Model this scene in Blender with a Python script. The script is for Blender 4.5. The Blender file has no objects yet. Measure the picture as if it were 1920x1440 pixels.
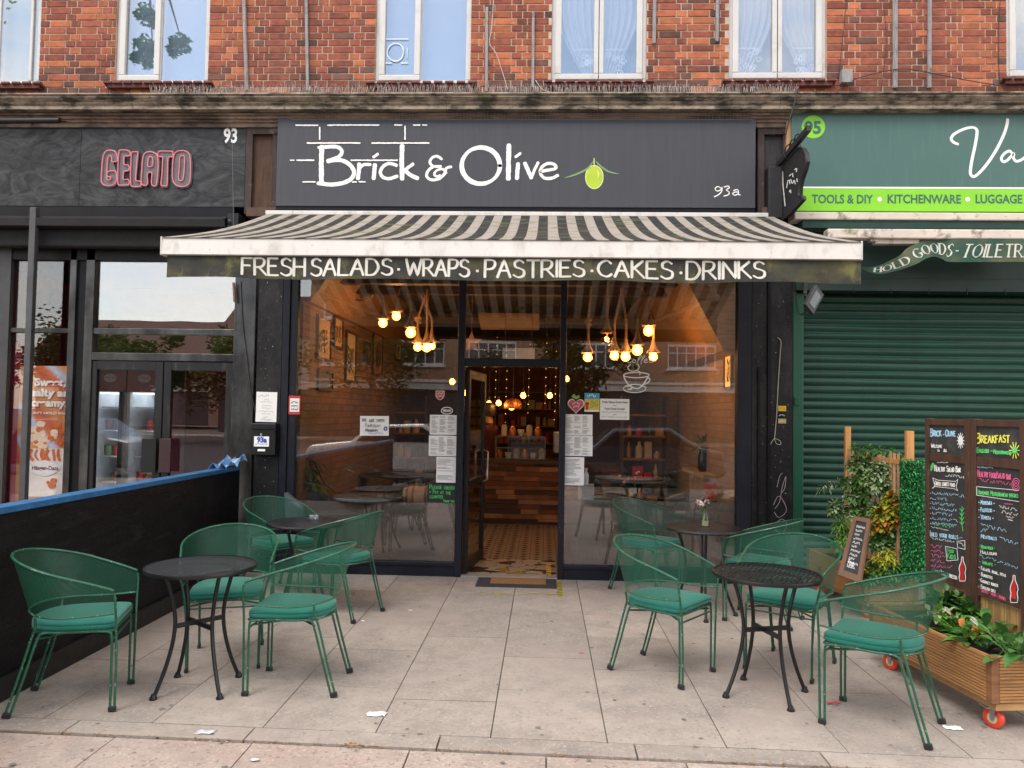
import bpy, bmesh, math, random
import numpy as np
from mathutils import Vector, Matrix, Euler
random.seed(7)
SC = bpy.context.scene
COL = SC.collection
R = math.radians

# ---------------------------------------------------------------- camera, sky, sun, exposure
FPX, CAMY, CAMZ = 1442.0, -7.7, 1.635
YAW, PITCH, ROLL = R(2.43), R(2.15), R(0.92)
_f = Vector((-math.sin(YAW)*math.cos(PITCH), math.cos(YAW)*math.cos(PITCH), math.sin(PITCH)))
_r0 = Vector((math.cos(YAW), math.sin(YAW), 0)); _u0 = _r0.cross(_f)
_r = _r0*math.cos(ROLL) + _u0*math.sin(ROLL); _u = _u0*math.cos(ROLL) - _r0*math.sin(ROLL)
cam_data = bpy.data.cameras.new('camera'); cam = bpy.data.objects.new('camera', cam_data); COL.objects.link(cam)
cam_data.sensor_width = 36.0; cam_data.lens = 36.0*FPX/1920; cam_data.clip_start = 0.05; cam_data.clip_end = 2000
_m = Matrix((_r, _u, -_f)).transposed().to_4x4(); _m.translation = Vector((0, CAMY, CAMZ)); cam.matrix_world = _m
SC.camera = cam
CAM = Vector((0, CAMY, CAMZ))
def _ray(px, py): return _r*((px-960)/FPX) + _u*(-(py-720)/FPX) + _f
def P(px, py, Y=0.0):            # measured from the photograph: where a sight line meets the vertical plane y = Y
    d = _ray(px, py); return CAM + d*((Y-CAMY)/d.y)
def G(px, py, Z=0.0):            # the same for the level plane z = Z
    d = _ray(px, py); return CAM + d*((Z-CAMZ)/d.z)

SUN_EL, SUN_AZ = R(52), R(205)
world = bpy.data.worlds.new('World'); SC.world = world; world.use_nodes = True
_n = world.node_tree.nodes; _l = world.node_tree.links
_bg = _n['Background']; _bg.inputs['Strength'].default_value = 0.12
_sky = _n.new('ShaderNodeTexSky'); _sky.sky_type = 'NISHITA'; _sky.sun_disc = False
_sky.sun_elevation = SUN_EL; _sky.sun_rotation = SUN_AZ; _sky.air_density = 1.2; _sky.dust_density = .7; _sky.ozone_density = 2.2
_tc = _n.new('ShaderNodeTexCoord'); _mp = _n.new('ShaderNodeMapping'); _mp.inputs['Scale'].default_value = (1.0, 1.0, 3.2); _mp.inputs['Location'].default_value = (0.35, 0.1, 0.2)
_no = _n.new('ShaderNodeTexNoise'); _no.inputs['Scale'].default_value = 1.9; _no.inputs['Detail'].default_value = 7; _no.inputs['Roughness'].default_value = 0.55
_rp = _n.new('ShaderNodeValToRGB'); _rp.color_ramp.elements[0].position = 0.34; _rp.color_ramp.elements[1].position = 0.56
_mx = _n.new('ShaderNodeMix'); _mx.data_type = 'RGBA'
_l.new(_tc.outputs['Generated'], _mp.inputs['Vector']); _l.new(_mp.outputs[0], _no.inputs['Vector']); _l.new(_no.outputs[0], _rp.inputs[0])
_dt = _n.new('ShaderNodeVectorMath'); _dt.operation = 'DOT_PRODUCT'; _dt.inputs[1].default_value = (-.12, -.86, .50); _l.new(_tc.outputs['Generated'], _dt.inputs[0])
_r2 = _n.new('ShaderNodeMapRange'); _r2.inputs['From Min'].default_value = .86; _r2.inputs['From Max'].default_value = .97; _r2.inputs['To Min'].default_value = 1.; _r2.inputs['To Max'].default_value = .06; _l.new(_dt.outputs['Value'], _r2.inputs['Value'])
_mm = _n.new('ShaderNodeMath'); _mm.operation = 'MULTIPLY'; _l.new(_rp.outputs[0], _mm.inputs[0]); _l.new(_r2.outputs[0], _mm.inputs[1]); _l.new(_mm.outputs[0], _mx.inputs[0]); _l.new(_sky.outputs[0], _mx.inputs[6]); _mx.inputs[7].default_value = (10.0, 9.0, 8.15, 1)
_l.new(_mx.outputs[2], _bg.inputs['Color'])

sun_data = bpy.data.lights.new('sun', 'SUN'); sun = bpy.data.objects.new('sun', sun_data); COL.objects.link(sun)
sun_data.energy = 0.9; sun_data.angle = R(24); sun_data.color = (1.0, 0.94, 0.86)
_sd = Vector((math.sin(SUN_AZ)*math.cos(SUN_EL), math.cos(SUN_AZ)*math.cos(SUN_EL), math.sin(SUN_EL)))
sun.rotation_euler = (-_sd).to_track_quat('-Z', 'Y').to_euler()
vs = SC.view_settings
SC.display_settings.display_device = 'sRGB'; vs.view_transform = 'Standard'; vs.look = 'None'; vs.exposure = 1.24; vs.gamma = 1.0
SC.cycles.use_denoising = True
SC.cycles.max_bounces = 8; SC.cycles.diffuse_bounces = 3; SC.cycles.glossy_bounces = 4; SC.cycles.transparent_max_bounces = 16; SC.cycles.transmission_bounces = 4
SC.cycles.caustics_reflective = False; SC.cycles.caustics_refractive = False; SC.cycles.sample_clamp_indirect = 6.0

# ---------------------------------------------------------------- mesh builder
class MB:
    def __init__(s): s.v = []; s.f = []; s.uv = None; s.mi = []
    def add(s, vs, fs, mi=0):
        b = len(s.v); s.v.extend([tuple(p) for p in vs]); s.f.extend([tuple(b+i for i in f) for f in fs]); s.mi.extend([mi]*len(fs)); return b
    def box(s, x0, x1, y0, y1, z0, z1, mi=0):
        if x0 > x1: x0, x1 = x1, x0
        if y0 > y1: y0, y1 = y1, y0
        if z0 > z1: z0, z1 = z1, z0
        s.add([(x0,y0,z0),(x1,y0,z0),(x1,y1,z0),(x0,y1,z0),(x0,y0,z1),(x1,y0,z1),(x1,y1,z1),(x0,y1,z1)],
              [(0,3,2,1),(4,5,6,7),(0,1,5,4),(1,2,6,5),(2,3,7,6),(3,0,4,7)], mi); return s
    def obox(s, c, size, rot=(0,0,0), mi=0):
        m = rot if isinstance(rot, Matrix) else Euler(rot).to_matrix(); c = Vector(c); h = Vector(size)/2
        pts = [c + m @ Vector((sx*h.x, sy*h.y, sz*h.z)) for sz in (-1,1) for sx, sy in ((-1,-1),(1,-1),(1,1),(-1,1))]
        s.add(pts, [(0,3,2,1),(4,5,6,7),(0,1,5,4),(1,2,6,5),(2,3,7,6),(3,0,4,7)], mi); return s
    def bar(s, a, b, w, h=None, up=(0,0,1), mi=0):
        a = Vector(a); b = Vector(b); d = b-a; L = d.length; d.normalize(); up = Vector(up)
        if abs(d.dot(up)) > .99: up = Vector((0,1,0))
        x = d.cross(up).normalized(); z = x.cross(d)
        return s.obox((a+b)/2, (w, L, h or w), Matrix((x, d, z)).transposed(), mi)
    def tube(s, pts, r, n=8, closed=False, mi=0):
        pts = [Vector(p) for p in pts]; N = len(pts); rr = r if hasattr(r, '__len__') else [r]*N
        def tan(i):
            if closed: return (pts[(i+1) % N]-pts[i-1]).normalized()
            return (pts[min(i+1, N-1)]-pts[max(i-1, 0)]).normalized()
        t = tan(0); nrm = t.orthogonal().normalized(); vs = []
        for i in range(N):
            t2 = tan(i); q = t.rotation_difference(t2); nrm = q @ nrm; t = t2; nrm = (nrm - t*nrm.dot(t)).normalized(); bi = t.cross(nrm)
            for k in range(n):
                a = 2*math.pi*k/n; vs.append(pts[i] + (nrm*math.cos(a)+bi*math.sin(a))*rr[i])
        fs = []
        for i in range(N if closed else N-1):
            j = (i+1) % N
            for k in range(n): fs.append((i*n+k, i*n+(k+1) % n, j*n+(k+1) % n, j*n+k))
        if not closed: fs.append(tuple(range(n-1, -1, -1))); fs.append(tuple((N-1)*n+k for k in range(n)))
        s.add(vs, fs, mi); return s
    def lathe(s, prof, c=(0,0,0), n=20, axis=None, mi=0):
        c = Vector(c); vs = []; fs = []; q = Vector((0,0,1)).rotation_difference(Vector(axis)) if axis else None
        for r, z in prof:
            for k in range(n):
                a = 2*math.pi*k/n; p = Vector((r*math.cos(a), r*math.sin(a), z)); vs.append(c + (q @ p if q else p))
        for i in range(len(prof)-1):
            for k in range(n): fs.append((i*n+k, i*n+(k+1) % n, (i+1)*n+(k+1) % n, (i+1)*n+k))
        if prof[0][0] > 1e-5: fs.append(tuple(range(n-1, -1, -1)))
        if prof[-1][0] > 1e-5: fs.append(tuple((len(prof)-1)*n+k for k in range(n)))
        s.add(vs, fs, mi); return s
    def ball(s, c, r, n=12, sz=1.0, mi=0):
        m = max(5, n//2+1); return s.lathe([(r*math.sin(math.pi*i/(m-1)), -r*sz*math.cos(math.pi*i/(m-1))) for i in range(m)], c, n, mi=mi)
    def prism(s, front, off, mi=0):
        n = len(front); off = Vector(off); front = [Vector(p) for p in front]
        s.add(front + [p+off for p in front], [tuple(range(n)), tuple(range(2*n-1, n-1, -1))] + [(i, n+i, n+(i+1) % n, (i+1) % n) for i in range(n)], mi); return s
    def ext(s, prof, x0, x1, mi=0):   # profile of (y, z) run along x
        n = len(prof); s.add([(x0, y, z) for y, z in prof] + [(x1, y, z) for y, z in prof],
              [(i, (i+1) % n, n+(i+1) % n, n+i) for i in range(n)] + [tuple(range(n-1, -1, -1)), tuple(range(n, 2*n))], mi); return s
    def grid(s, fn, nu, nv, mi=0, closed_u=False):
        vs = [fn(i/nu, j/nv) for j in range(nv+1) for i in range(nu+1)]; w = nu+1
        s.add(vs, [(j*w+i, j*w+i+1, (j+1)*w+i+1, (j+1)*w+i) for j in range(nv) for i in range(nu)], mi); return s
    def quad(s, a, b, c, d, mi=0): s.add([a, b, c, d], [(0,1,2,3)], mi); return s
    def build(s, name, mat, parent=None, smooth=False, bevel=0, local=False, origin=None, fix=False):
        me = bpy.data.meshes.new(name); o = bpy.data.objects.new(name, me); COL.objects.link(o)
        arr = np.array(s.v, dtype=np.float64).reshape(-1, 3)
        if not local:
            if parent is not None: sh = np.array(ORG.get(parent.name, (0,0,0)))
            else:
                sh = np.array(origin) if origin is not None else np.array(((arr[:,0].min()+arr[:,0].max())/2, (arr[:,1].min()+arr[:,1].max())/2, arr[:,2].min()))
            ORG[o.name] = tuple(sh); arr = arr - sh
            if parent is None: o.location = tuple(sh)
        me.from_pydata(arr.tolist(), [], s.f)
        for m in (mat if isinstance(mat, (list, tuple)) else [mat]): me.materials.append(m)
        if isinstance(mat, (list, tuple)): me.polygons.foreach_set('material_index', s.mi)
        if s.uv:
            ul = me.uv_layers.new(name='UVMap'); ul.data.foreach_set('uv', [c for f in me.loops for c in s.uv[f.vertex_index]])
        if fix:
            bm = bmesh.new(); bm.from_mesh(me); bmesh.ops.recalc_face_normals(bm, faces=bm.faces); bm.to_mesh(me); bm.free()
        if smooth: me.shade_smooth(); me.set_sharp_from_angle(angle=R(smooth if smooth > 1 else 40))
        if bevel:
            b = o.modifiers.new('bevel', 'BEVEL'); b.width = bevel; b.segments = 2; b.limit_method = 'ANGLE'; b.angle_limit = R(50)
        if parent is not None: o.parent = parent
        return o
ORG = {}
def thing(name, label, cat, loc=(0,0,0), group=None):
    o = bpy.data.objects.new(name, None); o.empty_display_size = .1; COL.objects.link(o); o.location = loc; ORG[o.name] = tuple(loc)
    o['label'] = label; o['category'] = cat
    if group: o['group'] = group
    return o
def tag(o, label, cat, group=None):
    o['label'] = label; o['category'] = cat
    if group: o['group'] = group
    return o
def struct(o, kind='structure'): o['kind'] = kind; return o
def dup(root, loc, rotz, label=None, scale=None):
    r = root.copy(); COL.objects.link(r); r.location = loc; r.rotation_euler = (0,0,rotz)
    if label: r['label'] = label
    if scale: r.scale = (scale,)*3
    for ch in list(root.children):
        c = ch.copy(); COL.objects.link(c); c.parent = r
        for g in list(ch.children):
            d = g.copy(); COL.objects.link(d); d.parent = c
    return r

# ---------------------------------------------------------------- materials
MATS = {}
def nt(name):
    m = bpy.data.materials.new(name); m.use_nodes = True; return m, m.node_tree.nodes, m.node_tree.links, m.node_tree.nodes['Principled BSDF']
def mixc(n, l, fac, a, b, blend='MIX'):
    x = n.new('ShaderNodeMix'); x.data_type = 'RGBA'; x.blend_type = blend
    for i, q in ((0, fac), (6, a), (7, b)):
        if hasattr(q, 'is_linked'): l.new(q, x.inputs[i])
        elif i == 0: x.inputs[0].default_value = q
        else: x.inputs[i].default_value = (*q, 1)
    return x.outputs[2]
def noise(n, l, vec, scale, detail=5, rough=.55, stretch=None):
    t = n.new('ShaderNodeTexNoise'); t.inputs['Scale'].default_value = scale; t.inputs['Detail'].default_value = detail; t.inputs['Roughness'].default_value = rough
    if stretch:
        m = n.new('ShaderNodeMapping'); m.inputs['Scale'].default_value = stretch; l.new(vec, m.inputs[0]); vec = m.outputs[0]
    l.new(vec, t.inputs['Vector']); return t.outputs[0]
def ramp(n, l, fac, a, b, ca=(0,0,0), cb=(1,1,1)):
    r = n.new('ShaderNodeValToRGB'); r.color_ramp.elements[0].position = a; r.color_ramp.elements[1].position = b
    r.color_ramp.elements[0].color = (*ca, 1); r.color_ramp.elements[1].color = (*cb, 1); l.new(fac, r.inputs[0]); return r.outputs[0]
def math_(n, l, op, a, b=None):
    x = n.new('ShaderNodeMath'); x.operation = op
    for i, q in ((0, a), (1, b)):
        if q is None: continue
        if hasattr(q, 'is_linked'): l.new(q, x.inputs[i])
        else: x.inputs[i].default_value = q
    return x.outputs[0]
def mat(name, col, rough=.6, metal=0., var=.18, scale=6., stretch=None, col2=None, bump=0., bscale=80., bstretch=None, island=0., chips=None, stain=None, spec=.5, coat=0., sheen=0., trans=0., world=False):
    """weathered surface: large soft variation, optional per-piece variation, chips / stains of another colour, bump"""
    if name in MATS: return MATS[name]
    m, n, l, b = nt(name); tc = n.new('ShaderNodeTexCoord'); vec = tc.outputs['Object']
    c = mixc(n, l, ramp(n, l, noise(n, l, vec, scale, 6, .6, stretch), .3, .7), tuple(x*(1-var) for x in col), col2 or tuple(min(1, x*(1+var)) for x in col))
    if island:
        g = n.new('ShaderNodeNewGeometry'); h = n.new('ShaderNodeHueSaturation'); l.new(c, h.inputs['Color'])
        l.new(math_(n, l, 'ADD', math_(n, l, 'MULTIPLY', g.outputs['Random Per Island'], 2*island), 1-island), h.inputs['Value']); c = h.outputs[0]
    for st in ([stain] if stain and not isinstance(stain, list) else (stain or [])):   # (colour, scale, lo, hi[, stretch])
        c = mixc(n, l, ramp(n, l, noise(n, l, vec, st[1], 6, .65, st[4] if len(st) > 4 else None), st[2], st[3]), c, st[0])
    if chips: c = mixc(n, l, ramp(n, l, noise(n, l, vec, chips[1], 3, .5), chips[2], chips[2]+.03), c, chips[0])
    l.new(c, b.inputs['Base Color'])
    rn = noise(n, l, vec, scale*3, 4)
    l.new(math_(n, l, 'ADD', math_(n, l, 'MULTIPLY', rn, .3*min(1, rough*1.5)), max(.02, rough-.15*min(1, rough*1.5))), b.inputs['Roughness'])
    b.inputs['Metallic'].default_value = metal; b.inputs['Specular IOR Level'].default_value = spec; b.inputs['Coat Weight'].default_value = coat; b.inputs['Sheen Weight'].default_value = sheen
    if bump:
        bp = n.new('ShaderNodeBump'); bp.inputs['Strength'].default_value = bump; bp.inputs['Distance'].default_value = .01
        l.new(noise(n, l, vec, bscale, 6, .6, bstretch), bp.inputs['Height']); l.new(bp.outputs[0], b.inputs['Normal'])
    if trans:
        out = n['Material Output']; t = n.new('ShaderNodeBsdfTranslucent'); l.new(c, t.inputs[0]); mx = n.new('ShaderNodeMixShader'); mx.inputs[0].default_value = trans
        l.new(b.outputs[0], mx.inputs[1]); l.new(t.outputs[0], mx.inputs[2]); l.new(mx.outputs[0], out.inputs[0])
    MATS[name] = m; return m
def glass(name, base=.05, gain=.9, tint=(.92,.95,.94), rough=0.0, film=None):
    """window pane: sees through, mirrors more towards grazing; film = (weight, colour) adds a milky layer"""
    m, n, l, b = nt(name); n.remove(b); out = n['Material Output']
    lw = n.new('ShaderNodeLayerWeight'); lw.inputs[0].default_value = .5
    f = math_(n, l, 'ADD', math_(n, l, 'MULTIPLY', math_(n, l, 'POWER', lw.outputs['Facing'], 5.0), gain), base)
    t = n.new('ShaderNodeBsdfTransparent'); t.inputs[0].default_value = (*tint, 1); g = n.new('ShaderNodeBsdfGlossy'); g.inputs['Roughness'].default_value = rough
    tc = n.new('ShaderNodeTexCoord'); bp = n.new('ShaderNodeBump'); bp.inputs['Strength'].default_value = .012; bp.inputs['Distance'].default_value = .05
    l.new(noise(n, l, tc.outputs['Object'], 1.3, 1), bp.inputs['Height']); l.new(bp.outputs[0], g.inputs['Normal'])
    x = n.new('ShaderNodeMixShader'); l.new(f, x.inputs[0]); base_sh = t.outputs[0]
    if film:
        d = n.new('ShaderNodeBsdfDiffuse'); d.inputs[0].default_value = (*film[1], 1); y = n.new('ShaderNodeMixShader'); y.inputs[0].default_value = film[0]
        l.new(t.outputs[0], y.inputs[1]); l.new(d.outputs[0], y.inputs[2]); base_sh = y.outputs[0]
    l.new(base_sh, x.inputs[1]); l.new(g.outputs[0], x.inputs[2]); l.new(x.outputs[0], out.inputs[0]); MATS[name] = m; return m
def emit(name, col, strength):
    m, n, l, b = nt(name); b.inputs['Base Color'].default_value = (*col, 1); b.inputs['Emission Color'].default_value = (*col, 1); b.inputs['Emission Strength'].default_value = strength; MATS[name] = m; return m
def perforated(name, col, ku, kv, wire, kind='diamond', rough=.4, chips=None):
    """sheet metal with a punched pattern laid out in the sheet's own UV (metres)"""
    m, n, l, b = nt(name); tc = n.new('ShaderNodeTexCoord'); sp = n.new('ShaderNodeSeparateXYZ'); l.new(tc.outputs['UV'], sp.inputs[0])
    u = math_(n, l, 'MULTIPLY', sp.outputs[0], ku); v = math_(n, l, 'MULTIPLY', sp.outputs[1], kv)
    def tri(x): return math_(n, l, 'ABSOLUTE', math_(n, l, 'SUBTRACT', math_(n, l, 'FRACT', x), .5))
    if kind == 'diamond':
        a = tri(math_(n, l, 'ADD', u, v)); c = tri(math_(n, l, 'SUBTRACT', u, v)); hole = math_(n, l, 'LESS_THAN', math_(n, l, 'MAXIMUM', a, c), .5-wire)
    elif kind == 'dot':
        a = tri(u); c = tri(v); d = math_(n, l, 'ADD', math_(n, l, 'MULTIPLY', a, a), math_(n, l, 'MULTIPLY', c, c)); hole = math_(n, l, 'LESS_THAN', d, wire*wire)
    else:
        hole = math_(n, l, 'MULTIPLY', math_(n, l, 'LESS_THAN', tri(u), wire), math_(n, l, 'LESS_THAN', tri(v), .36))
    nz = noise(n, l, tc.outputs['Object'], 9, 5); cc = mixc(n, l, nz, tuple(x*.75 for x in col), tuple(x*1.3 for x in col))
    if chips: cc = mixc(n, l, ramp(n, l, noise(n, l, tc.outputs['Object'], chips[1], 3), chips[2], chips[2]+.04), cc, chips[0])
    l.new(cc, b.inputs['Base Color']); b.inputs['Roughness'].default_value = rough
    t = n.new('ShaderNodeBsdfTransparent'); x = n.new('ShaderNodeMixShader'); l.new(hole, x.inputs[0]); l.new(b.outputs[0], x.inputs[1]); l.new(t.outputs[0], x.inputs[2]); l.new(x.outputs[0], n['Material Output'].inputs[0])
    MATS[name] = m; return m

# ---------------------------------------------------------------- lettering
def cr(pts, k=6, closed=False):
    pts = [Vector(p) for p in pts]
    if len(pts) < 3: return pts
    if closed and (pts[0]-pts[-1]).length < 1e-6: pts = pts[:-1]
    N = len(pts); out = []
    for i in range(N if closed else N-1):
        if closed: a, b, c, d = pts[i-1], pts[i], pts[(i+1) % N], pts[(i+2) % N]
        else: a, b, c, d = pts[max(i-1, 0)], pts[i], pts[i+1], pts[min(i+2, N-1)]
        for j in range(k):
            t = j/k; out.append(.5*((2*b)+(c-a)*t+(2*a-5*b+4*c-d)*t*t+(3*b-a-3*c+d)*t**3))
    if not closed: out.append(pts[-1])
    return out
GL = {'A':(.66,'0,0 .32,1 .64,0|.1,.38 .54,.38'),'B':(.56,'0,0 0,1|~0,1 .4,.98 .45,.78 .3,.55 0,.53|~0,.53 .4,.52 .55,.28 .38,.02 0,0'),'C':(.64,'~.6,.82 .4,1 .12,.85 0,.5 .12,.15 .4,0 .62,.15'),
'D':(.66,'0,0 0,1|~0,1 .4,.95 .62,.5 .4,.05 0,0'),'E':(.52,'0,0 0,1|0,1 .48,1|0,.55 .4,.55|0,0 .52,0'),'F':(.5,'0,0 0,1|0,1 .5,1|0,.55 .4,.55'),'G':(.7,'~.62,.82 .4,1 .12,.85 0,.5 .12,.15 .4,0 .62,.1 .64,.4|.42,.42 .7,.42'),
'H':(.56,'0,0 0,1|.55,0 .55,1|0,.52 .55,.52'),'I':(.08,'.04,0 .04,1'),'J':(.42,'~.4,1 .4,.25 .25,0 0,.12'),'K':(.56,'0,0 0,1|.5,1 .02,.48|.12,.55 .58,0'),'L':(.5,'0,1 0,0|0,0 .5,0'),'M':(.8,'0,0 .08,1 .4,.3 .72,1 .8,0'),
'N':(.6,'0,0 0,1 .58,0 .58,1'),'O':(.72,'~.35,1 .08,.82 0,.5 .1,.15 .35,0 .6,.15 .7,.5 .62,.82 .35,1'),'P':(.5,'0,0 0,1|~0,1 .4,.98 .5,.75 .35,.5 0,.46'),'Q':(.72,'~.35,1 .08,.82 0,.5 .1,.15 .35,0 .6,.15 .7,.5 .62,.82 .35,1|.45,.25 .72,-.08'),
'R':(.58,'0,0 0,1|~0,1 .4,.98 .5,.75 .35,.5 0,.46|.22,.47 .6,0'),'S':(.54,'~.5,.86 .3,1 .08,.88 .1,.62 .32,.52 .52,.38 .5,.1 .25,0 .0,.14'),'T':(.62,'0,1 .62,1|.31,1 .31,0'),'U':(.56,'~0,1 0,.3 .12,.02 .4,.02 .54,.3 .55,1'),
'V':(.6,'0,1 .3,0 .6,1'),'W':(.88,'0,1 .2,0 .43,.8 .66,0 .88,1'),'X':(.56,'0,1 .55,0|.55,1 0,0'),'Y':(.6,'0,1 .3,.5 .6,1|.3,.5 .3,0'),'Z':(.55,'0,1 .52,1 0,0 .55,0'),
'0':(.6,'~.3,1 .05,.8 0,.5 .05,.2 .3,0 .55,.2 .6,.5 .55,.8 .3,1'),'1':(.3,'0,.8 .2,1 .2,0'),'4':(.55,'.4,0 .4,1 0,.35 .55,.35'),'3':(.5,'~0,.9 .25,1 .45,.85 .4,.6 .15,.53|~.15,.53 .45,.48 .5,.2 .25,0 0,.1'),'9':(.55,'~.5,.75 .35,.98 .08,.9 .02,.65 .2,.5 .48,.62 .5,.8 .48,.35 .25,0'),
'.':(.12,'.06,.42 .06,.5'),',':(.12,'.08,.1 .02,-.12'),'-':(.35,'0,.5 .35,.5'),'+':(.45,'0,.45 .45,.45|.22,.7 .22,.2'),'&':(.6,'~.5,.85 .3,1 .12,.85 .3,.55 .12,.4 .05,.15 .25,0 .5,.2 .6,.45'),'/':(.3,'0,0 .3,1'),' ':(.35,'')}
class Pen:
    def __init__(s, xf, seed=1): s.mb = MB(); s.xf = xf; s.d = .0015; s.rng = random.Random(seed)
    def stroke(s, pts, w, nib=None, rough=0., taper=0.):
        pts = [Vector((p[0], p[1])) for p in pts]; N = len(pts)
        if N < 2: return
        L = []; Rr = []
        for i in range(N):
            t = (pts[min(i+1, N-1)]-pts[max(i-1, 0)])
            if t.length < 1e-9: t = Vector((1, 0))
            t.normalize(); nn = Vector((-t.y, t.x)); ww = w
            if nib is not None: ww = w*(nib[1]+(1-nib[1])*abs(math.sin(math.atan2(t.y, t.x)-nib[0])))
            if taper: ww *= 1-taper*abs(2*i/(N-1)-1)**2
            a = ww/2*(1+s.rng.uniform(-rough, rough)); b = ww/2*(1+s.rng.uniform(-rough, rough))
            p = pts[i]
            if i == 0: L.append(p-t*ww*.32+nn*a*.6); Rr.append(p-t*ww*.32-nn*b*.6)
            L.append(p+nn*a); Rr.append(p-nn*b)
            if i == N-1: L.append(p+t*ww*.32+nn*a*.6); Rr.append(p+t*ww*.32-nn*b*.6)
        n = len(L); s.d += .00012
        s.mb.add([s.xf(p.x, p.y, s.d) for p in L]+[s.xf(p.x, p.y, s.d) for p in Rr], [(i, i+1, n+i+1, n+i) for i in range(n-1)])
    def dense(s, pts, step):
        out = []
        for a, b in zip(pts, pts[1:]):
            k = max(1, int((Vector(b)-Vector(a)).length/step))
            for j in range(k): out.append(Vector(a).lerp(Vector(b), j/k))
        out.append(Vector(pts[-1])); return out
    def text(s, txt, x, y, h, w, sp=.18, nib=None, rough=0., jit=0., serif=0., ysign=1, xs=1., low=.72, bend=None):
        """stroke capitals, lower-case letters as small capitals; returns the end x"""
        for ch in txt:
            k = low if ch.islower() else 1.; wd, g = GL.get(ch.upper(), GL[' ']); hh = h*k; dy = s.rng.uniform(-jit, jit)*h; sl = s.rng.uniform(-jit, jit)*.8
            for st in [q for q in g.split('|') if q]:
                sm = st[0] == '~'; pts = [tuple(map(float, q.split(','))) for q in st.lstrip('~').split(' ')]
                pts = cr([(a, b) for a, b in pts], 5) if sm else s.dense(pts, .12)
                q = [(x+(px+sl*py)*hh*xs, y+ysign*(py*hh+dy)) for px, py in pts]
                s.stroke(q, w, nib, rough)
                if serif and not sm:
                    for e, f in ((q[0], q[1]), (q[-1], q[-2])):
                        if abs(e[1]-f[1]) > abs(e[0]-f[0])*1.2: s.stroke([(e[0]-serif*h, e[1]), (e[0]+serif*h, e[1])], w*.45)
            x += (wd*k+sp)*h*xs
        return x
    def width(s, txt, h, sp=.18, xs=1., low=.72): return sum((GL.get(c.upper(), GL[' '])[0]*(low if c.islower() else 1)+sp)*h*xs for c in txt)
    def fit(s, txt, x0, x1, y, h, w, **k):
        W = s.width(txt, h, k.get('sp', .18), 1., k.get('low', .72)); s.text(txt, x0, y, h, w, xs=(x1-x0)/W, **k)
    def scrib(s, x0, x1, y, h, w, ysign=1):
        """an illegible hand-written line"""
        x = x0
        while x < x1:
            L = min(s.rng.uniform(1.5, 4.5)*h, x1-x); k = max(3, int(L/(h*.3))); s.stroke([(x+L*i/k, y+ysign*h*s.rng.choice((0, .1, .9, 1, .55))) for i in range(k+1)], w); x += L+h*.5
    def rule(s, x0, x1, y, w):
        s.stroke([(x0, y), (x1, y)], w)
    def ring(s, cx, cy, rx, ry, w, nib=None, rough=0., n=40):
        s.stroke([(cx+rx*math.cos(2*math.pi*i/n), cy+ry*math.sin(2*math.pi*i/n)) for i in range(n+1)], w, nib, rough)
    def fill(s, pts):
        s.d += .0001; s.mb.add([s.xf(p[0], p[1], s.d) for p in pts], [tuple(range(len(pts)))])
    def build(s, name, m, parent=None, **k): return s.mb.build(name, m, parent, **k)
def plane(O, U, V):
    O = Vector(O); U = Vector(U).normalized(); V = Vector(V).normalized(); N = U.cross(V)
    return lambda u, v, d=0: O+U*u+V*v+N*d
def tr(ox, oy, s, Y):             # traced from an enlargement of the photograph (origin, scale) on to the upright plane y = Y
    return lambda a, b, d=0: P(ox+a/s, oy+b/s, Y)+Vector((0, -d, 0))
def ftext(mb, txt, xf, size, bold=0., sx=1., align='LEFT', d=.002, spacing=1.):
    cu = bpy.data.curves.new('lettering', 'FONT'); cu.body = txt; cu.size = size; cu.offset = bold; cu.align_x = align; cu.resolution_u = 3; cu.space_character = spacing
    o = bpy.data.objects.new('lettering', cu); me = bpy.data.meshes.new_from_object(o)
    mb.add([xf(v.co.x*sx, v.co.y, d) for v in me.vertices], [tuple(p.vertices) for p in me.polygons])
    bpy.data.objects.remove(o); bpy.data.meshes.remove(me); bpy.data.curves.remove(cu)
# ---------------------------------------------------------------- materials in use
BRICK = mat('brick_red', (.262,.072,.044), .9, var=.3, scale=16, island=.27, bump=.5, bscale=160, stain=[((.10,.055,.04),.9,.52,.80),((.10,.05,.035),9,.58,.75),((.42,.13,.06),3.1,.55,.7)])
BRICK_O = mat('brick_orange', (.40,.125,.055), .9, var=.25, scale=14, island=.25, bump=.4, bscale=160)
BRICK_D = mat('brick_sooty', (.135,.062,.047), .92, var=.4, scale=10, island=.35, bump=.5, bscale=160)
MORTAR = mat('mortar', (.52,.40,.29), .95, var=.2, scale=9, bump=.4, bscale=200, stain=((.16,.12,.09),2.2,.55,.75))
UPVC = mat('white_upvc', (.60,.59,.56), .35, var=.06, scale=5, stain=((.38,.34,.28),4,.55,.85))
STONE = mat('cornice_stone', (.30,.245,.185), .92, var=.3, scale=14, bump=1., bscale=60, stain=[((.055,.047,.035),9,.46,.60,(.45,1,1.2)),((.13,.13,.07),4,.58,.7),((.42,.37,.30),30,.66,.72),((.035,.03,.024),40,.62,.68)])
STONE2 = mat('cornice_stone_lower', (.24,.17,.125), .9, var=.25, scale=9, bump=.7, bscale=60, stain=[((.05,.038,.03),4,.42,.62,(.5,1,1)),((.04,.03,.025),30,.6,.7)])
LEAD = mat('grey_trunking', (.27,.265,.26), .7, var=.3, scale=10, stretch=(6,6,.6), stain=((.10,.09,.08),12,.55,.7))
TILE_SILL = mat('sill_tile', (.13,.045,.035), .85, var=.4, scale=16, bump=.5)
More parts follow.
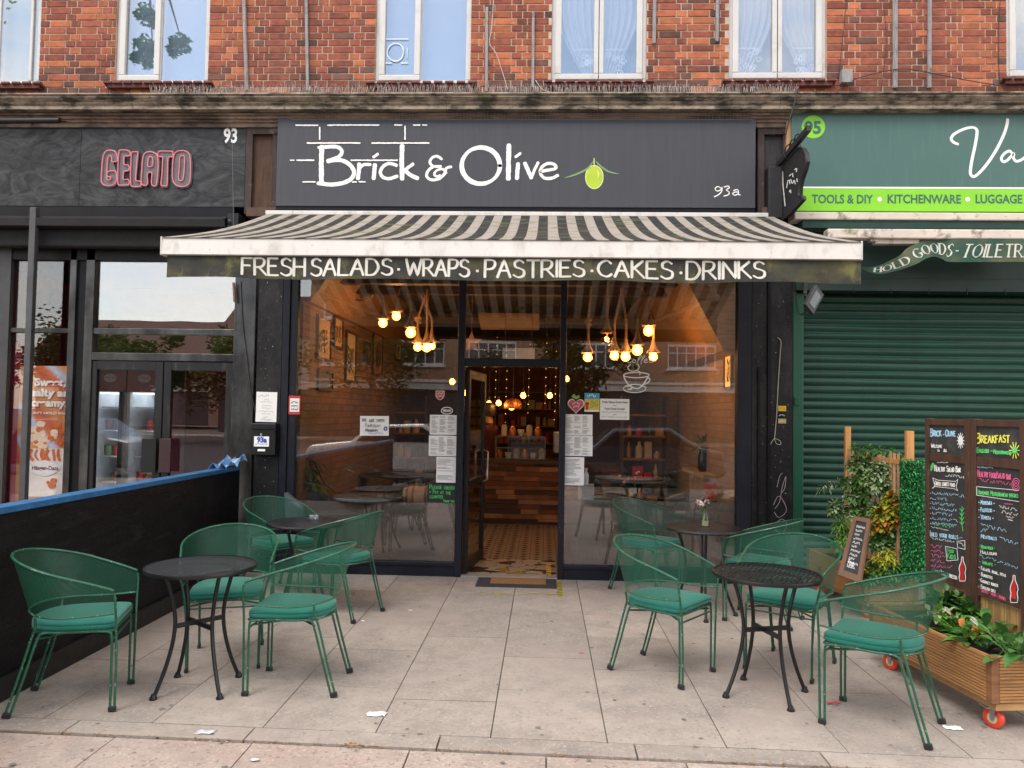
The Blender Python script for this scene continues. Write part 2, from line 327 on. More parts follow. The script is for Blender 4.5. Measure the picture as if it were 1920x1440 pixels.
GREY_SIGN = mat('grey_sign_board', (.058,.061,.069), .5, var=.07, scale=3, stretch=(5,1,.35), stain=[((.046,.048,.054),6,.5,.8,(9,1,.25)),((.085,.086,.09),4,.62,.85,(7,1,.3))], spec=.35)
WHITE_PAINT = mat('white_lettering', (.86,.85,.81), .6, var=.04)
NAVY = mat('navy_frame', (.0115,.0135,.021), .40, spec=.3, var=.25, scale=5, chips=((.12,.12,.13),50,.72))
BLACKP = mat('black_paint', (.0065,.0065,.0075), .45, spec=.22, var=.35, scale=6, stain=((.03,.03,.03),5,.62,.8))
GRANITE = mat('black_granite', (.011,.011,.0115), .45, spec=.28, var=.5, scale=30, bump=.2, chips=((.40,.40,.38),42,.69), stain=[((.050,.048,.046),2.5,.5,.78,(1,1,.5)),((.10,.10,.10),55,.66,.72)])
GREYMETAL = mat('grey_metal', (.14,.14,.14), .35, metal=.8, var=.25, scale=4, stretch=(3,1,.5))
DARKMETAL = mat('dark_metal', (.010,.0105,.011), .4, metal=.3, var=.2)
WHITE_METAL = mat('white_awning_metal', (.66,.64,.60), .45, var=.07, scale=3, stain=[((.40,.375,.33),5,.52,.80,(2,1,1)),((.30,.28,.24),14,.64,.72,(3,1,.6))])
CREAM_METAL = mat('cream_awning_metal', (.62,.55,.47), .5, var=.1, scale=4, stain=[((.22,.18,.14),9,.55,.66),((.17,.17,.08),4,.62,.72)])
PAVE = mat('paving_stone', (.325,.283,.248), .88, var=.15, scale=7, island=.12, bump=.5, bscale=190, stain=[((.215,.19,.17),2.0,.50,.76),((.385,.345,.31),52,.54,.64),((.235,.205,.182),44,.56,.66),((.35,.29,.262),.9,.5,.7),((.10,.085,.075),26,.68,.73),((.36,.33,.30),15,.66,.72)])
PAVE2 = mat('public_paving', (.37,.31,.27), .88, var=.14, scale=7, island=.14, bump=.5, bscale=190, stain=[((.36,.26,.225),1.1,.45,.65),((.46,.40,.355),52,.54,.62),((.20,.165,.145),44,.56,.64),((.12,.1,.085),26,.68,.73),((.29,.245,.215),2.3,.5,.75)])
JOINT = mat('paving_joint', (.12,.10,.08), .95, var=.4, scale=20)
ASPHALT = mat('asphalt', (.052,.052,.054), .9, var=.2, scale=60, bump=.4, bscale=300)
GLASS = glass('shop_glass', .115, .9, (.985,.985,.98))
GLASS_SKY = glass('upper_window_glass', .24, .6, (.95,.97,.98))
GLASS_G = glass('gelato_glass', .27, .7, (.97,.95,.95)); GLASS_D = glass('gelato_door_glass', .12, .8, (.98,.97,.97)); GLASS_B = glass('gelato_side_glass', .10, .8, (.98,.97,.97))
GLASS_CLEAR = glass('thin_clear_glass', .05, .8)
FILM = glass('frosted_film', .13, .8, (.9,.88,.86), .03, (.5,(.16,.135,.12)))
PAPER = mat('white_paper', (.88,.88,.86), .7, var=.03)
INK = mat('grey_ink', (.11,.11,.115), .8)

def pbox(px0, px1, py0, py1, Y, yd, mb=None, mi=0):
    """box whose front face fills a measured rectangle on the plane y = Y, depth yd behind it"""
    a = P(px0, (py0+py1)/2, Y); b = P(px1, (py0+py1)/2, Y); c = P((px0+px1)/2, py0, Y); d = P((px0+px1)/2, py1, Y)
    mb = mb or MB(); mb.box(a.x, b.x, Y, Y+yd, d.z, c.z, mi); return mb

# ---------------------------------------------------------------- ground
mb = MB()                                             # slabs of the forecourt, columns of 0.587 m running towards the shop
rng = random.Random(3)
def slab(mb, x0, x1, y0a, y0b, y1a, y1b, gap=.0026, lift=0.0):
    g = gap; h_ = gap*1.6; z = lift+rng.uniform(-.0012, .0012); t = [rng.uniform(-.0012, .0012) for _ in range(4)]
    mb.prism([(x0+g, y0a+h_, z+t[0]), (x1-g, y0b+h_, z+t[1]), (x1-g, y1b-h_, z+t[2]), (x0+g, y1a-h_, z+t[3])], (0,0,-.03))
def band(x): return -3.715-.021*(x+2.7)
x = .34-.587*14; k = 0
while x < 9:
    y = .02 - (0.0 if k % 2 else .37) - rng.uniform(0, .1); yt = .02; first = True
    while yt > band(x)+.02:
        yb = yt - rng.choice((.62,.72,.62,.88)) if not first else y-.3
        first = False
        if yb < band(x)+.35: ya, yc = band(x), band(x+.587)
        else: ya = yc = yb
        slab(mb, x, x+.587, ya, yc, yt, yt); yt = ya
        if ya == band(x): break
    x += .587; k += 1
xb = -9.3
for w in [1.35]*3+[.93,.95,.98,.93,.96,.97,.9,.95]+[.95]*5:   # the edging course
    slab(mb, xb, xb+w, band(xb)-.165, band(xb+w)-.165, band(xb), band(xb+w), .004); xb += w
o = mb.build('forecourt_paving', PAVE, bevel=.002); struct(o)
mb = MB(); y = 0.
for row in range(9):                                  # public footway slabs in staggered rows
    x = -9.5 - rng.uniform(0, .8); dep = [.36,.62,.75,.62,.75,.62,.75,.62,.75][row]
    while x < 9.5:
        w = rng.choice((.62,.75,.92,.92)) if row else rng.choice((.66,.62,.7,.78))
        s0 = -.172-y; slab(mb, x, x+w, band(x)+s0-dep, band(x+w)+s0-dep, band(x)+s0, band(x+w)+s0, .0034, -.006); x += w
    y += dep
o = mb.build('footway_paving', PAVE2, bevel=.002); struct(o)
mb = MB(); mb.box(-60, 60, -9.6, .2, -.3, -.022); struct(mb.build('paving_bed', JOINT))
mb = MB(); mb.box(-60, 60, -9.9, -9.62, -.3, -.012); struct(mb.build('kerb', mat('kerb_stone', (.25,.24,.22), .85), bevel=.02))
mb = MB(); mb.quad((-60,-9.9,-.13),(-60,-36,-.13),(60,-36,-.13),(60,-9.9,-.13)); struct(mb.build('road', ASPHALT, fix=True))
mb = MB(); mb.quad((-400,-400,-.32),(400,-400,-.32),(400,400,-.32),(-400,400,-.32)); struct(mb.build('ground', mat('earth', (.12,.11,.09), .95)))
mb = MB(); mb.box(-60, 60, -39, -36, -.3, -.01); struct(mb.build('far_pavement', PAVE2))

# ---------------------------------------------------------------- the brick terrace above the shops
WINS = []     # x0, x1, z0
for (a, b, yb) in ((None,76,154),(217,392,153),(703,882,153),(1033,1211,151),(1365,1548,149),(1884,None,145)):
    x0 = P(a, yb, .135).x if a is not None else None; x1 = P(b, yb, .135).x if b is not None else None
    if x0 is None: x0 = x1-.97
    if x1 is None: x1 = x0+.97
    WINS.append((x0, x1, P(a or b, yb, .02).z))
WTOP = 6.75; WZ = P(960, 172, 0).z-.12; YB = .10
terrace = thing('brick_terrace', 'red brick terrace storey with white windows running above the three shops', 'building', (0, .5, WZ))
rngb = random.Random(11); CO = .0722; bm_ = MB()
def bricks():
    row = 0; z = WZ
    while z < 7.5:
        x = -6.6 - (.1625 if row % 2 else 0) - .05; hd = row % 2
        while x < 6.6:
            w = .102 if hd else .215; hd = not hd; a, b = x, x+w; x = b+.0105
            zm = z+CO/2; segs = [(a, b)]
            for (u, v, s) in WINS:
                if s-.055 < zm < WTOP:
                    ns = []
                    for (p, q) in segs:
                        if q <= u or p >= v: ns.append((p, q))
                        else:
                            if p < u-.035: ns.append((p, u))
                            if q > v+.035: ns.append((v, q))
                    segs = ns
            for (p, q) in segs:
                near = any((abs(q-u) < .27 and q <= u+.01) or (abs(p-v) < .27 and p >= v-.01) for (u, v, s) in WINS if s-.06 < zm < WTOP)
                low = max(0, 1-(z-WZ-.1)/.42); t = rngb.random()
                soot = .035+.85*low*(.35+.65*max(0, math.sin(p*.9+1.1)+.35*math.sin(p*2.3)))
                m = 1 if (near and t < .5) or t < .07 else 0
                if rngb.random() < soot: m = 2
                j = rngb.uniform(-.0025, .0025)
                bm_.box(p+.001, q-.001, YB+j, YB+.09, z+.0055+rngb.uniform(-.001,.001), z+CO-.0055+rngb.uniform(-.001,.001), m)
        z += CO; row += 1
bricks()
bm_.build('brick_wall', [BRICK, BRICK_O, BRICK_D], terrace, bevel=.0025)
mb = MB(); xs = [-7.5]+[q for (u, v, s) in WINS for q in (u, v)]+[7.5]
for i in range(0, len(xs), 2): mb.box(xs[i], xs[i+1], YB+.007, YB+.28, WZ-.1, WTOP)
for (u, v, s) in WINS: mb.box(u, v, YB+.007, YB+.28, WZ-.1, s-.05)
mb.box(-7.5, 7.5, YB+.007, YB+.28, WTOP, 8.4); mb.build('mortar_wall', MORTAR, terrace)
CURT = mat('net_curtain', (.74,.77,.80), .9, var=.1, scale=3, stretch=(9,1,1), trans=.4)
ROOMD = mat('dim_room', (.30,.34,.36), .9); ROOMB = mat('pale_blind', (.36,.42,.36), .9, var=.06); ROOMW = mat('bluish_blind', (.34,.42,.56), .9, var=.05)
for i, (u, v, s) in enumerate(WINS):
    Yf = YB+.035; top = WTOP; fw = .052
    mb = MB(); mb.box(u, v, Yf, Yf+.07, s, s+fw+.012); mb.box(u, v, Yf, Yf+.07, top-fw, top); mb.box(u, u+fw, Yf, Yf+.07, s+fw+.012, top-fw); mb.box(v-fw, v, Yf, Yf+.07, s+fw+.012, top-fw)
    mid = u+(v-u)*(.46 if i in (1, 2) else .5); mb.box(mid-.022, mid+.022, Yf, Yf+.068, s+fw+.012, top-fw)
    win = mb.build('window_frame', UPVC, terrace, bevel=.006)
    mb = MB(); sw = .062
    for (a, b, on) in ((u+fw-.012, mid+.012, 1), (mid-.012, v-fw+.012, i in (3, 4))):
        if not on: continue
        z0 = s+fw; z1 = top-fw; y0 = Yf-.022
        mb.box(a, b, y0, y0+.05, z0, z0+sw); mb.box(a, a+sw, y0, y0+.05, z0+sw, z1); mb.box(b-sw, b, y0, y0+.05, z0+sw, z1)
    if i == 0: mb = MB(); mb.box(v-.13, v-.10, Yf-.01, Yf+.05, s+.06, top)
    w2 = mb.build('casement', UPVC, terrace, bevel=.008)
    mb = MB(); mb.box(u+fw, v-fw, Yf+.012, Yf+.018, s+fw, top-fw); mb.build('window_pane', GLASS_SKY, terrace)
    mb = MB(); mb.box(u-.04, v+.04, Yf-.085, Yf+.02, s-.048, s-.002)
    k = int((v-u)/.10)
    for q in range(k+1): mb.obox((u-.03+q*(v-u+.06)/k, Yf-.05, s-.012), (.085, .12, .022), (R(-14), 0, rngb.uniform(-.05, .05)))
    mb.build('window_sill', TILE_SILL, terrace)
    mb = MB(); back = (ROOMB, ROOMW, ROOMW, ROOMD, ROOMD, ROOMD)[i]; yb = Yf+(.12 if i < 3 else .17); mb.box(u-.1, v+.1, yb, yb+.02, s, top); mb.build('blind' if i < 3 else 'room_backdrop', back, terrace)
    if i in (3, 4):
        for (a, b, sg) in ((u+fw, mid, 1), (mid, v-fw, -1)):
            def cf(p, q, a=a, b=b, sg=sg):
                z = s+.14+(top-s-.14)*q; k = max(0., 1-(z-s-.14)/.62); w = (b-a)*(1-.62*k**1.3); xx = (b-w*(1-p)) if sg < 0 else (a+w*p)
                if i == 3: xx = (a+w*p) if sg < 0 else (b-w*(1-p))
                return (xx, Yf+.06+.018*math.sin(p*38), z)
            mb = MB(); mb.grid(cf, 60, 12); mb.build('net_curtain', CURT, terrace, smooth=60)
            pn = Pen(plane((a, Yf+.036, s+.09), (1,0,0), (0,0,1)), i*3+sg); L = b-a    # lace edging
            x0 = 0 if (sg < 0) == (i == 3) else L*.35
            pn.rule(x0+.03, x0+L*.6, .30, .012)
            for q in range(9):
                cx = x0+.05+rngb.random()*L*.5; cz = .05+rngb.random()*.22; pn.stroke([(cx+.035*math.cos(t*.7)*(1-t/14), cz+.035*math.sin(t*.7)*(1-t/14)) for t in range(11)], .009)
            pn.build('lace_edging', mat('lace', (.75,.78,.82), .9), terrace)
    if i == 2:
        pn = Pen(plane((u, Yf-.004, s), (1,0,0), (0,0,1)), 4); pn.ring(.21, .36, .085, .095, .012); pn.rule(.11, .34, .50, .01); pn.rule(.11, .17, .245, .01); pn.rule(.27, .34, .245, .01); pn.stroke([(.335,.40),(.335,.30)], .006)
        pn.build('window_sticker', mat('pale_sticker', (.62,.72,.82), .6), terrace)
# stone cornice with its mouldings
za = P(960, 172, -.3).z; zb = P(960, 201, -.3).z; h = za-zb
prof = [(YB+.05, za+.05), (-.20, za+.006), (-.30, za-.004), (-.305, za-.018), (-.285, za-.030), (-.29, za-.045), (-.265, za-h*.42), (-.25, za-h*.52), (-.27, za-h*.56), (-.262, za-h*.66), (-.245, za-h*.72), (-.25, za-h*.98), (-.235, zb), (-.10, zb-.01), (YB+.05, zb-.01)]
mb = MB(); xj = -7.5
for w in (1.9,1.42,1.55,1.62,1.5,1.75,1.45,1.6,1.5,1.3): mb.ext(prof, xj+.002, xj+w-.002); xj += w
mb.build('cornice', STONE, terrace, smooth=35)
z0 = zb-.012; z1 = P(200, 238, -.12).z
hh = z0-z1; prof = [(YB, z0), (-.19, z0), (-.19, z0-hh*.16), (-.165, z0-hh*.2), (-.165, z0-hh*.40), (-.14, z0-hh*.44), (-.14, z0-hh*.62), (-.118, z0-hh*.66), (-.118, z1), (YB, z1)]
mb = MB(); xj = -7.5; xe_ = P(1479,220,-.1).x
for w in (2.2,1.95,1.1,2.0,2.3,2.1,1.3,1.5):
    if xj < xe_: mb.ext(prof, xj+.0015, min(xe_, xj+w)-.0015)
    xj += w
mb.build('cornice_moulding', STONE2, terrace, smooth=30)
mb = MB(); mb.box(-7.5, 7.5, .16, .38, 3.5, WZ-.1+.02); mb.build('backing_wall', BLACKP, terrace)
def trunk(px0, py0, px1, py1, w, y=.085, cat=None):
    a = P(px0, py0, y); b = P(px1, py1, y); mb = MB(); mb.bar(a, b, w, .03, (0,1,0))
    return mb
for (a, b, c, d, w) in ((457,-20,463,170,.035),(574,-20,577,170,.03),(913,14,912,172,.03),(1000,22,999,165,.028),(1228,-20,1226,82,.034),(1346,-20,1344,78,.034),(1678,-20,1678,165,.045),(1743,-20,1742,165,.036)):
    mb = trunk(a, b, c, d, w)
    if w > .033 and b < 0: mb.bar(P(a+2, b, .07), P(c-1, d, .07), .012, .012)
    mb.build('cable_trunking', LEAD, terrace, bevel=.004)
WIREM = mat('cable_black', (.02,.02,.02), .6); WIREW = mat('cable_white', (.55,.5,.45), .6)
def cable(name, pts, Y, r, m, parent=None):
    mb = MB(); mb.tube(cr([P(a, b, Y) for a, b in pts], 6), r, 5); return mb.build(name, m, parent, smooth=True)
cable('cable', [(926,-10),(922,50),(918,80),(930,100),(942,135),(952,168)], .075, .004, WIREW, terrace)
cable('cable', [(1004,150),(1012,162),(1022,170),(1040,174)], .075, .004, WIREW, terrace)
cable('cable', [(1560,180),(1600,150),(1680,130),(1730,134),(1800,148),(1872,160),(1930,165)], .06, .005, WIREM, terrace)
cable('cable', [(1588,-10),(1580,70),(1572,150)], .085, .003, WIREM, terrace); cable('cable', [(1655,-10),(1662,80),(1652,165)], .085, .0025, WIREM, terrace); cable('cable', [(1876,-10),(1872,70),(1874,160)], .085, .0035, WIREM, terrace)
cable('cable', [(1497,165),(1486,205),(1478,232),(1472,262),(1470,290),(1478,300)], -.33, .007, WIREM, terrace)
mb = pbox(1579, 1599, 129, 154, .02, .08); mb.build('junction_box', LEAD, terrace, bevel=.004)
# bird spikes and netting
def spikes(name, label, x0, x1, y, z, seed):
    r2 = random.Random(seed); mb = MB(); mb.box(x0, x1, y-.012, y+.012, z, z+.006); x = x0
    while x < x1:
        for s in (-1, 0, 1):
            a = Vector((x, y, z+.004)); b = a+Vector((r2.uniform(-.02, .02), s*.035+r2.uniform(-.01, .01), .095+r2.uniform(-.02, .012))); mb.bar(a, b, .0028)
        x += .021
    return tag(mb.build(name, mat('spike_steel', (.36,.33,.30), .5, metal=.3)), label, 'bird spikes', 'bird spike strips on the cornice ledge')
zs = za+.008
spikes('bird_spike_strip', 'wire bird spike strip on the stone ledge left of the middle windows', P(285,160,-.2).x, P(690,160,-.2).x, -.2, zs, 1)
spikes('bird_spike_strip', 'wire bird spike strip on the ledge under the two middle windows', P(692,160,-.2).x, P(1210,160,-.2).x, -.2, zs, 2)
spikes('bird_spike_strip', 'wire bird spike strip on the ledge under the right net-curtain window', P(1212,160,-.2).x, P(1500,160,-.2).x, -.2, zs, 3)
mb = MB(); ya = -.215; x = P(545,210,ya).x; xe = P(1412,210,ya).x; za2 = P(960,201,ya).z-.005; zb2 = P(960,222,ya).z
while x < xe: mb.bar((x, ya, za2), (x+.004, ya+.03, zb2), .003); x += .034
for k in range(4): mb.bar((P(545,210,ya).x, ya+.01*k, za2-(za2-zb2)*k/3), (xe, ya+.01*k, za2-(za2-zb2)*k/3), .0028)
tag(mb.build('bird_netting', mat('netting', (.16,.13,.10), .8)), 'fine brown bird netting stretched between the cornice and the grey sign', 'netting')
# ---------------------------------------------------------------- opposite side of the street: only seen mirrored in the glass
def opposite():
    m, n, l, b = nt('far_brick'); tc = n.new('ShaderNodeTexCoord'); br = n.new('ShaderNodeTexBrick'); br.inputs['Scale'].default_value = 4.2; br.inputs['Color1'].default_value = (.40,.25,.16,1); br.inputs['Color2'].default_value = (.32,.19,.12,1); br.inputs['Mortar'].default_value = (.44,.36,.29,1); br.inputs['Mortar Size'].default_value = .012
    mp = n.new('ShaderNodeMapping'); mp.inputs['Rotation'].default_value = (R(90),0,0); l.new(tc.outputs['Object'], mp.inputs[0]); l.new(mp.outputs[0], br.inputs['Vector']); l.new(br.outputs[0], b.inputs['Base Color']); b.inputs['Roughness'].default_value = .9
    dark = mat('far_glass', (.10,.11,.12), .15); trim = mat('far_white', (.74,.74,.72), .6); roof = mat('far_roof', (.10,.055,.045), .9); shop = mat('far_shopfront', (.05,.05,.055), .4); cream = mat('far_render', (.55,.53,.50), .9)
    def block(name, label, x0, x1, y, hgt, wins, rows, bodym, pitched=False):
        t = thing(name, label, 'building', ((x0+x1)/2, y-4, 0)); mb = MB(); mb.box(x0, x1, y-9, y, 0, hgt); mb.build('wall', bodym, t)
        if pitched: mb = MB(); mb.prism([(x0-.3, y+.3, hgt), (x0-.3, y-4.5, hgt+3.4), (x0-.3, y-9.3, hgt)], (x1-x0+.6, 0, 0)); mb.build('roof', roof, t, fix=True)
        else: mb = MB(); mb.box(x0-.15, x1+.15, y-9.1, y+.15, hgt, hgt+.25); mb.build('roof', trim, t)
        for z in rows:
            for cx in wins:
                w = 2.9; f = MB(); a = cx-w/2; f.box(a, a+w, y, y+.08, z-.75, z-.62); f.box(a, a+w, y, y+.08, z+.62, z+.75); f.box(a-.1, a+w+.1, y, y+.14, z-.86, z-.75)
                for q in (0, .2, .4, .6, .8, 1): f.box(a+q*(w-.08), a+q*(w-.08)+.08, y, y+.07, z-.62, z+.62)
                f.box(a, a+w, y, y+.06, z+.2, z+.27); wf = f.build('window', trim, t); g = MB(); g.box(a, a+w, y-.01, y+.02, z-.62, z+.62); g.build('pane', dark, wf)
        f = MB(); f.box(x0, x1, y, y+.12, 0, 2.9); f.build('shopfront', shop, t); f = MB(); f.box(x0, x1, y, y+.3, 3.0, 3.35); f.box(x0+.5, x1-.5, y+.3, y+.45, 3.45, 3.6); f.build('fascia', trim, t)
    block('flat_block', 'long brown brick flats with white windows opposite the shops', -14.5, 30, -39, 15.5, [-12.2,-7.6,-3.2,2.8,8.8,14.8,20.8,26.8], [5.2,8.0,10.8,13.6], m)
    block('brick_house', 'lower brick house with a pitched roof across the street', -22.2, -14.7, -44, 6.6, [-18.5], [5.0], cream, True)
    block('brick_house', 'farther brick house with a red roof across the street', -46, -30, -60, 6.5, [-43,-37], [5.0], m, True)
    lf = mat('far_leaves', (.075,.115,.030), .8, var=.5, scale=1.2, island=.5, trans=.3); bk = mat('bark', (.10,.08,.06), .95)
    def tree(x, y, h, rad, seed, nl=3800, label='leafy street tree', z0=.35, ls=.17):
        r2 = random.Random(seed); t = thing('street_tree', label, 'tree', (x, y, -.1), 'street trees across the road'); mb = MB(); mb.tube([(x, y, -.1), (x+.1, y, h*.3), (x, y+.1, h*.62)], [.22, .17, .09], 7)
        for k in range(6): a = k*1.05; mb.tube([(x, y, h*.42), (x+math.cos(a)*rad*.4, y+math.sin(a)*rad*.4, h*.62), (x+math.cos(a)*rad*.75, y+math.sin(a)*rad*.75, h*.8)], [.08, .05, .02], 5)
        mb.build('trunk', bk, t, smooth=True); mb = MB(); cl = [(x+r2.gauss(0, rad*.5), y+r2.gauss(0, rad*.5), h*(.68+r2.gauss(0, .13)), rad*r2.uniform(.25, .45)) for _ in range(22)]
        for _ in range(nl):
            c = r2.choice(cl); d = Vector((r2.gauss(0,1), r2.gauss(0,1), r2.gauss(0,.8))).normalized()*c[3]*r2.random()**.4; p = Vector(c[:3])+d
            u = Vector((r2.gauss(0,1), r2.gauss(0,1), r2.gauss(0,.5))).normalized()*ls; w = u.orthogonal().normalized()*ls*.42; mb.quad(p-u, p+w, p+u, p-w)
        mb.build('crown', lf, t)
    tree(-9.5, -34, 7.4, 3.0, 1, label='leafy street tree left of the brown flats'); tree(1.5, -33, 6.4, 2.3, 2, label='leafy street tree before the brown flats'); tree(-16, -33, 5.6, 2.6, 3, label='leafy street tree before the pitched roof house')
    tree(-21, -30, 5.0, 2.2, 4, label='leafy street tree before the farther house'); tree(-28, -36, 6.0, 3.2, 5, label='leafy street tree at the far left of the road')
    # a near street tree whose lowest boughs show in the first-floor window
    t = thing('street_tree', 'near street tree overhanging the footway behind the photographer', 'tree', (-14.4,-9.2,-.1), 'street trees across the road'); mb = MB()
    mb.tube([(-14.4,-9.2,-.1),(-14.3,-9.1,4),(-14.2,-9.0,8),(-14,-9,12.5)], [.3,.25,.2,.08], 8); mb.tube([(-14.1,-9,10.2),(-12,-8.9,11.9),(-10.2,-8.7,11.8),(-9.0,-8.6,11.0),(-8.9,-8.6,9.7)], [.12,.08,.05,.03,.01], 6); mb.tube([(-10.2,-8.7,11.8),(-8.7,-8.7,11.2),(-8.25,-8.6,9.9)], [.05,.03,.01], 6); mb.build('trunk', bk, t, smooth=True)
    r2 = random.Random(9); mb = MB()
    for (cx, cy, cz, rr, k) in ((-8.25,-8.6,9.78,.24,170),(-8.4,-8.6,9.6,.16,60),(-9.05,-8.6,9.7,.28,200),(-9.0,-8.6,9.4,.2,110),(-9.25,-8.6,9.45,.16,60),(-9.1,-8.7,10.5,.26,170),(-8.9,-8.7,10.3,.16,60),(-10.2,-9,12.3,.8,400),(-12.2,-9,13.0,1.4,700),(-14.6,-9.2,12.2,1.8,700)):
        for _ in range(k):
            d = Vector((r2.gauss(0,1), r2.gauss(0,1), r2.gauss(0,.75))).normalized()*rr*r2.random()**.45; p = Vector((cx, cy, cz))+d; u = Vector((r2.gauss(0,1), r2.gauss(0,1), r2.gauss(0,.5))).normalized()*.075; w = u.orthogonal().normalized()*.03; mb.quad(p-u, p+w, p+u, p-w)
    mb.build('crown', mat('near_leaves', (.12,.27,.035), .7, var=.4, scale=2, island=.4, trans=.35), t)
    # parked cars by the kerb
    def car(x, y, col, label):
        t = thing('parked_car', label, 'car', (x, y, -.13), 'cars parked on the road'); mb = MB(); L = 4.2; prof = [(-2.1,.35),(-2.1,.75),(-2.0,.92),(-1.0,1.02),(-.55,1.42),(.75,1.47),(1.5,1.0),(2.05,.9),(2.1,.45),(2.0,.3)]
        mb.prism([(x+a, y-.85, b-.13) for a, b in prof], (0, 1.7, 0)); mb.build('body', mat('car_'+label.split()[0], col, .25, metal=.1, coat=.6), t, bevel=.08, fix=True)
        mb = MB()
        for s in (-1, 1): mb.prism([(x+a, y+s*.862-.008, b-.13) for a, b in ((-.85,1.04),(-.5,1.36),(.7,1.40),(1.3,1.03))], (0, .016, 0))
        mb.build('side_window', mat('car_glass', (.03,.035,.04), .08), t, fix=True)
        for a in (-1.3, 1.35):
            for s in (-1, 1): mb = MB(); mb.lathe([(.1,-.11),(.31,-.1),(.33,0),(.31,.1),(.1,.11)], (x+a, y+s*.8, .19), 18, (0,1,0)); mb.build('wheel', mat('tyre', (.02,.02,.02), .8), t, smooth=True)
    car(-3.6, -11.3, (.62,.63,.64), 'silver hatchback parked at the kerb opposite the cafe'); car(2.2, -11.4, (.05,.06,.08), 'black hatchback parked at the kerb beside the silver one'); car(-12, -11.3, (.05,.05,.055), 'dark hatchback parked along the kerb')
opposite()
# ---------------------------------------------------------------- cafe: sign, shopfront, pilasters
YS = -.16
t = thing('cafe_sign', 'long dark grey signboard with white hand-lettered name and a green olive', 'sign', (P(968,390,YS).x, YS, P(968,388,YS).z))
a = P(521,222,YS); b = P(1417,217,YS); zt = (a.z+b.z)/2; zb_ = P(968,388,YS).z
mb = MB(); mb.box(a.x, b.x, YS, YS+.14, zb_, zt); mb.build('sign_board', GREY_SIGN, t, bevel=.004)
mb = MB(); mb.box(a.x, b.x, YS+.012, YS+.14, P(968,397,YS).z, zb_-.002); mb.build('drip_rail', BLACKP, t)
pen = Pen(tr(520,210,2.909,YS), 5); RG = .10; NB = (R(60), .78)
def S(pts, w, smooth=True, nib=None): pen.stroke(pen.dense(cr(pts, 5) if smooth else pts, 7), w, nib, RG)
S([(243,188),(240,290),(241,392)], 26); S([(224,194),(262,189),(300,190)], 15); S([(262,191),(320,190),(348,205),(350,228),(325,250),(275,266)], 20); S([(275,268),(340,262),(392,285),(418,325),(405,362),(365,385),(300,396),(222,389)], 22)
S([(447,283),(444,330),(440,364)], 22); S([(449,308),(470,288),(508,287)], 17)
S([(533,287),(529,330),(525,364)], 22); S([(524,247),(549,229)], 15, False)
S([(651,292),(610,281),(577,298),(562,330),(577,356),(612,364),(654,350)], 18)
S([(681,184),(679,280),(681,366)], 25); S([(741,284),(712,305),(690,326)], 18); S([(692,316),(728,345),(766,362)], 22)
S([(897,258),(872,242),(845,250),(832,274),(850,296),(892,297)], 15); S([(852,297),(822,322),(816,352),(842,371),(882,364),(912,338),(922,308),(948,299)], 16); S([(922,334),(902,312),(872,318),(856,338),(868,352),(888,346)], 13)
pen.ring(1110, 293, 104, 99, 27, (R(-40), .66), .07, 70)
S([(1263,181),(1261,270),(1260,366)], 26); S([(1313,282),(1310,320),(1307,364)], 22); S([(1299,246),(1326,226)], 15, False)
S([(1350,280),(1368,320),(1386,360)], 22); S([(1386,360),(1402,318),(1423,276)], 16)
S([(1434,326),(1480,317),(1518,308),(1512,288),(1478,281),(1444,300),(1434,332),(1455,360),(1495,362),(1530,346)], 17)
for u, v, y in ((102,222,73),(275,300,73),(286,555,72),(640,680,72),(743,778,72),(792,815,72),(163,452,170),(516,828,170),(72,92,264),(108,200,264),(403,655,264),(140,207,382),(410,432,382),(447,480,382)): pen.stroke(pen.dense([(u, y), (v, y)], 8), 8, None, .25)
for x, y0, y1 in ((232,85,150),(697,78,150)): pen.stroke(pen.dense([(x, y0), (x, y1)], 8), 8, None, .25)
pen.build('name_lettering', WHITE_PAINT, t); pen = Pen(tr(1280,0,3,YS), 4)
for pts in ([(216,1058),(196,1050),(182,1063),(195,1075),(214,1067),(222,1053),(218,1078),(200,1096),(178,1107)], [(233,1052),(256,1047),(262,1056),(246,1069),(262,1082),(255,1096),(232,1103)], [(286,1072),(308,1067),(314,1082),(312,1094),(324,1096)], [(313,1081),(292,1081),(281,1091),(294,1098),(313,1090)]): pen.stroke(cr(pts, 5), 6.5, (R(50), .6))
pen.build('number_lettering', WHITE_PAINT, t)
OL = Pen(tr(520,210,2.909,YS), 6); OL.ring(1729,355,48,63,5); OL.build('olive_outline', mat('pale_lime', (.62,.72,.28), .6), t)
OL = Pen(tr(520,210,2.909,YS), 6); OL.fill([(1729+46*math.cos(q*.157), 355+61*math.sin(q*.157)) for q in range(40)]); OL.build('olive', mat('olive_green', (.42,.56,.03), .5, var=.12, scale=6), t)
OL = Pen(tr(520,210,2.909,YS), 7); OL.d = .003; OL.stroke(cr([(1744,318),(1752,340),(1748,365)], 5), 8, None, 0, .8); OL.stroke(cr([(1728,253),(1727,275),(1729,296)], 4), 5)
OL.build('olive_highlight', mat('olive_pale', (.62,.72,.22), .5), t)
OL = Pen(tr(520,210,2.909,YS), 7); OL.d = .003
for pts in ([(1724,268),(1690,310),(1630,340),(1566,360)], [(1734,266),(1768,300),(1808,326),(1864,339)]): OL.stroke(cr(pts, 6), 11, None, 0, .85)
OL.build('olive_leaves', mat('olive_leaf', (.20,.30,.12), .6), t)

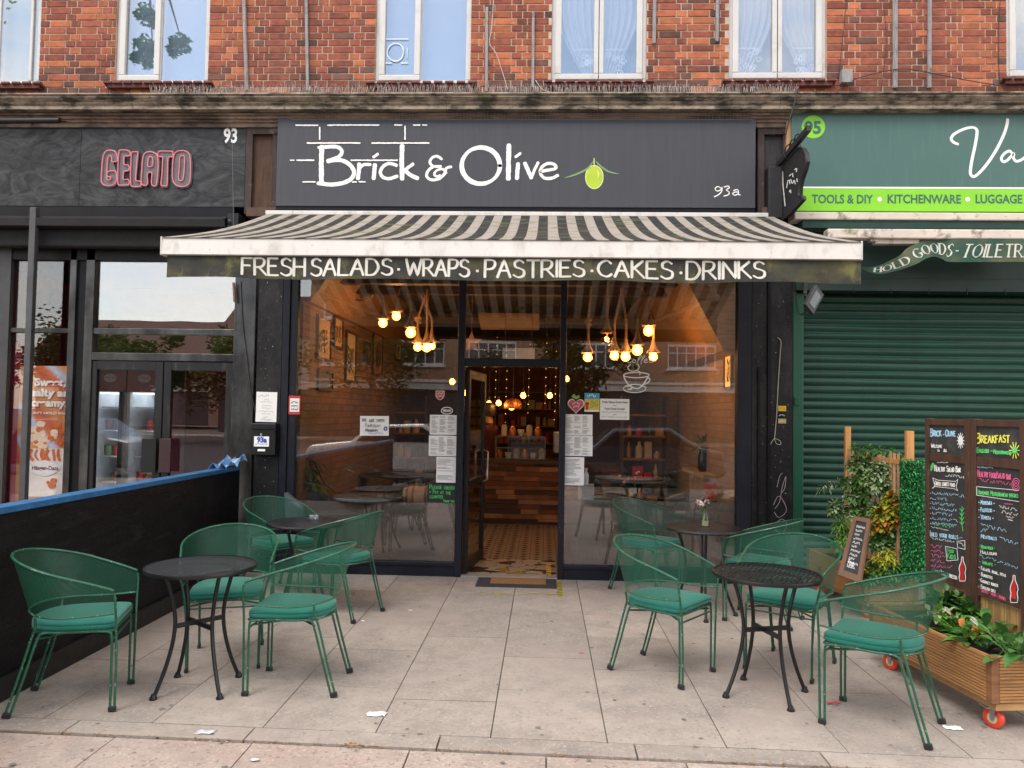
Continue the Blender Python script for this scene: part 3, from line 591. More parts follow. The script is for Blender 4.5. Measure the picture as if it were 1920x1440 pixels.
# shopfront joinery
ZT = 3.55
cafe = thing('cafe_shopfront', 'dark navy framed cafe shopfront with two large panes and an open doorway', 'shopfront', (-.3, 0, 0))
def X(px, py=800, Y=0.): return P(px, py, Y).x
def Z(py, px=960, Y=0.): return P(px, py, Y).z
xl0, xl1, xm0, xm1, xm2, xm3, xr0, xr1 = X(541), X(555), X(857), X(872), X(1047), X(1060), X(1380), X(1406)
zsill = Z(1052, 700); zsr = Z(1060, 1250)
mb = MB()
mb.box(X(528), xl0, -.05, .06, 0, ZT); mb.box(xl0+.0, xl1, -.03, .06, 0, ZT); mb.build('side_frame', NAVY, cafe, bevel=.004)
mb = MB(); mb.box(xr0, xr1, -.05, .06, 0, ZT); mb.build('side_frame', NAVY, cafe, bevel=.004)
mb = MB(); mb.box(xm0, xm1-.012, -.045, .06, 0, ZT); mb.build('door_post', NAVY, cafe, bevel=.004); mb = MB(); mb.box(xm2+.008, xm3, -.045, .06, 0, ZT); mb.build('door_post', NAVY, cafe, bevel=.004)
mb = MB(); mb.box(xm1-.012, xm2+.008, -.04, .05, Z(688), Z(673)); mb.build('transom', NAVY, cafe, bevel=.004)
mb = MB(); mb.box(xl1, xm0, -.035, .05, 0, zsill); mb.box(xl1, xm0, -.05, .05, zsill-.025, zsill+.012); mb.build('stall_riser', NAVY, cafe, bevel=.004)
mb = MB(); mb.box(xm3, xr0, -.035, .05, 0, zsill); mb.box(xm3, xr0, -.05, .05, zsill-.025, zsill+.012); mb.build('stall_riser', NAVY, cafe, bevel=.004)
mb = MB(); mb.box(xl1, xm0, 0, .006, zsill+.012, ZT); mb.build('window_pane', GLASS, cafe)
mb = MB(); mb.box(xm3, xr0, 0, .006, zsill+.012, ZT); mb.build('window_pane', GLASS, cafe)
mb = MB(); mb.box(xm1-.012, xm2+.008, 0, .006, Z(673), ZT); mb.build('transom_pane', GLASS, cafe)
zf = Z(941, 700)
mb = MB(); mb.box(xl1+.01, xm0-.01, -.0035, -.0008, zsill+.016, zf); mb.build('frosted_band', FILM, cafe)
mb = MB(); mb.box(xm3+.01, xr0-.01, -.0035, -.0008, zsill+.016, Z(939,1200)); mb.build('frosted_band', FILM, cafe)
mb = MB(); mb.box(xl0-.3, xr1+.05, -.08, .12, ZT, P(968,396,YS).z+.02); mb.build('head_panel', BLACKP, cafe)
mb = MB(); mb.box(xm1-.012, xm2+.008, -.06, .08, -.01, .018); mb.build('threshold', mat('worn_threshold', (.30,.30,.29), .5, metal=.3), cafe, bevel=.003)
# the open door leaf, swung inward against the left side
dl = MB(); X0 = X(880); dx = X0
Ld = .93; zt_ = Z(690)-.01
ang = R(84); dv = Vector((math.cos(ang), math.sin(ang), 0)); o0 = Vector((xm1+.015, .03, .02))
def dbar(s0, s1, z0, z1, th=.045): dl.obox(o0+dv*((s0+s1)/2)+Vector((0,0,(z0+z1)/2)), (s1-s0, th, z1-z0), (0,0,ang))
dbar(0,.075,0,zt_-.03); dbar(Ld-.075,Ld,0,zt_-.03); dbar(.075,Ld-.075,0,.10); dbar(.075,Ld-.075,zt_-.12,zt_-.03); dbar(.075,Ld-.075,.86,.92)
door = dl.build('door', mat('door_metal', (.010,.010,.011), .45, metal=.1, var=.2), cafe, bevel=.003)
gl = MB(); gl.obox(o0+dv*Ld/2+Vector((0,0,zt_/2)), (Ld-.15, .008, zt_-.2), (0,0,ang)); gl.build('door_pane', GLASS_CLEAR, door)
hd = MB(); q = o0+dv*(Ld-.1)+Vector((.05,0,0)); hd.tube([q+Vector((-.03,0,.85)), q+Vector((.02,0,.87)), q+Vector((.02,0,1.18)), q+Vector((-.03,0,1.2))], .01, 8); hd.build('door_handle', mat('brushed_steel', (.5,.5,.5), .3, metal=1.), door, smooth=True)

# pilasters
def pil(name, label, x0, x1, y, z1, m):
    mb = MB(); mb.box(x0, x1, y, .16, .16, z1); z = .16
    for zz in (.9, 1.55, 2.42): mb.box(x0-.001, x1+.001, y-.0015, y+.01, zz, zz+.004)
    mb.box(x0-.008, x1+.008, y-.02, .16, 0, .16); return tag(mb.build(name, m, bevel=.003), label, 'pilaster')
pil('granite_pilaster', 'speckled black granite pilaster left of the cafe window with a letterbox on it', X(481), X(527), -.045, 3.62, GRANITE)
pr = pil('granite_pilaster', 'speckled black granite pilaster right of the cafe window beside the green shutter', X(1407), X(1483), -.045, 3.62, GRANITE)
mb = MB(); mb.box(X(1418), X(1422), -.060, -.045, Z(985,1420), Z(690,1420)); mb.build('conduit', BLACKP, pr)
mb = MB(); mb.box(X(1436), X(1442), -.065, -.045, .3, Z(527,1440)); mb.build('conduit', BLACKP, pr)
pn = Pen(tr(1280,480,3,-.05), 3)
for pts in ([(520,1420),(545,1380),(560,1300),(580,1240),(575,1300),(560,1330)], [(510,1400),(540,1350),(575,1395),(580,1440),(540,1470),(515,1440)], [(530,1300),(545,1240),(560,1220)], [(525,1500),(560,1480),(585,1510),(560,1560),(520,1540)]): pn.stroke(cr(pts, 5), 3)
pn.build('graffiti', mat('pink_chalk', (.42,.33,.34), .8), pr)
# old timber end panels beside the signboard
def endpanel(px0, px1, label, wood):
    t = thing('fascia_bracket', label, 'panel', (P((px0+px1)/2,388,-.05).x, 0, P(px0,398,-.05).z)); mb = MB(); z0 = P(px0,402,-.08).z; z1 = P(px0,236,-.08).z; a = P(px0,300,-.08).x; b = P(px1,300,-.08).x
    mb.box(a, a+(b-a)*.2, -.10, .1, z0, z1); mb.box(a+(b-a)*.2, b, -.10, .1, z1-.09, z1); mb.box(a+(b-a)*.82, b, -.09, .1, z0, z1-.09); mb.build('frame', mat('old_black_wood', (.045,.03,.025), .8, var=.4, stretch=(8,1,1), stain=((.20,.12,.08),7,.6,.7)), t)
    mb = MB(); mb.box(a+(b-a)*.2, b-(b-a)*.18, -.055, .1, z0+.05, z1-.09); mb.build('panel', wood, t)
    mb = MB(); mb.box(a+(b-a)*.1, b+.05, -.13, .1, z0-.03, z0+.06); mb.build('sill', mat('old_wood_ledge', (.09,.055,.04), .9, var=.4), t)
endpanel(462, 522, 'weathered brown timber end panel between the gelato fascia and the grey sign', mat('bare_wood', (.075,.036,.019), .8, var=.4, scale=5, stretch=(8,1,.7), stain=((.03,.02,.015),4,.5,.75)))
endpanel(1420, 1478, 'black painted timber end panel between the grey sign and the green sign', mat('black_wood', (.022,.021,.022), .7, var=.4, scale=5, stretch=(8,1,.7)))

# ---------------------------------------------------------------- things fixed to the cafe front
def paper(px0, px1, py0, py1, Y, label, cat='notice', name='paper_notice', m=None, tilt=0., group=None):
    a = P((px0+px1)/2, (py0+py1)/2, Y); w = P(px1,py0,Y).x-P(px0,py0,Y).x; h = P(px0,py0,Y).z-P(px0,py1,Y).z
    t = thing(name, label, cat, tuple(a-Vector((0,0,h/2))), group); rot = Matrix.Rotation(tilt, 3, 'Y')
    mb = MB(); mb.obox(a, (w, .0012, h), rot); mb.build('sheet', m or PAPER, t)
    return t, plane(a-rot @ Vector((w/2, .0012, h/2)), rot @ Vector((1,0,0)), rot @ Vector((0,0,1))), w, h
HANDW = dict(rough=.05, jit=.06)
BLK = mat('marker_black', (.03,.03,.04), .8); BLUEM = mat('marker_blue', (.05,.10,.45), .8); REDM = mat('print_red', (.55,.05,.05), .6)
YI = -.006
t, xf, w, h = paper(675, 729, 780, 817, YI, 'small white hand-written opening days notice on the left pane', tilt=R(-.8))
pn = Pen(xf, 2); pn.fit('We are open', .02, w*.86, h*.70, .040, .0036, **HANDW); pn.fit('Thursday', w*.16, w*.74, h*.44, .034, .0034, **HANDW); pn.fit('Monday', w*.2, w*.64, h*.20, .034, .0044, **HANDW); pn.build('writing', BLK, t)
pn = Pen(xf, 3); pn.scrib(w*.3, w*.8, h*.06, .018, .003); pn.ring(w*.89, h*.36, .014, .016, .012); pn.build('blue_writing', BLUEM, t)
def menu(px0, px1, py0, py1, label, seed, cols=3):
    t, xf, w, h = paper(px0, px1, py0, py1, YI, label, 'menu', 'menu_sheet', group='menu sheets taped beside the door'); pn = Pen(xf, seed); y = h*.92
    cw = w*.88/cols
    for c in range(cols):
        y = h*.92
        while y > h*.07:
            if pn.rng.random() < .86: pn.rule(w*.06+c*cw, w*.06+c*cw+cw*pn.rng.uniform(.45,.9), y, h*.020)
            y -= h*.046
    pn.build('printed_lines', mat('faint_print', (.36,.36,.36), .8), t)
menu(806,858,778,815,'printed menu sheet left of the door, topmost of three',1); menu(804,857,817,855,'printed menu sheet left of the door, middle of three',2); menu(818,857,857,905,'narrow printed menu sheet left of the door, lowest of three',3,1)
menu(1058,1111,777,816,'printed menu sheet right of the door, topmost of three',4); menu(1058,1111,817,855,'printed menu sheet right of the door, middle of three',5); menu(1057,1095,857,910,'narrow printed menu sheet right of the door, lowest of three',6,1)
t, xf, w, h = paper(801, 856, 907, 943, YI-.006, 'little blackboard in green chalk asking to order and pay', 'chalkboard', 'order_board', mat('chalkboard', (.028,.030,.031), .8, var=.3, stain=((.10,.10,.10),3,.55,.8)), R(.6))
GREENC = mat('chalk_green', (.10,.62,.16), .9); pn = Pen(xf, 5); pn.fit('Please order', w*.08, w*.95, h*.72, .040, .005, **HANDW); pn.fit('+ Pay at the', w*.08, w*.82, h*.47, .036, .0042, **HANDW); pn.fit('counter', w*.1, w*.56, h*.24, .038, .0046, **HANDW); pn.fit('Thank you', w*.55, w*.94, h*.06, .026, .004, **HANDW); pn.build('chalk_writing', GREENC, t)
t, xf, w, h = paper(1125, 1180, 748, 787, YI, 'white printed notice in four short lines on the right pane')
pn = Pen(xf, 6)
for txt, y, a, b in (('Fresh Village Greek Salad',.80,.07,.93),('Fresh Greek Souvlaki',.48,.16,.84)):
    q = MB(); ftext(q, txt, plane((0,0,0),(1,0,0),(0,0,1)), 1.); wd = max(v[0] for v in q.v); ftext(pn.mb, txt, plane(xf(w*a, h*y), (1,0,0), (0,0,1)), .030, .0006, w*(b-a)/wd/.030, d=.002)
for y, a, b in ((.33,.08,.92),(.10,.06,.94)): pn.scrib(w*a, w*b, h*y, .014, .0026)
pn.rule(w*.45, w*.55, h*.68, .004); pn.rule(w*.45, w*.55, h*.24, .004); pn.build('printed_lines', INK, t)
t, xf, w, h = paper(1096, 1124, 737, 772, YI, 'small yellow and blue poster on the right pane', 'poster', 'small_poster', mat('poster_yellow', (.70,.56,.09), .6, var=.1))
pn = Pen(xf, 2); pn.fill([(0,h*.68),(w,h*.68),(w,h),(0,h)]); pn.build('blue_band', mat('poster_blue', (.06,.36,.58), .6), t)
pn = Pen(xf, 3); pn.d = .003; pn.scrib(w*.2, w*.85, h*.76, .036, .008); pn.fill([(0,0),(w,0),(w,h*.09),(0,h*.09)]); pn.build('white_print', WHITE_PAINT, t)
pn = Pen(xf, 4); pn.ring(w*.17, h*.42, w*.06, h*.06, .02); pn.stroke([(w*.17,h*.36),(w*.17,h*.14)], .028); pn.build('red_print', REDM, t)
pn = Pen(xf, 5); [pn.scrib(w*.4, w*.88, h*y, .022, .005) for y in (.5,.36,.22)]; pn.build('green_print', mat('poster_green', (.22,.36,.06), .6), t)
# heart shaped strawberry sticker
def heart(cx, cy, s): return [(cx+s*.062*16*math.sin(q)**3, cy+s*.062*(13*math.cos(q)-5*math.cos(2*q)-2*math.cos(3*q)-math.cos(4*q))) for q in [k*2*math.pi/40 for k in range(40)]]
t = thing('heart_sticker', 'pink heart shaped sticker with a green leaf on the right pane', 'sticker', tuple(P(1080,775,YI))); xf = plane(P(1080,760,YI), (1,0,0), (0,0,1))
pn = Pen(xf, 1); pn.fill(heart(0,0,.085)); pn.d += .001; pn.build('border', mat('sticker_cream', (.72,.62,.55), .5), t)
pn = Pen(xf, 1); pn.d = .003; pn.fill(heart(0,0,.072)); pn.build('heart', mat('sticker_pink', (.56,.09,.15), .5), t)
pn = Pen(xf, 1); pn.d = .0045; pn.scrib(-.035,.04,.008,.02,.005); pn.scrib(-.03,.035,-.022,.02,.005); pn.build('writing', WHITE_PAINT, t)
pn = Pen(xf, 1); pn.d = .004; pn.fill([(-.05,.085),(-.02,.115),(0,.09),(.03,.105),(.04,.08),(0,.06)]); pn.build('leaf', mat('sticker_green', (.22,.42,.08), .5), t)
t = thing('shield_sticker', 'red shield shaped sticker on the left pane near the door', 'sticker', tuple(P(825,750,YI))); xf = plane(P(825,741,YI), (1,0,0), (0,0,1)); sh = [(-.044,.045),(.044,.045),(.044,-.01),(.028,-.035),(0,-.05),(-.028,-.035),(-.044,-.01)]
pn = Pen(xf, 1); pn.fill(sh); pn.build('border', WHITE_PAINT, t); pn = Pen(xf, 1); pn.d = .0028; pn.fill([(a*.88, b*.88) for a, b in sh]); pn.build('shield', mat('shield_red', (.45,.05,.04), .5), t)
pn = Pen(xf, 2); pn.d = .004; pn.scrib(-.03,.03,.014,.014,.004); pn.rule(-.036,.036,.002,.004); pn.scrib(-.026,.026,-.022,.012,.004); pn.build('writing', WHITE_PAINT, t)
t = thing('vegan_sticker', 'small white oval sticker reading VEGAN on the left pane', 'sticker', tuple(P(838,778,YI))); xf = plane(P(838,770,YI), (1,0,0), (0,0,1)); pn = Pen(xf, 1); pn.ring(0,0,.056,.034,.008); pn.fit('VEGAN', -.038,.040,-.011,.022,.006); pn.build('white_print', WHITE_PAINT, t)
t, xf, w, h = paper(541, 563, 742, 777, -.036, 'red and white fire safety notice at the left edge of the window', 'notice', 'safety_notice', mat('notice_red', (.58,.04,.04), .5))
pn = Pen(xf, 1); pn.fill([(w*.12,h*.14),(w*.92,h*.14),(w*.92,h*.86),(w*.12,h*.86)]); pn.build('white_field', PAPER, t); pn = Pen(xf, 1); pn.d = .003; [pn.scrib(w*.25,w*.8,h*y,.016,.006) for y in (.6,.4,.24)]; pn.build('print', BLK, t)
t, xf, w, h = paper(480, 519, 735, 791, -.05, 'white printed opening hours sheet taped to the granite above the letterbox', tilt=R(.6))
pn = Pen(xf, 1); [pn.scrib(w*a,w*b,h*y,.014,.003) for y,a,b in ((.72,.4,.6),(.64,.22,.8),(.52,.25,.75),(.44,.3,.7),(.33,.12,.88),(.25,.3,.7),(.13,.4,.6),(.06,.25,.75))]; pn.build('print', mat('faint_print', (.36,.36,.36)), t)
pn = Pen(xf, 2); pn.scrib(w*.1,w*.6,h*.84,.02,.004); pn.build('red_heading', mat('faint_red', (.6,.25,.28)), t)
# letterbox
t = thing('letterbox', 'black wall letterbox with a white 93a label', 'letterbox', tuple(P(493,853,-.05))); mb = pbox(472, 516, 796, 854, -.13, .085); mb.build('box', DARKMETAL, t, bevel=.008)
mb = pbox(470, 517, 794, 805, -.142, .095); mb.build('lid', DARKMETAL, t, bevel=.006); t2, xf, w, h = None, plane(P(476,837,-.132), (1,0,0), (0,0,1)), P(504,818,-.13).x-P(476,818,-.13).x, P(476,818,-.13).z-P(476,837,-.13).z
mb = MB(); mb.quad(xf(0,0,0), xf(w,0,0), xf(w,h,0), xf(0,h,0)); mb.build('label_plate', PAPER, t)
pn = Pen(xf, 1); ftext(pn.mb, '93a', xf, h*.72, .004, .95, d=.0015); 
for v in range(len(pn.mb.v)): q = pn.mb.v[v]; pn.mb.v[v] = (q[0]+w*.2, q[1], q[2]+h*.42)
pn.scrib(w*.1, w*.9, h*.14, h*.16, .0035); pn.build('label_print', BLUEM, t)
mb = pbox(483, 497, 842, 846, -.133, .004); mb.build('name_slot', PAPER, t)
mb = MB(); mb.lathe([(0,-.006),(.012,-.004),(.012,.004),(0,.006)], P(490,815,-.134), 12, (0,1,0)); mb.build('lock', mat('brushed_steel', (.5,.5,.5), .3, metal=1.), t, smooth=True)
# coffee cup decal
t = thing('coffee_decal', 'white coffee cup decal with the word coffee in steam on the right pane', 'window decal', tuple(P(1193,738,YI))); pn = Pen(tr(1040,640,4.5,YI+.004), 3)
pn.ring(690,285,108,22,9); pn.stroke(cr([(582,290),(600,335),(640,380),(700,398),(745,365),(788,300)], 6), 11); pn.stroke(cr([(775,312),(800,312),(800,335),(780,352),(748,362)], 6), 10); pn.ring(675,398,95,34,9); pn.stroke(cr([(610,380),(640,372),(650,400),(620,405)], 5), 12)
pn.stroke(cr([(640,195),(618,220),(632,245),(668,252),(700,240),(712,215),(700,190)], 6), 8); pn.stroke(cr([(700,250),(722,262),(716,282)], 6), 8)
for pts in ([(650,150),(625,140),(612,165),(625,182),(650,172)], [(668,150),(655,170),(672,180),(684,165),(668,152)], [(695,195),(705,150),(725,120),(730,130),(700,165)], [(728,195),(735,150),(755,120),(760,130),(732,165)], [(752,168),(778,160),(772,148),(758,160),(762,180),(785,175)], [(795,168),(818,160),(812,148),(800,160),(804,180),(830,172)]): pn.stroke(cr(pts, 5), 6)
pn.build('white_vinyl', mat('white_vinyl', (.8,.8,.78), .6), t)

# ---------------------------------------------------------------- the striped awning
aw = thing('striped_awning', 'wide black and cream striped shop awning with a mossy lettered valance', 'awning', (-.3, -1.2, 2.5))
YF = -2.28; YR = -.22; xa = P(497,402,YR).x; xb_ = P(1440,402,YR).x; fa = P(303,465,YF).x; fb = P(1615,465,YF).x
zr = P(968,404,YR).z; zfr = P(960,449,YF).z
m, n, l, b = nt('awning_stripes'); tc = n.new('ShaderNodeTexCoord'); sp = n.new('ShaderNodeSeparateXYZ'); l.new(tc.outputs['UV'], sp.inputs[0])
st = math_(n, l, 'LESS_THAN', math_(n, l, 'FRACT', math_(n, l, 'MULTIPLY', sp.outputs[0], 28.5)), .5)
c = mixc(n, l, st, (.048,.047,.049), (.50,.455,.41)); nz = noise(n, l, tc.outputs['Object'], 3.5, 6, .6, (1,2.5,1)); c = mixc(n, l, ramp(n, l, nz, .5, .75), c, (.20,.20,.085)); c = mixc(n, l, ramp(n, l, noise(n, l, tc.outputs['Object'], 45, 3), .70, .73), c, (.62,.6,.56))
l.new(c, b.inputs['Base Color']); b.inputs['Roughness'].default_value = .85; tl = n.new('ShaderNodeBsdfTranslucent'); l.new(c, tl.inputs[0]); mx = n.new('ShaderNodeMixShader'); mx.inputs[0].default_value = .42; l.new(b.outputs[0], mx.inputs[1]); l.new(tl.outputs[0], mx.inputs[2]); l.new(mx.outputs[0], n['Material Output'].inputs[0])
mb = MB(); mb.uv = []; NU, NV = 90, 16; vs_ = []
for side in (0, 1):
    for j in range(NV+1):
        for i in range(NU+1):
            u, v = i/NU, j/NV; x0_ = fa+(fb-fa)*u; xx = x0_; sag = .055*math.sin(math.pi*v)*(.75+.25*math.sin(u*math.pi)); zz = zr+(zfr-zr)*v - sag - side*.004
            vs_.append((xx, YR+(YF-YR)*v, zz)); mb.uv.append((u, v))
W = NU+1; fs = [(j*W+i, j*W+i+1, (j+1)*W+i+1, (j+1)*W+i) for j in range(NV) for i in range(NU)]; of = W*(NV+1)
fs += [tuple(of+q for q in reversed(f)) for f in fs[:]]
mb.add(vs_, fs); mb.build('canopy', m, aw, smooth=60)
mb = MB(); z0 = P(960,481,YF).z; z1 = P(960,448,YF).z
mb.ext([(YF, z0), (YF+.012, z0-.006), (YF+.075, z0+.0), (YF+.09, z1-.05), (YF+.04, z1), (YF+.008, z1-.004)], fa, fb); mb.build('front_bar', WHITE_METAL, aw, smooth=35)
mb = MB()
for x, s in ((fa, -1), (fb, 1)): mb.box(x, x+s*.012, YF-.002, YF+.092, z0-.008, z1+.003)
mb.build('end_cap', WHITE_METAL, aw, bevel=.006)
mb = MB(); zc0 = P(968,404.5,-.24).z; zc1 = P(968,396.5,-.24).z; mb.box(P(497,400,-.24).x, P(1441,400,-.24).x, -.24, -.15, zc0, zc1); mb.build('cover_strip', WHITE_METAL, aw, bevel=.006)
mb = MB(); mb.tube([(xa, -.16, zr-.03), (xb_, -.16, zr-.03)], .045, 12); mb.build('roller', DARKMETAL, aw, smooth=True)
for s in (-1, 1):
    mb = MB(); p0 = Vector(((xa+xb_)/2+s*1.75, -.15, zr-.1)); p1 = Vector(((xa+xb_)/2+s*2.3, -1.2, (zr+zfr)/2-.22)); p2 = Vector(((xa+xb_)/2+s*1.6, YF+.08, z0+.05))
    mb.tube([p0, p1], .025, 8); mb.tube([p1, p2], .022, 8); mb.ball(p1, .04); mb.build('folding_arm', WHITE_METAL, aw, smooth=True)
# valance: thin mossy cloth with painted capitals
YV = YF+.03; va = P(314,500,YV).x; vb = P(1614,500,YV).x; vt = P(960,480,YV).z; vbz = P(960,526,YV).z
VAL = mat('mossy_valance', (.034,.034,.029), .9, var=.3, scale=6, bump=.3, bscale=250, stain=[((.090,.084,.036),2.4,.45,.68,(1,1,1.5)),((.16,.15,.05),4.5,.55,.72,(1.6,1,.9)),((.018,.02,.028),1.7,.60,.72,(2.2,1,.25)),((.40,.38,.30),60,.70,.74)])
def vf(u, v, d=0): x = va+(vb-va)*u; k = 1-v; return Vector((x, YV-.004-.012*math.sin(u*31)*k-.006*math.sin(u*77+1)*k-d, vt+(vbz+.007*math.sin(u*23)-vt)*k))
mb = MB(); mb.grid(lambda u, v: vf(u, v, 0), 140, 4); mb.grid(lambda u, v: vf(1-u, v, -.003), 140, 4); val = mb.build('valance', VAL, aw, smooth=60)
VLET = mat('valance_lettering', (.66,.645,.585), .8, var=.1, scale=7, stain=((.34,.33,.20),4,.55,.8))
pn = Pen(lambda a, b, d=0: vf((a-314)/1300., (526-b)/46., d), 9)
for txt, x0, x1 in (('FRESH',459,585),('SALADS',592,751),('.',753,764),('WRAPS',773,896),('.',903,912),('PASTRIES',922,1112),('.',1117,1126),('CAKES',1133,1276),('.',1282,1290),('DRINKS',1297,1444)):
    if txt == '.': pn.stroke([((x0+x1)/2-1, 508), ((x0+x1)/2+1.2, 508)], 5)
    else: pn.fit(txt, x0, x1, 519, 31, 5.4, ysign=-1, nib=(R(20), .52), rough=.07, sp=.13)
    pn.build('painted_dot' if txt == '.' else 'painted_word', VLET, val); pn = Pen(pn.xf, x0)
#'valance_lettering', (.66,.645,.585), .8, var=.1, scale=7, stain=((.34,.33,.20),4,.55,.8)), val)
# ---------------------------------------------------------------- right neighbour, number 95
TEAL = mat('teal_sign', (.056,.135,.115), .42, var=.06, scale=2, stain=((.085,.175,.155),5,.55,.8,(5,1,.4)))
LIME = mat('lime_vinyl', (.22,.60,.02), .45, var=.05, scale=3)
DKTEAL = mat('dark_teal_lettering', (.035,.125,.10), .5)
Y9 = -.16
t = thing('hardware_sign', 'teal and lime shop signboard numbered 95 listing tools, kitchenware and luggage', 'sign', (P(1700,395,Y9).x+.9, Y9, P(1700,395,Y9).z))
a = P(1484,198,Y9); zt = P(1700,198,Y9).z; zl = P(1700,353,Y9).z; zb9 = P(1700,396,Y9).z
mb = MB(); mb.box(a.x, 6.8, Y9, Y9+.12, zl, zt); mb.build('sign_board', TEAL, t, bevel=.003)
mb = MB(); mb.box(a.x, 6.8, Y9-.002, Y9+.12, zb9, zl-.001); mb.build('lime_band', LIME, t)
mb = MB(); mb.box(a.x, 6.8, Y9-.004, Y9-.002, zl-.004, zl+.012); mb.build('white_rule', WHITE_PAINT, t)
mb = MB(); mb.box(a.x, 6.8, Y9+.02, Y9+.3, zt+.001, zt+.03); mb.build('top_capping', BLACKP, t)
mb = MB(); mb.prism([P(1475,205,Y9+.02), P(1486,203,Y9+.02), P(1486,306,Y9+.02), P(1474,306,Y9+.02)], (0,.09,0)); mb.build('raw_batten', mat('raw_timber', (.46,.24,.10), .8, var=.15, stretch=(6,1,.5)), t, fix=True)
pn = Pen(plane(P(1525,238,Y9), (1,0,0), (0,0,1)), 1); r = P(1547,238,Y9).x-P(1525,238,Y9).x; pn.fill([(r*math.cos(q*.1571), r*math.sin(q*.1571)) for q in range(40)]); pn.build('number_disc', LIME, t)
mb = MB(); xf = plane(P(1508,250,Y9), (1,0,0), (0,0,1)); ftext(mb, '95', xf, .168, .006, .98, d=.004); mb.build('number', DKTEAL, t)
mb = MB(); zx = P(1523,381,Y9)
for s, p0, p1 in (('TOOLS & DIY',1522,1636),('KITCHENWARE',1663,1801),('LUGGAGE',1828,1916)):
    q = MB(); ftext(q, s, plane((0,0,0),(1,0,0),(0,0,1)), 1.); wd = max(v[0] for v in q.v); x0 = P(p0,381,Y9).x; x1 = P(p1,381,Y9).x
    ftext(mb, s, plane((x0, Y9-.002, P((p0+p1)/2,381,Y9).z), (1,0,0), (0,0,1)), .118, .0028, (x1-x0)/wd/.118, d=.002); mb.build('goods_lettering', DKTEAL, t); mb = MB()
pn = Pen(plane((0,0,0),(1,0,0),(0,0,1)), 1)
for p in (1649,1814): c = P(p,374,Y9); pn.xf = plane(c+Vector((0,-.002,0)), (1,0,0), (0,0,1)); pn.fill([(.022*math.cos(q*.314), .022*math.sin(q*.314)) for q in range(20)]); pn.build('bullet_dot', WHITE_PAINT, t); pn = Pen(pn.xf, 1)
pn = Pen(tr(1740,190,9,Y9), 2)
pn.stroke(cr([(505,725),(430,690),(390,630),(445,550),(600,470),(740,440),(812,470),(825,540),(792,750),(742,980),(713,1180),(730,1250),(775,1270),(860,1210),(1000,1050),(1150,820),(1270,580),(1330,400),(1342,305)], 8), 52, (R(10), .8))
pn.stroke(cr([(1405,862),(1365,840),(1290,880),(1235,960),(1270,1020),(1335,995),(1400,930),(1445,880),(1440,955),(1485,1010),(1570,990),(1680,910)], 8), 46)
pn.build('script_lettering', WHITE_PAINT, t)
# retracted awning of 95
t = thing('retracted_awning', 'rolled-up green shop awning with stained cream bars and drooping lettered valance', 'awning', (4.2, -.35, 3.1))
mb = MB(); ya = -.30; mb.box(P(1490,405,ya).x, 6.8, ya, ya+.2, P(1700,412,ya).z, P(1700,398,ya).z); mb.build('hood', CREAM_METAL, t, bevel=.01)
mb = MB(); mb.box(P(1505,420,-.28).x, 6.8, -.28, -.1, P(1700,428,-.28).z, P(1700,413,-.28).z); mb.build('folded_cloth', mat('green_cloth_dark', (.012,.045,.035), .8), t)
mb = MB(); yb = -.42; mb.box(P(1552,437,yb).x, 6.8, yb, yb+.12, P(1700,447,yb).z, P(1700,429,yb).z); mb.build('front_bar', CREAM_METAL, t, bevel=.012)
mb = MB(); p = P(1640,455,-.36); q = P(1722,458,-.36); mb.box(p.x, q.x, -.38, -.30, q.z, P(1680,449,-.36).z); mb.box(p.x-.05, p.x+.02, -.39, -.32, q.z+.02, p.z+.03); mb.build('folding_arm', CREAM_METAL, t, bevel=.004)
VG = mat('green_valance', (.035,.105,.075), .85, var=.15, scale=4, stain=((.17,.17,.075),3,.42,.68,(1,1,1)), trans=.15)
top = [(1618,500),(1630,501),(1650,497),(1670,488),(1688,478),(1700,466),(1720,456),(1742,449),(1770,448),(1800,448),(1860,448),(1930,448)]
bot = [(1612,502),(1628,509),(1648,514),(1680,508),(1705,500),(1722,493),(1738,484),(1752,481),(1768,486),(1782,491),(1850,491),(1930,491)]
dep = [.10,.09,.06,.02,-.01,.0,.02,.04,.03,.0,0,0]
tp = cr([(a, b, d) for (a, b), d in zip(top, dep)], 6); bp = cr([(a, b, d+.02) for (a, b), d in zip(bot, dep)], 6)
def vg(u, v, d=0):
    k = u*(len(tp)-1); i = min(int(k), len(tp)-2); f = k-i; T = tp[i].lerp(tp[i+1], f); B = bp[i].lerp(bp[i+1], f); M = T.lerp(B, v); return P(M.x, M.y, yb-.005+M.z)+Vector((0,-d,0))
mb = MB(); mb.grid(lambda u, v: vg(u, v), 90, 4); mb.grid(lambda u, v: vg(1-u, v, -.003), 90, 4); vgo = mb.build('valance', VG, t, smooth=70)
def su(px):
    best = 0; bd = 1e9
    for i in range(len(tp)):
        dd = abs((tp[i].x+bp[i].x)/2-px)
        if dd < bd: bd = dd; best = i
    return best/(len(tp)-1)
pn = Pen(lambda a, b, d=0: vg(su2(a), .79-.55*b, d), 3)
def su2(px):
    xs_ = [(tp[i].x+bp[i].x)/2 for i in range(len(tp))]
    for i in range(len(xs_)-1):
        if xs_[i] <= px <= xs_[i+1]: return (i+(px-xs_[i])/(xs_[i+1]-xs_[i]+1e-9))/(len(xs_)-1)
    return 0 if px < xs_[0] else 1
CLET = mat('cream_lettering', (.66,.67,.60), .8, var=.08)
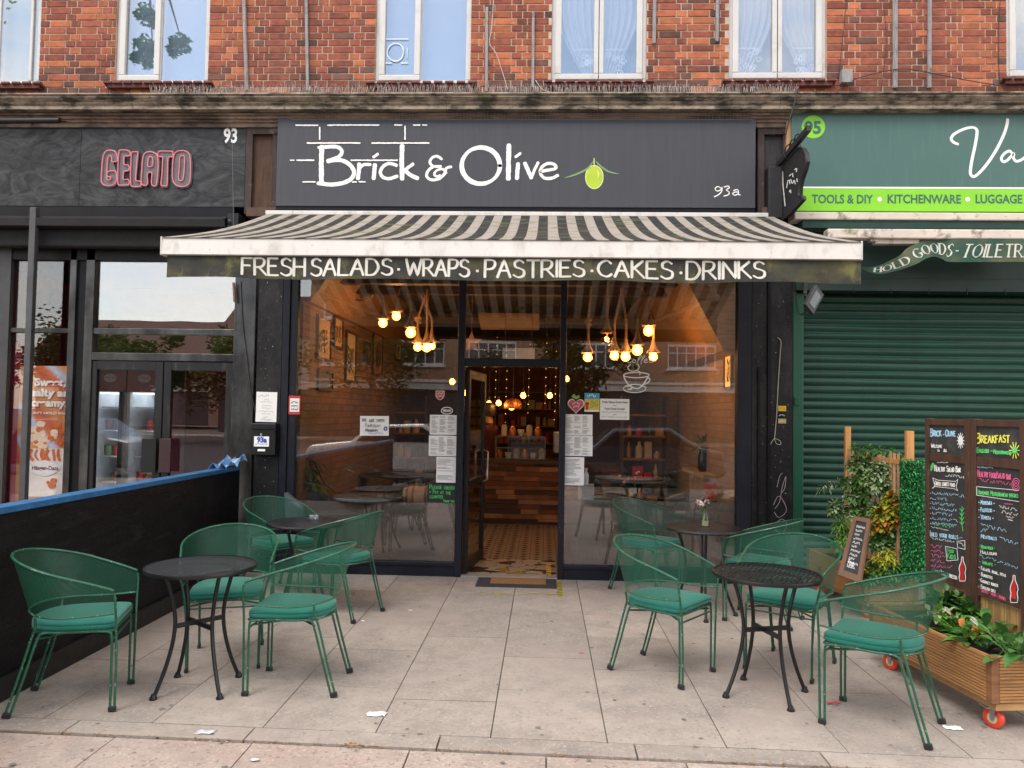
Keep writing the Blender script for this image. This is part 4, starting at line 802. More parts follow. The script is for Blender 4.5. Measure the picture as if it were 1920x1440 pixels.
def serif_word(txt, x0, x1, w):
    W = pn.width(txt, 1., .2); k = (x1-x0)/W; x = x0
    for ch in txt:
        wd, g = GL.get(ch, GL[' '])
        for stt in [q for q in g.split('|') if q]:
            sm = stt[0] == '~'; pts = [tuple(map(float, q.split(','))) for q in stt.lstrip('~').split(' ')]; pts = cr(pts, 5) if sm else pn.dense(pts, .15)
            N = len(pts)
            for i in range(N-1):
                a, b2 = Vector(pts[i]), Vector(pts[i+1]); tdir = (b2-a); vert = abs(tdir.y)/(abs(tdir.x)+abs(tdir.y)+1e-9); ww = w*(.35+.65*vert)
                ax, bx = x+a.x*k, x+b2.x*k; hv = .5*ww; hy = .035*(1.2-vert); pn.d += .00002
                if vert > .5: q4 = [(ax-hv, a.y), (bx-hv, b2.y), (bx+hv, b2.y), (ax+hv, a.y)]
                else: q4 = [(ax, a.y-hy), (bx, b2.y-hy), (bx, b2.y+hy), (ax, a.y+hy)]
                pn.mb.add([pn.xf(u, v, pn.d) for u, v in q4], [(0,1,2,3)])
            if not sm:
                for e, f in ((pts[0], pts[1]), (pts[-1], pts[-2])):
                    if abs(e[1]-f[1]) > abs(e[0]-f[0]): pn.mb.add([pn.xf(u, v, pn.d+.0004) for u, v in ((x+e[0]*k-w*.9, e[1]-.03), (x+e[0]*k+w*.9, e[1]-.03), (x+e[0]*k+w*.9, e[1]+.03), (x+e[0]*k-w*.9, e[1]+.03))], [(0,1,2,3)])
        x += (wd+.2)*k
serif_word('HOLD', 1640, 1708, 3.6); pn.build('painted_word', CLET, vgo); pn = Pen(pn.xf, 4); serif_word('GOODS', 1714, 1789, 3.6); pn.build('painted_word', CLET, vgo); pn = Pen(pn.xf, 5); serif_word('-', 1792, 1801, 3.6); serif_word('TOILETRIES', 1807, 1960, 3.6)
pn.build('painted_word', CLET, vgo)
# roller shutter
SHG = mat('shutter_green', (.0034,.043,.025), .38, var=.22, scale=3, stretch=(.4,1,4), spec=.38, stain=[((.010,.064,.040),7,.55,.8,(.3,1,5)),((.004,.022,.016),2.2,.55,.78,(3,1,.2)),((.03,.055,.045),5,.66,.8,(5,1,.25))])
t = thing('roller_shutter', 'closed dark green corrugated roller shutter with guide rail and box', 'shutter', (4.5, .12, 0))
xg0 = X(1487,700,-.03); xg1 = X(1507,700,-.03); prof = []; pz = 0.02; pitch = .0775
while pz < 3.0:
    for q in range(7):
        a_ = q/6; prof.append((.135-.021*math.sin(math.pi*a_)**.8, pz+a_*pitch*.90))
    pz += pitch
mb = MB(); x0, x1 = xg1-.03, 6.8; nP = len(prof); rq = random.Random(5); ph = {}
def dent(x, z): k = int(z/pitch); q = ph.setdefault(k, (rq.uniform(0,6), rq.uniform(-.002,.002), rq.uniform(.8,2.2))); return .0028*math.sin(x*q[2]+q[0])+q[1]
mb.grid(lambda u, v: (x0+(x1-x0)*u, prof[round(v*(nP-1))][0]+dent(x0+(x1-x0)*u, prof[round(v*(nP-1))][1]), prof[round(v*(nP-1))][1]+.0012*math.sin(u*14+v*9)), 40, nP-1); mb.build('curtain_slats', SHG, t, smooth=50)
mb = MB(); mb.box(xg0, xg1-.006, -.03, .14, 0, 2.86); mb.box(xg1-.005, xg1+.006, -.01, .11, 0, 2.86); mb.build('guide_rail', mat('shutter_rail', (.008,.080,.045), .4, var=.1, scale=2), t, bevel=.004)
mb = MB(); p = P(1487,744,-.04); mb.box(p.x+.01, p.x+.06, -.05, -.03, p.z-.08, p.z); mb.build('lock_hasp', mat('hasp_green', (.012,.10,.055), .35, metal=.3), t, bevel=.003)
mb = MB(); zs0 = P(1700,545,-.12).z; mb.box(xg0+.01, 6.8, -.10, .14, zs0, 3.42); mb.box(xg0+.01, 6.8, -.104, -.10, zs0+.12, zs0+.124)
for q in range(10): mb.box(3.0+q*.36, 3.004+q*.36, -.106, -.1, zs0-.03, zs0+.03)
mb.build('shutter_box', mat('shutter_box_green', (.003,.022,.015), .5, var=.2), t)
# floodlight, cord, stickers on the right pilaster
t = thing('floodlight', 'grey rectangular floodlight tilted on a bracket below the awning corner', 'floodlight', tuple(P(1515,535,-.3)))
c = P(1525,562,-.34); rot = Matrix.Rotation(R(42), 3, 'Y') @ Matrix.Rotation(R(28), 3, 'Z') @ Matrix.Rotation(R(-20), 3, 'X')
mb = MB(); mb.obox(c, (.145, .04, .245), rot); 
for q in range(-4, 5): mb.obox(c+rot @ Vector((0,.028,q*.025)), (.12, .02, .006), rot)
mb.build('housing', mat('lamp_grey', (.075,.078,.08), .5, metal=.3), t, bevel=.006)
mb = MB(); mb.obox(c+rot @ Vector((0,-.021,0)), (.09, .004, .16), rot); mb.build('lens', mat('lamp_lens', (.15,.17,.18), .25), t)
mb = MB(); mb.bar(P(1511,528,-.12), P(1510,552,-.28), .03); mb.bar(P(1510,552,-.28), c+Vector((0,.03,0)), .02); mb.build('bracket', GREYMETAL, t)
mb = MB(); mb.tube(cr([P(1492,528,-.05), P(1493,560,-.07), P(1500,590,-.1), P(1515,580,-.2)], 6), .006, 6); mb.build('flex', WIREM, t, smooth=True)
t = thing('looped_string', 'thin beige cord hung with a loose knot on the black right pilaster', 'cord', tuple(P(1460,834,-.06)))
mb = MB(); mb.tube(cr([P(1458,633,-.06), P(1464,640,-.06), P(1463,660,-.062), P(1459,720,-.06), P(1456,780,-.06), P(1452,822,-.062)], 6), .0045, 6)
mb.tube(cr([P(1452,822,-.062), P(1446,830,-.065), P(1445,834,-.06)], 5), .004, 6); mb.tube(cr([P(1452,822,-.062), P(1462,826,-.067), P(1464,833,-.066), P(1456,832,-.063), P(1452,822,-.062)], 5), .0035, 6); mb.build('cord', mat('beige_cord', (.42,.38,.31), .9), t, smooth=True)
for k, (p0, p1, q0, q1, m_, lab) in enumerate(((1459,1474,761,771,mat('sticker_yellow', (.72,.45,.01), .5),'small yellow sticker on the black right pilaster'),(1459,1473,775,783,BLACKP,'small black sticker under the yellow one on the right pilaster'),(1459,1474,785,794,mat('sticker_gold', (.42,.34,.14), .5),'small gold and white sticker, lowest on the right pilaster'))):
    tt, xf, w, h = paper(p0, p1, q0, q1, -.05, lab, 'sticker', 'pilaster_sticker', m_); pn = Pen(xf, k); pn.scrib(w*.12, w*.88, h*.35, h*.34, .004); pn.build('print', WHITE_PAINT if k else mat('sticker_orange', (.5,.25,.01)), tt)
# projecting black hanging sign, seen nearly edge on
t = thing('projecting_sign', 'black shaped hanging sign on a bracket arm between the grey and green signboards', 'sign', tuple(P(1470,408,-.2)))
def PB(px, py): return P(px, py, -.2-.0085*(px-1466))
def PX(x, y, z): return Vector((x, y, z))
bx = P(1466,380,-.2).x; zb0 = P(1462,408,-.17).z; zt0 = P(1455,312,-.17).z
mb = MB(); mb.box(P(1441,360,-.17).x, P(1468,360,-.17).x, -.17, -.05, zb0, zt0); mb.build('mounting_block', mat('sign_black', (.020,.020,.022), .55, var=.3, scale=8, stain=((.09,.09,.09),9,.66,.8)), t, bevel=.006)
SB = MATS['sign_black']
def proj(px, py, x):                      # sight line met with the sign's own upright plane x = const
    d = _ray(px, py); k = x/d.x; return CAM+d*k
xs_ = P(1466,380,-.2).x+.02
edge = [(1467,306),(1478,296),(1495,279),(1503,277),(1510,287),(1512,303),(1508,320),(1502,336),(1499,350),(1498,366),(1504,368),(1505,374),(1498,382),(1480,402),(1470,409),(1466,404)]
ep = [proj(a, b, xs_) for a, b in edge]
mb = MB(); mb.prism(ep, (.035,0,0)); mb.build('board', SB, t, fix=True)
mb = MB(); rim = cr([proj(a, b, xs_-.004) for a, b in edge], 4, True); mb.tube(rim, .010, 6, True); mb.build('board_rim', SB, t, smooth=True)
mb = MB(); mb.bar(proj(1449,323,xs_-.01), proj(1517,240,xs_-.01), .04, .055); mb.bar(proj(1452,345,xs_-.01), proj(1463,310,xs_-.01), .02); mb.bar(proj(1497,262,xs_-.01), proj(1503,279,xs_-.01), .008); mb.bar(proj(1472,296,xs_-.01), proj(1470,308,xs_-.01), .008); mb.build('bracket_arm', SB, t, bevel=.004)
r2 = random.Random(4); mb = MB()
for k in range(16): p = proj(1455+k*3.9, 315-k*4.75, xs_-.01); mb.bar(p, p+Vector((r2.uniform(-.05,.05), r2.uniform(-.06,.06), r2.uniform(.06,.12))), .0028)
for k in range(3): mb.tube(cr([proj(1470+9*k, 292-11*k, xs_-.02), proj(1474+9*k, 276-11*k, xs_-.03), proj(1483+9*k, 270-9*k, xs_-.02), proj(1480+9*k, 284-11*k, xs_-.02)], 5), .006, 5)
mb.build('wire_ornament', mat('old_iron', (.03,.03,.03), .7), t)
pn = Pen(lambda a, b, d=0: proj(a, b, xs_-.004-d), 2)
pn.stroke([(1467,322),(1468,345),(1472,386)], 2.); pn.stroke(cr([(1475,352),(1477,340),(1480,338),(1481,345)], 4), 1.6); pn.stroke([(1483,336),(1484,343)], 1.5); pn.stroke([(1486,325),(1487,332)], 1.5); pn.stroke(cr([(1490,318),(1494,316),(1493,322)], 4), 1.6); pn.stroke(cr([(1480,330),(1484,326)], 4), 1.5); pn.stroke(cr([(1486,344),(1489,338),(1491,345)], 4), 1.6); pn.stroke([(1494,335),(1495,341)], 1.6); pn.stroke(cr([(1480,360),(1482,356),(1483,362)], 4), 1.6)
pn.build('white_lettering', WHITE_PAINT, t)

# ---------------------------------------------------------------- left neighbour, the gelato shop
m, n, l, b = nt('black_plywood'); tc = n.new('ShaderNodeTexCoord'); mp = n.new('ShaderNodeMapping'); mp.inputs['Scale'].default_value = (1.0,1.0,1.9); l.new(tc.outputs['Object'], mp.inputs[0])
wv = n.new('ShaderNodeTexNoise'); wv.inputs['Scale'].default_value = 2.6; wv.inputs['Distortion'].default_value = 2.6; wv.inputs['Detail'].default_value = 8; wv.inputs['Roughness'].default_value = .66; l.new(mp.outputs[0], wv.inputs[0])
kn = noise(n, l, tc.outputs['Object'], 5.5, 3, .6); c = mixc(n, l, ramp(n, l, wv.outputs[0], .38, .64), (.010,.011,.012), (.060,.062,.064)); c = mixc(n, l, ramp(n, l, kn, .60, .70), c, (.012,.012,.013)); l.new(c, b.inputs['Base Color']); b.inputs['Roughness'].default_value = .5; b.inputs['Specular IOR Level'].default_value = .3
bp = n.new('ShaderNodeBump'); bp.inputs['Strength'].default_value = .25; bp.inputs['Distance'].default_value = .01; l.new(wv.outputs[0], bp.inputs['Height']); l.new(bp.outputs[0], b.inputs['Normal']); MATS['black_plywood'] = m
YG = -.09
t = thing('gelato_fascia', 'black stained plywood fascia board carrying the number 93', 'sign', (P(230,388,YG).x, YG, P(230,388,YG).z))
zt = P(230,233,YG).z; zbg = P(230,387,YG).z
for a, bb in ((-6.8, P(151,300,YG).x-.002), (P(151,300,YG).x+.001, P(460,300,YG).x)): mb = MB(); mb.box(a, bb, YG, YG+.1, zbg, zt); mb.build('plywood_panel', m, t, bevel=.002)
mb = MB(); xf = plane(P(419,267,YG), (1,0,0), (0,0,1)); ftext(mb, '93', xf, .205, .006, .72, d=.003); mb.build('number', WHITE_PAINT, t)
mb = MB(); mb.tube([P(-30,227,-.3), P(112,226,-.3)], .028, 10); mb.bar(P(60,228,-.28), P(60,232,-.1), .02); mb.bar(P(112,227,-.3), P(126,228,-.12), .012); tag(mb.build('strip_lamp', DARKMETAL, smooth=40), 'black tubular strip lamp along the top of the gelato fascia', 'lamp')
t = thing('neon_sign', 'pink outlined neon sign reading GELATO on a grey backing', 'sign', tuple(P(277,357,YG)))
GE = {'outer': [
 [(460,390),(500,392),(545,378),(548,320),(528,255),(490,215),(430,205),(370,215),(330,260),(306,350),(295,500),(284,640),(286,705),(312,755),(370,780),(430,780),(490,760),(525,710),(535,640),(528,570),(500,542),(440,542),(388,562),(378,620),(374,655),(390,684),(415,690),(440,668),(435,640),(405,636),(376,610),(382,450),(390,340),(410,300),(440,296),(456,330),(460,390)],
 [(590,203),(700,205),(745,230),(757,265),(738,298),(665,303),(655,350),(655,420),(668,440),(715,445),(740,475),(738,515),(715,540),(655,548),(645,590),(642,670),(660,685),(715,680),(740,705),(740,750),(710,772),(590,772),(560,750),(553,600),(560,400),(572,240),(590,203)],
 [(790,235),(865,230),(882,252),(868,400),(850,600),(846,690),(872,705),(920,712),(938,745),(915,792),(800,795),(770,765),(762,600),(770,400),(775,260),(790,235)],
 [(970,300),(1000,250),(1070,228),(1140,245),(1195,290),(1215,400),(1205,600),(1190,740),(1165,787),(1125,780),(1105,740),(1112,600),(1095,566),(1050,570),(1035,620),(1042,740),(1015,776),(960,768),(936,710),(945,550),(955,400),(970,300)],
 [(1215,240),(1240,220),(1430,222),(1452,250),(1450,310),(1382,318),(1370,400),(1365,600),(1360,760),(1340,786),(1275,782),(1260,750),(1275,600),(1285,400),(1285,315),(1228,310),(1208,280),(1215,240)],
 [(1600,210),(1680,230),(1728,290),(1740,400),(1740,600),(1725,720),(1680,780),(1600,797),(1510,775),(1455,700),(1445,600),(1452,400),(1472,280),(1520,225),(1600,210)]],
 'inner': [[(1045,400),(1060,325),(1085,305),(1120,330),(1127,400),(1115,462),(1050,470),(1045,400)], [(1600,290),(1642,320),(1640,500),(1620,670),(1580,702),(1543,660),(1560,480),(1565,330),(1600,290)]]}
xg = tr(160,260,8.727,YG); PINK = emit('pink_neon', (.62,.17,.20), .10); mbn = MB()
plate = MB()
for k, o_ in enumerate(GE['outer']):
    cx = sum(p[0] for p in o_)/len(o_); cy = sum(p[1] for p in o_)/len(o_)
    hull = o_ if k not in (0,) else o_[:18]+[(535,640),(548,378)]
    plate.prism([xg(cx+(a-cx)*1.16, cy+(b_-cy)*1.085, .012+.0006*k) for a, b_ in hull[:-1]], (0,.0105,0))
plate.build('backing_plate', mat('neon_backing', (.115,.112,.115), .4), t)
for o_ in GE['outer']+GE['inner']: mbn.tube(cr([xg(a, b_, .026) for a, b_ in o_], 3, True), .0060, 6, True)
mbn.build('neon_tube', PINK, t, smooth=True)
# retracted black awning cassette
t = thing('awning_cassette', 'closed black awning cassette above the gelato shop windows', 'awning', (-5, -.2, 3.1))
mb = MB(); mb.box(-6.8, P(438,410,-.1).x, -.09, .1, P(230,410,-.09).z, zbg-.004); mb.build('housing', BLACKP, t)
mb = MB(); zc = P(230,416,-.26).z; mb.ext([(-.30, zc-.05), (-.31, zc+.02), (-.26, zc+.055), (-.18, zc+.05), (-.18, zc-.06), (-.27, zc-.065)], -6.8, P(425,416,-.26).x); mb.build('front_bar', mat('cassette_grey', (.022,.022,.023), .4, metal=.4), t, smooth=35)
mb = MB(); mb.box(-6.8, P(420,440,-.2).x, -.2, -.08, P(230,463,-.2).z, P(230,428,-.2).z); mb.build('rolled_cloth', mat('black_cloth', (.008,.008,.009), .85), t, bevel=.02)
mb = MB(); p = P(432,418,-.25); mb.ball(p, .045); mb.box(p.x-.02, p.x+.09, -.28, -.1, p.z-.09, p.z+.09); mb.ball(p+Vector((-.03,-.06,.03)), .018); mb.build('gear_box', DARKMETAL, t, smooth=40)
mb = MB(); mb.bar(P(434,195,-.2), P(438,425,-.31), .0028); mb.tube(cr([P(438,425,-.31), P(434,432,-.31), P(442,434,-.31), P(438,425,-.31)], 4), .006, 5); mb.build('winding_rod', mat('dull_rod', (.12,.12,.12), .5), t)
# shopfront: black frames, glass, doors
GB = mat('gelato_frame', (.010,.010,.0105), .34, metal=.12, var=.4, scale=4, stretch=(2,1,.8), stain=((.11,.11,.11),3,.55,.8,(3,1,.5)))
GS = mat('gelato_steel', (.10,.10,.10), .30, metal=.75, var=.35, scale=3, stretch=(4,1,.6), stain=((.015,.015,.015),2,.40,.70,(1,1,.7)))
t = thing('gelato_shopfront', 'black framed gelato shop window and glazed double doors', 'shopfront', (-4.6, 0, 0))
def gx(px): return P(px,700,0).x
mb = MB(); mb.box(-6.9, gx(20), -.06, -.005, 0, 3.5); mb.build('corner_post', mat('corner_grey', (.055,.055,.056), .5, metal=.3), t)
mb = MB(); mb.box(gx(130), gx(142), -.05, .08, 0, 3.4); mb.box(gx(160), gx(176), -.05, .08, 0, 3.4); mb.build('mullion', GS, t, bevel=.004)
mb = MB(); mb.box(gx(142)+.001, gx(160)-.001, -.02, .08, 0, 3.4); mb.build('mullion_core', BLACKP, t)
mb = MB(); mb.box(gx(440), gx(480), -.055, .1, 0, 3.4); mb.build('door_jamb', GS, t, bevel=.005)
zt1, zt0 = P(300,617,0).z, P(300,628,0).z
mb = MB(); mb.box(gx(20)+.001, gx(130)-.001, -.04, .06, P(70,624,0).z, P(70,616,0).z); mb.box(gx(176)+.001, gx(440)-.001, -.04, .06, zt0, zt1); mb.build('transom', GS, t, bevel=.003)
zh1, zh0 = P(300,663,0).z, P(300,677,0).z
mb = MB(); mb.box(gx(168), gx(440)-.001, -.048, .06, zh0, zh1); mb.build('door_head', GS, t, bevel=.003)
mb = MB(); mb.box(gx(20), gx(131), .0, .006, .3, 3.4); mb.build('window_pane', GLASS_B, t); mb = MB(); mb.box(gx(176), gx(440), .0, .006, zt1, 3.4); mb.build('window_pane', GLASS_G, t); mb = MB(); mb.box(gx(176), gx(440), .0, .006, zh1, zt0); mb.build('window_pane', GLASS_G, t)
mb = MB(); mb.box(-6.8, gx(440), -.05, .08, P(230,488,-.05).z, 3.42); mb.build('head_panel', BLACKP, t)
mb = MB(); mb.box(gx(20), gx(131), -.05, .1, 0, .3); mb.build('stall_riser', BLACKP, t)
def gdoor(p0, p1, name='door'):
    a, b_ = gx(p0), gx(p1); mb = MB(); s = .075; zt2 = zh0-.006; mb.box(a, a+s, -.035, .02, .02, zt2); mb.box(b_-s, b_, -.035, .02, .02, zt2); mb.box(a+s, b_-s, -.035, .02, zt2-.09, zt2); mb.box(a+s, b_-s, -.035, .02, .02, .3); d = mb.build('door', GB, t, bevel=.004)
    mb = MB(); mb.box(a+s, b_-s, -.01, -.004, .3, zt2-.09); mb.build('door_pane', GLASS_D, d); return d, a, b_
d, a, b_ = gdoor(172, 309); mb = MB(); mb.box(b_-.16, b_-.01, -.11, -.09, .98, 1.32); mb.box(b_-.06, b_-.04, -.09, -.03, 1.0, 1.03); mb.box(b_-.06, b_-.04, -.09, -.03, 1.27, 1.3); mb.build('door_handle', DARKMETAL, d, bevel=.004)
d, a, b_ = gdoor(311, 440); mb = MB(); mb.box(a+.01, a+.13, -.11, -.09, .98, 1.32); mb.box(a+.04, a+.06, -.09, -.03, 1.0, 1.03); mb.box(a+.04, a+.06, -.09, -.03, 1.27, 1.3); mb.build('door_handle', mat('handle_dark', (.035,.012,.014), .4), d, bevel=.004)
mb = MB(); mb.tube(cr([P(452,528,-.06), P(455,600,-.06), P(462,660,-.06), P(470,730,-.06), P(478,770,-.06)], 6), .005, 6); mb.build('cable', WIREM, t, smooth=True)
mb = MB(); mb.bar(P(438,530,-.1), P(440,566,-.1), .02, .02); mb.build('bracket', mat('rusty_strap', (.16,.09,.06), .8), t)
# gelato interior: maroon room, two lit fridges, banner
RW = mat('maroon_wall', (.50,.022,.09), .8, var=.2); zc_ = 3.35
mb = MB(); gl0 = -6.7; gr0 = gx(458)
mb.box(gl0, gr0, 3.2, 3.25, 0, zc_); mb.box(gl0-.05, gl0, .1, 3.2, 0, zc_); mb.box(gr0, gr0+.03, .1, 3.2, 0, zc_); struct(mb.build('gelato_room_wall', RW))
mb = MB(); mb.box(gl0, gr0, .1, 3.2, zc_, zc_+.05); struct(mb.build('gelato_room_ceiling', mat('maroon_ceiling', (.10,.02,.035), .8))); mb = MB(); mb.box(gl0, gr0, .1, 3.2, -.02, .01); struct(mb.build('gelato_room_floor', mat('dark_tiles', (.06,.05,.05), .4)))
WL = emit('fridge_light', (.86,.92,1.), 1.2); LEDM = emit('led_white', (.86,.92,1.), 7.); FRW = mat('fridge_white', (.62,.64,.66), .5); 
def fridge(px0, px1, label):
    Yf = .95; a, b_ = P(px0,760,Yf).x, P(px1,760,Yf).x; zt = P(240,690,Yf).z; t = thing('display_fridge', label, 'fridge', ((a+b_)/2, Yf+.3, .01), 'display fridges inside the gelato shop'); zs = P(240,735,Yf).z
    mb = MB(); mb.box(a, a+.035, Yf, Yf+.6, .01, zt); mb.box(b_-.035, b_, Yf, Yf+.6, .01, zt); mb.box(a+.035, b_-.035, Yf+.56, Yf+.6, .01, zt); mb.box(a+.035, b_-.035, Yf, Yf+.56, .01, .2); mb.build('cabinet', FRW, t)
    mb = MB(); mb.box(a, b_, Yf-.01, Yf+.56, zs, zt); hd = mb.build('header', mat('fridge_header', (.26,.13,.12), .5, var=.3), t)
    pn = Pen(plane(((a+b_)/2, Yf-.012, (zs+zt)/2), (1,0,0), (0,0,1)), 3); pn.fill([(.075*math.cos(q*.2094), .05*math.sin(q*.2094)+.02) for q in range(30)]); pn.build('header_badge', mat('badge_pale', (.5,.4,.38)), hd)
    pn = Pen(plane(((a+b_)/2, Yf-.012, (zs+zt)/2), (1,0,0), (0,0,1)), 3); pn.d = .003; pn.scrib(-.06,.06,.01,.03,.006); pn.build('header_print', mat('print_maroon', (.2,.02,.05)), hd)
    mb = MB(); mb.box(a+.04, b_-.06, Yf+.05, Yf+.5, zs-.02, zs-.01); mb.build('top_light', WL, t); mb = MB()
    for q in range(34): mb.box(b_-.072, b_-.058, Yf+.004, Yf+.012, .3+q*.040, .322+q*.040)
    mb.build('edge_lights', LEDM, t)
    mb = MB(); 
    for z in (.45,.75,1.05,1.35,1.62): mb.box(a+.05, b_-.04, Yf+.08, Yf+.54, z, z+.012)
    mb.build('shelf', FRW, t); r2 = random.Random(int(px0)); mb = MB(); cols = [MATS['print_red'], mat('tub_cream', (.6,.5,.36)), mat('tub_brown', (.22,.09,.05)), mat('tub_green', (.2,.35,.15))]
    for z in (.462,.762,1.062,1.362):
        x = a+.08
        while x < b_-.12:
            if r2.random() < .75: mb.lathe([(.036,0),(.042,.1),(.044,.1),(.044,.115)], (x, Yf+.2, z), 10, mi=r2.randrange(4))
            x += .1
    q = mb.build('ice_cream_tubs', cols, t, smooth=40); q['kind'] = 'stuff'
    mb = MB(); mb.box(a+.005, b_-.005, Yf-.02, Yf-.014, .2, zs); mb.build('fridge_door', GLASS_CLEAR, t); mb = MB(); mb.box(b_-.055, b_-.02, Yf-.05, Yf-.02, .15, zs); mb.build('door_frame', DARKMETAL, t)
fridge(176, 236, 'lit white display fridge behind the left gelato door, left one'); fridge(238, 302, 'lit white display fridge behind the left gelato door beside the door stile')
Yb = .10; a, b_ = P(33,800,Yb).x, P(129,800,Yb).x; zt = P(85,686,Yb).z; z0 = P(85,960,Yb).z
t = thing('ice_cream_banner', 'tall printed ice cream banner behind the left gelato window', 'banner', ((a+b_)/2, Yb, z0-.1)); W_ = b_-a; H_ = zt-z0
m2, n, l, bs = nt('banner_print'); tc = n.new('ShaderNodeTexCoord'); sp = n.new('ShaderNodeSeparateXYZ'); l.new(tc.outputs['Object'], sp.inputs[0]); wv = n.new('ShaderNodeTexWave'); wv.inputs['Scale'].default_value = .42; wv.inputs['Distortion'].default_value = 4; wv.inputs['Detail'].default_value = 2; mp = n.new('ShaderNodeMapping'); mp.inputs['Rotation'].default_value = (0,R(35),0); l.new(tc.outputs['Object'], mp.inputs[0]); l.new(mp.outputs[0], wv.inputs[0])
r_ = n.new('ShaderNodeValToRGB'); r_.color_ramp.interpolation = 'EASE'
for k, (p_, c_) in enumerate(((0,(.60,.24,.07)),(.3,(.50,.10,.03)),(.55,(.60,.16,.05)),(.78,(.50,.60,.80)),(1,(.75,.33,.06)))):
    e = r_.color_ramp.elements[k] if k < 2 else r_.color_ramp.elements.new(p_); e.position = p_; e.color = (*c_, 1)
l.new(wv.outputs['Fac'], r_.inputs[0]); l.new(r_.outputs[0], bs.inputs['Base Color'])
mb = MB(); mb.box(a, b_, Yb, Yb+.01, z0, zt); mb.build('printed_sheet', m2, t)
bpn = lambda s: Pen(tr(0,640,4.5,Yb), s)
pn = bpn(1); pn.fill([(225,905),(548,905),(530,1310),(215,1310)]); pn.build('pale_field', mat('banner_cream', (.86,.82,.76), .6), t)
pn = bpn(2); pn.d = .003
for q in range(26):
    cx, cy, rr = 390+pn.rng.gauss(0,75), 800+pn.rng.gauss(0,45), pn.rng.uniform(18,50); cx = min(max(cx, 275), 520); pn.fill([(cx+rr*math.cos(k*.57)*pn.rng.uniform(.8,1.1), cy+rr*.7*math.sin(k*.57)*pn.rng.uniform(.8,1.1)) for k in range(11)])
pn.build('cream_scoops', mat('scoop_cream', (.85,.68,.50), .6, var=.15, scale=30), t)
pn = bpn(3); pn.d = .006
for cx, cy, rr in ((490,715,34),(525,760,30),(430,815,30),(330,745,26),(305,850,20),(505,860,26),(380,860,14),(455,1175,30),(440,1215,36),(410,1190,18)): pn.fill([(cx+rr*math.cos(k*.9+.4), cy+rr*.8*math.sin(k*.9+.4)) for k in range(7)])
for q in range(6): pn.stroke(cr([(270+45*q, 915),(262+45*q+pn.rng.uniform(-20,20), 960),(280+45*q, 1000)], 5), pn.rng.uniform(14,34))
pn.build('caramel_pieces', mat('caramel', (.66,.15,.03), .5, var=.4, scale=30), t)
pn = bpn(4); pn.d = .008; pn.fill([(380+125*math.cos(k*.157)*(1+.04*math.cos(6*k*.157)), 1070+62*math.sin(k*.157)*(1+.08*math.cos(4*k*.157))) for k in range(40)]); pn.build('logo_plate', PAPER, t)
pn = bpn(5); pn.d = .0095; mb = pn.mb
def bt(txt, x0, x1, yb, sz, bold):
    q = MB(); ftext(q, txt, plane((0,0,0),(1,0,0),(0,0,1)), 1.); wd = max(v[0] for v in q.v); o_ = tr(0,640,4.5,Yb); A = o_(x0, yb); B = o_(x1, yb); ftext(mb, txt, plane(A, (1,0,0), (0,0,1)), sz, bold, (B.x-A.x)/wd/sz, d=.010)
bt('H\u00e4agen-Dazs'.replace('\u00e4', 'ä'), 272, 495, 1082, .060, .0012); mb.build('logo_lettering', mat('logo_maroon', (.14,.01,.05), .6), t)
pn = bpn(6); mb = pn.mb; bt('Sweet,', 298, 555, 372, .105, .0055); bt('salty and', 262, 640, 460, .105, .0055); bt('creamy.', 268, 566, 545, .105, .0055); bt("DON'T HOLD BACK", 235, 600, 612, .034, .001); mb.build('slogan', WHITE_PAINT, t)
mb = MB(); mb.box(P(17,800,.08).x, a-.005, .12, .13, z0-.1, 2.3); tag(mb.build('crimson_screen', mat('crimson_panel', (.55,.012,.085), .5)), 'crimson panel standing beside the ice cream banner', 'screen')
# terrace partition and post
PX0, PX1 = -3.07, -2.985; ZP = 1.05
t = thing('terrace_partition', 'black plywood terrace partition with a blue top edge, left of the chairs', 'partition', (-3.03, -4, 0))
mb = MB(); mb.box(PX0, PX1, -7.5, -.22, .0, ZP-.02); mb.build('panel', mat('partition_ply', (.0045,.0048,.0065), .45, spec=.2, var=.5, scale=2.2, stretch=(1,1,6), bump=.5, bscale=14, bstretch=(1,1.5,7), stain=[((.028,.028,.031),3,.58,.80,(1,1,4)),((.06,.06,.062),11,.69,.74,(1,1,2.5))]), t, bevel=.003)
mb = MB(); mb.box(PX1+.001, PX1+.03, -7.5, -.22, 0, .13); mb.build('skirting', mat('partition_skirting', (.006,.006,.0065), .6), t, bevel=.004)
mb = MB(); mb.box(PX0-.02, PX1+.012, -7.5, -.24, ZP-.018, ZP+.02); mb.build('blue_capping', mat('blue_tarp_edge', (.015,.11,.27), .5, var=.3, scale=9, stain=((.25,.38,.55),13,.62,.75)), t, bevel=.004)
mb = MB(); p = P(455,885,-.3); r2 = random.Random(3)
pts = [[Vector((PX0-.06+u*.045, -.62+v*.085+r2.uniform(-.02,.02), ZP+.01+.07*abs(math.sin(u*1.7+v))*r2.uniform(.3,1.4)+.03*(v > 3))) for u in range(5)] for v in range(7)]
mb.grid(lambda u, v: pts[round(v*6)][round(u*4)], 4, 6); o = mb.build('crumpled_sheet', mat('blue_sheet', (.09,.24,.48), .35, var=.35, scale=14, stain=((.45,.58,.72),9,.5,.62))); o.modifiers.new('s', 'SOLIDIFY').thickness = .004; tag(o, 'crumpled pale blue plastic sheet on the end of the partition', 'plastic sheet')
t = thing('steel_post', 'dark grey square steel post standing before the gelato window', 'post', tuple(P(45,960,-.28)[:2])+(0,))
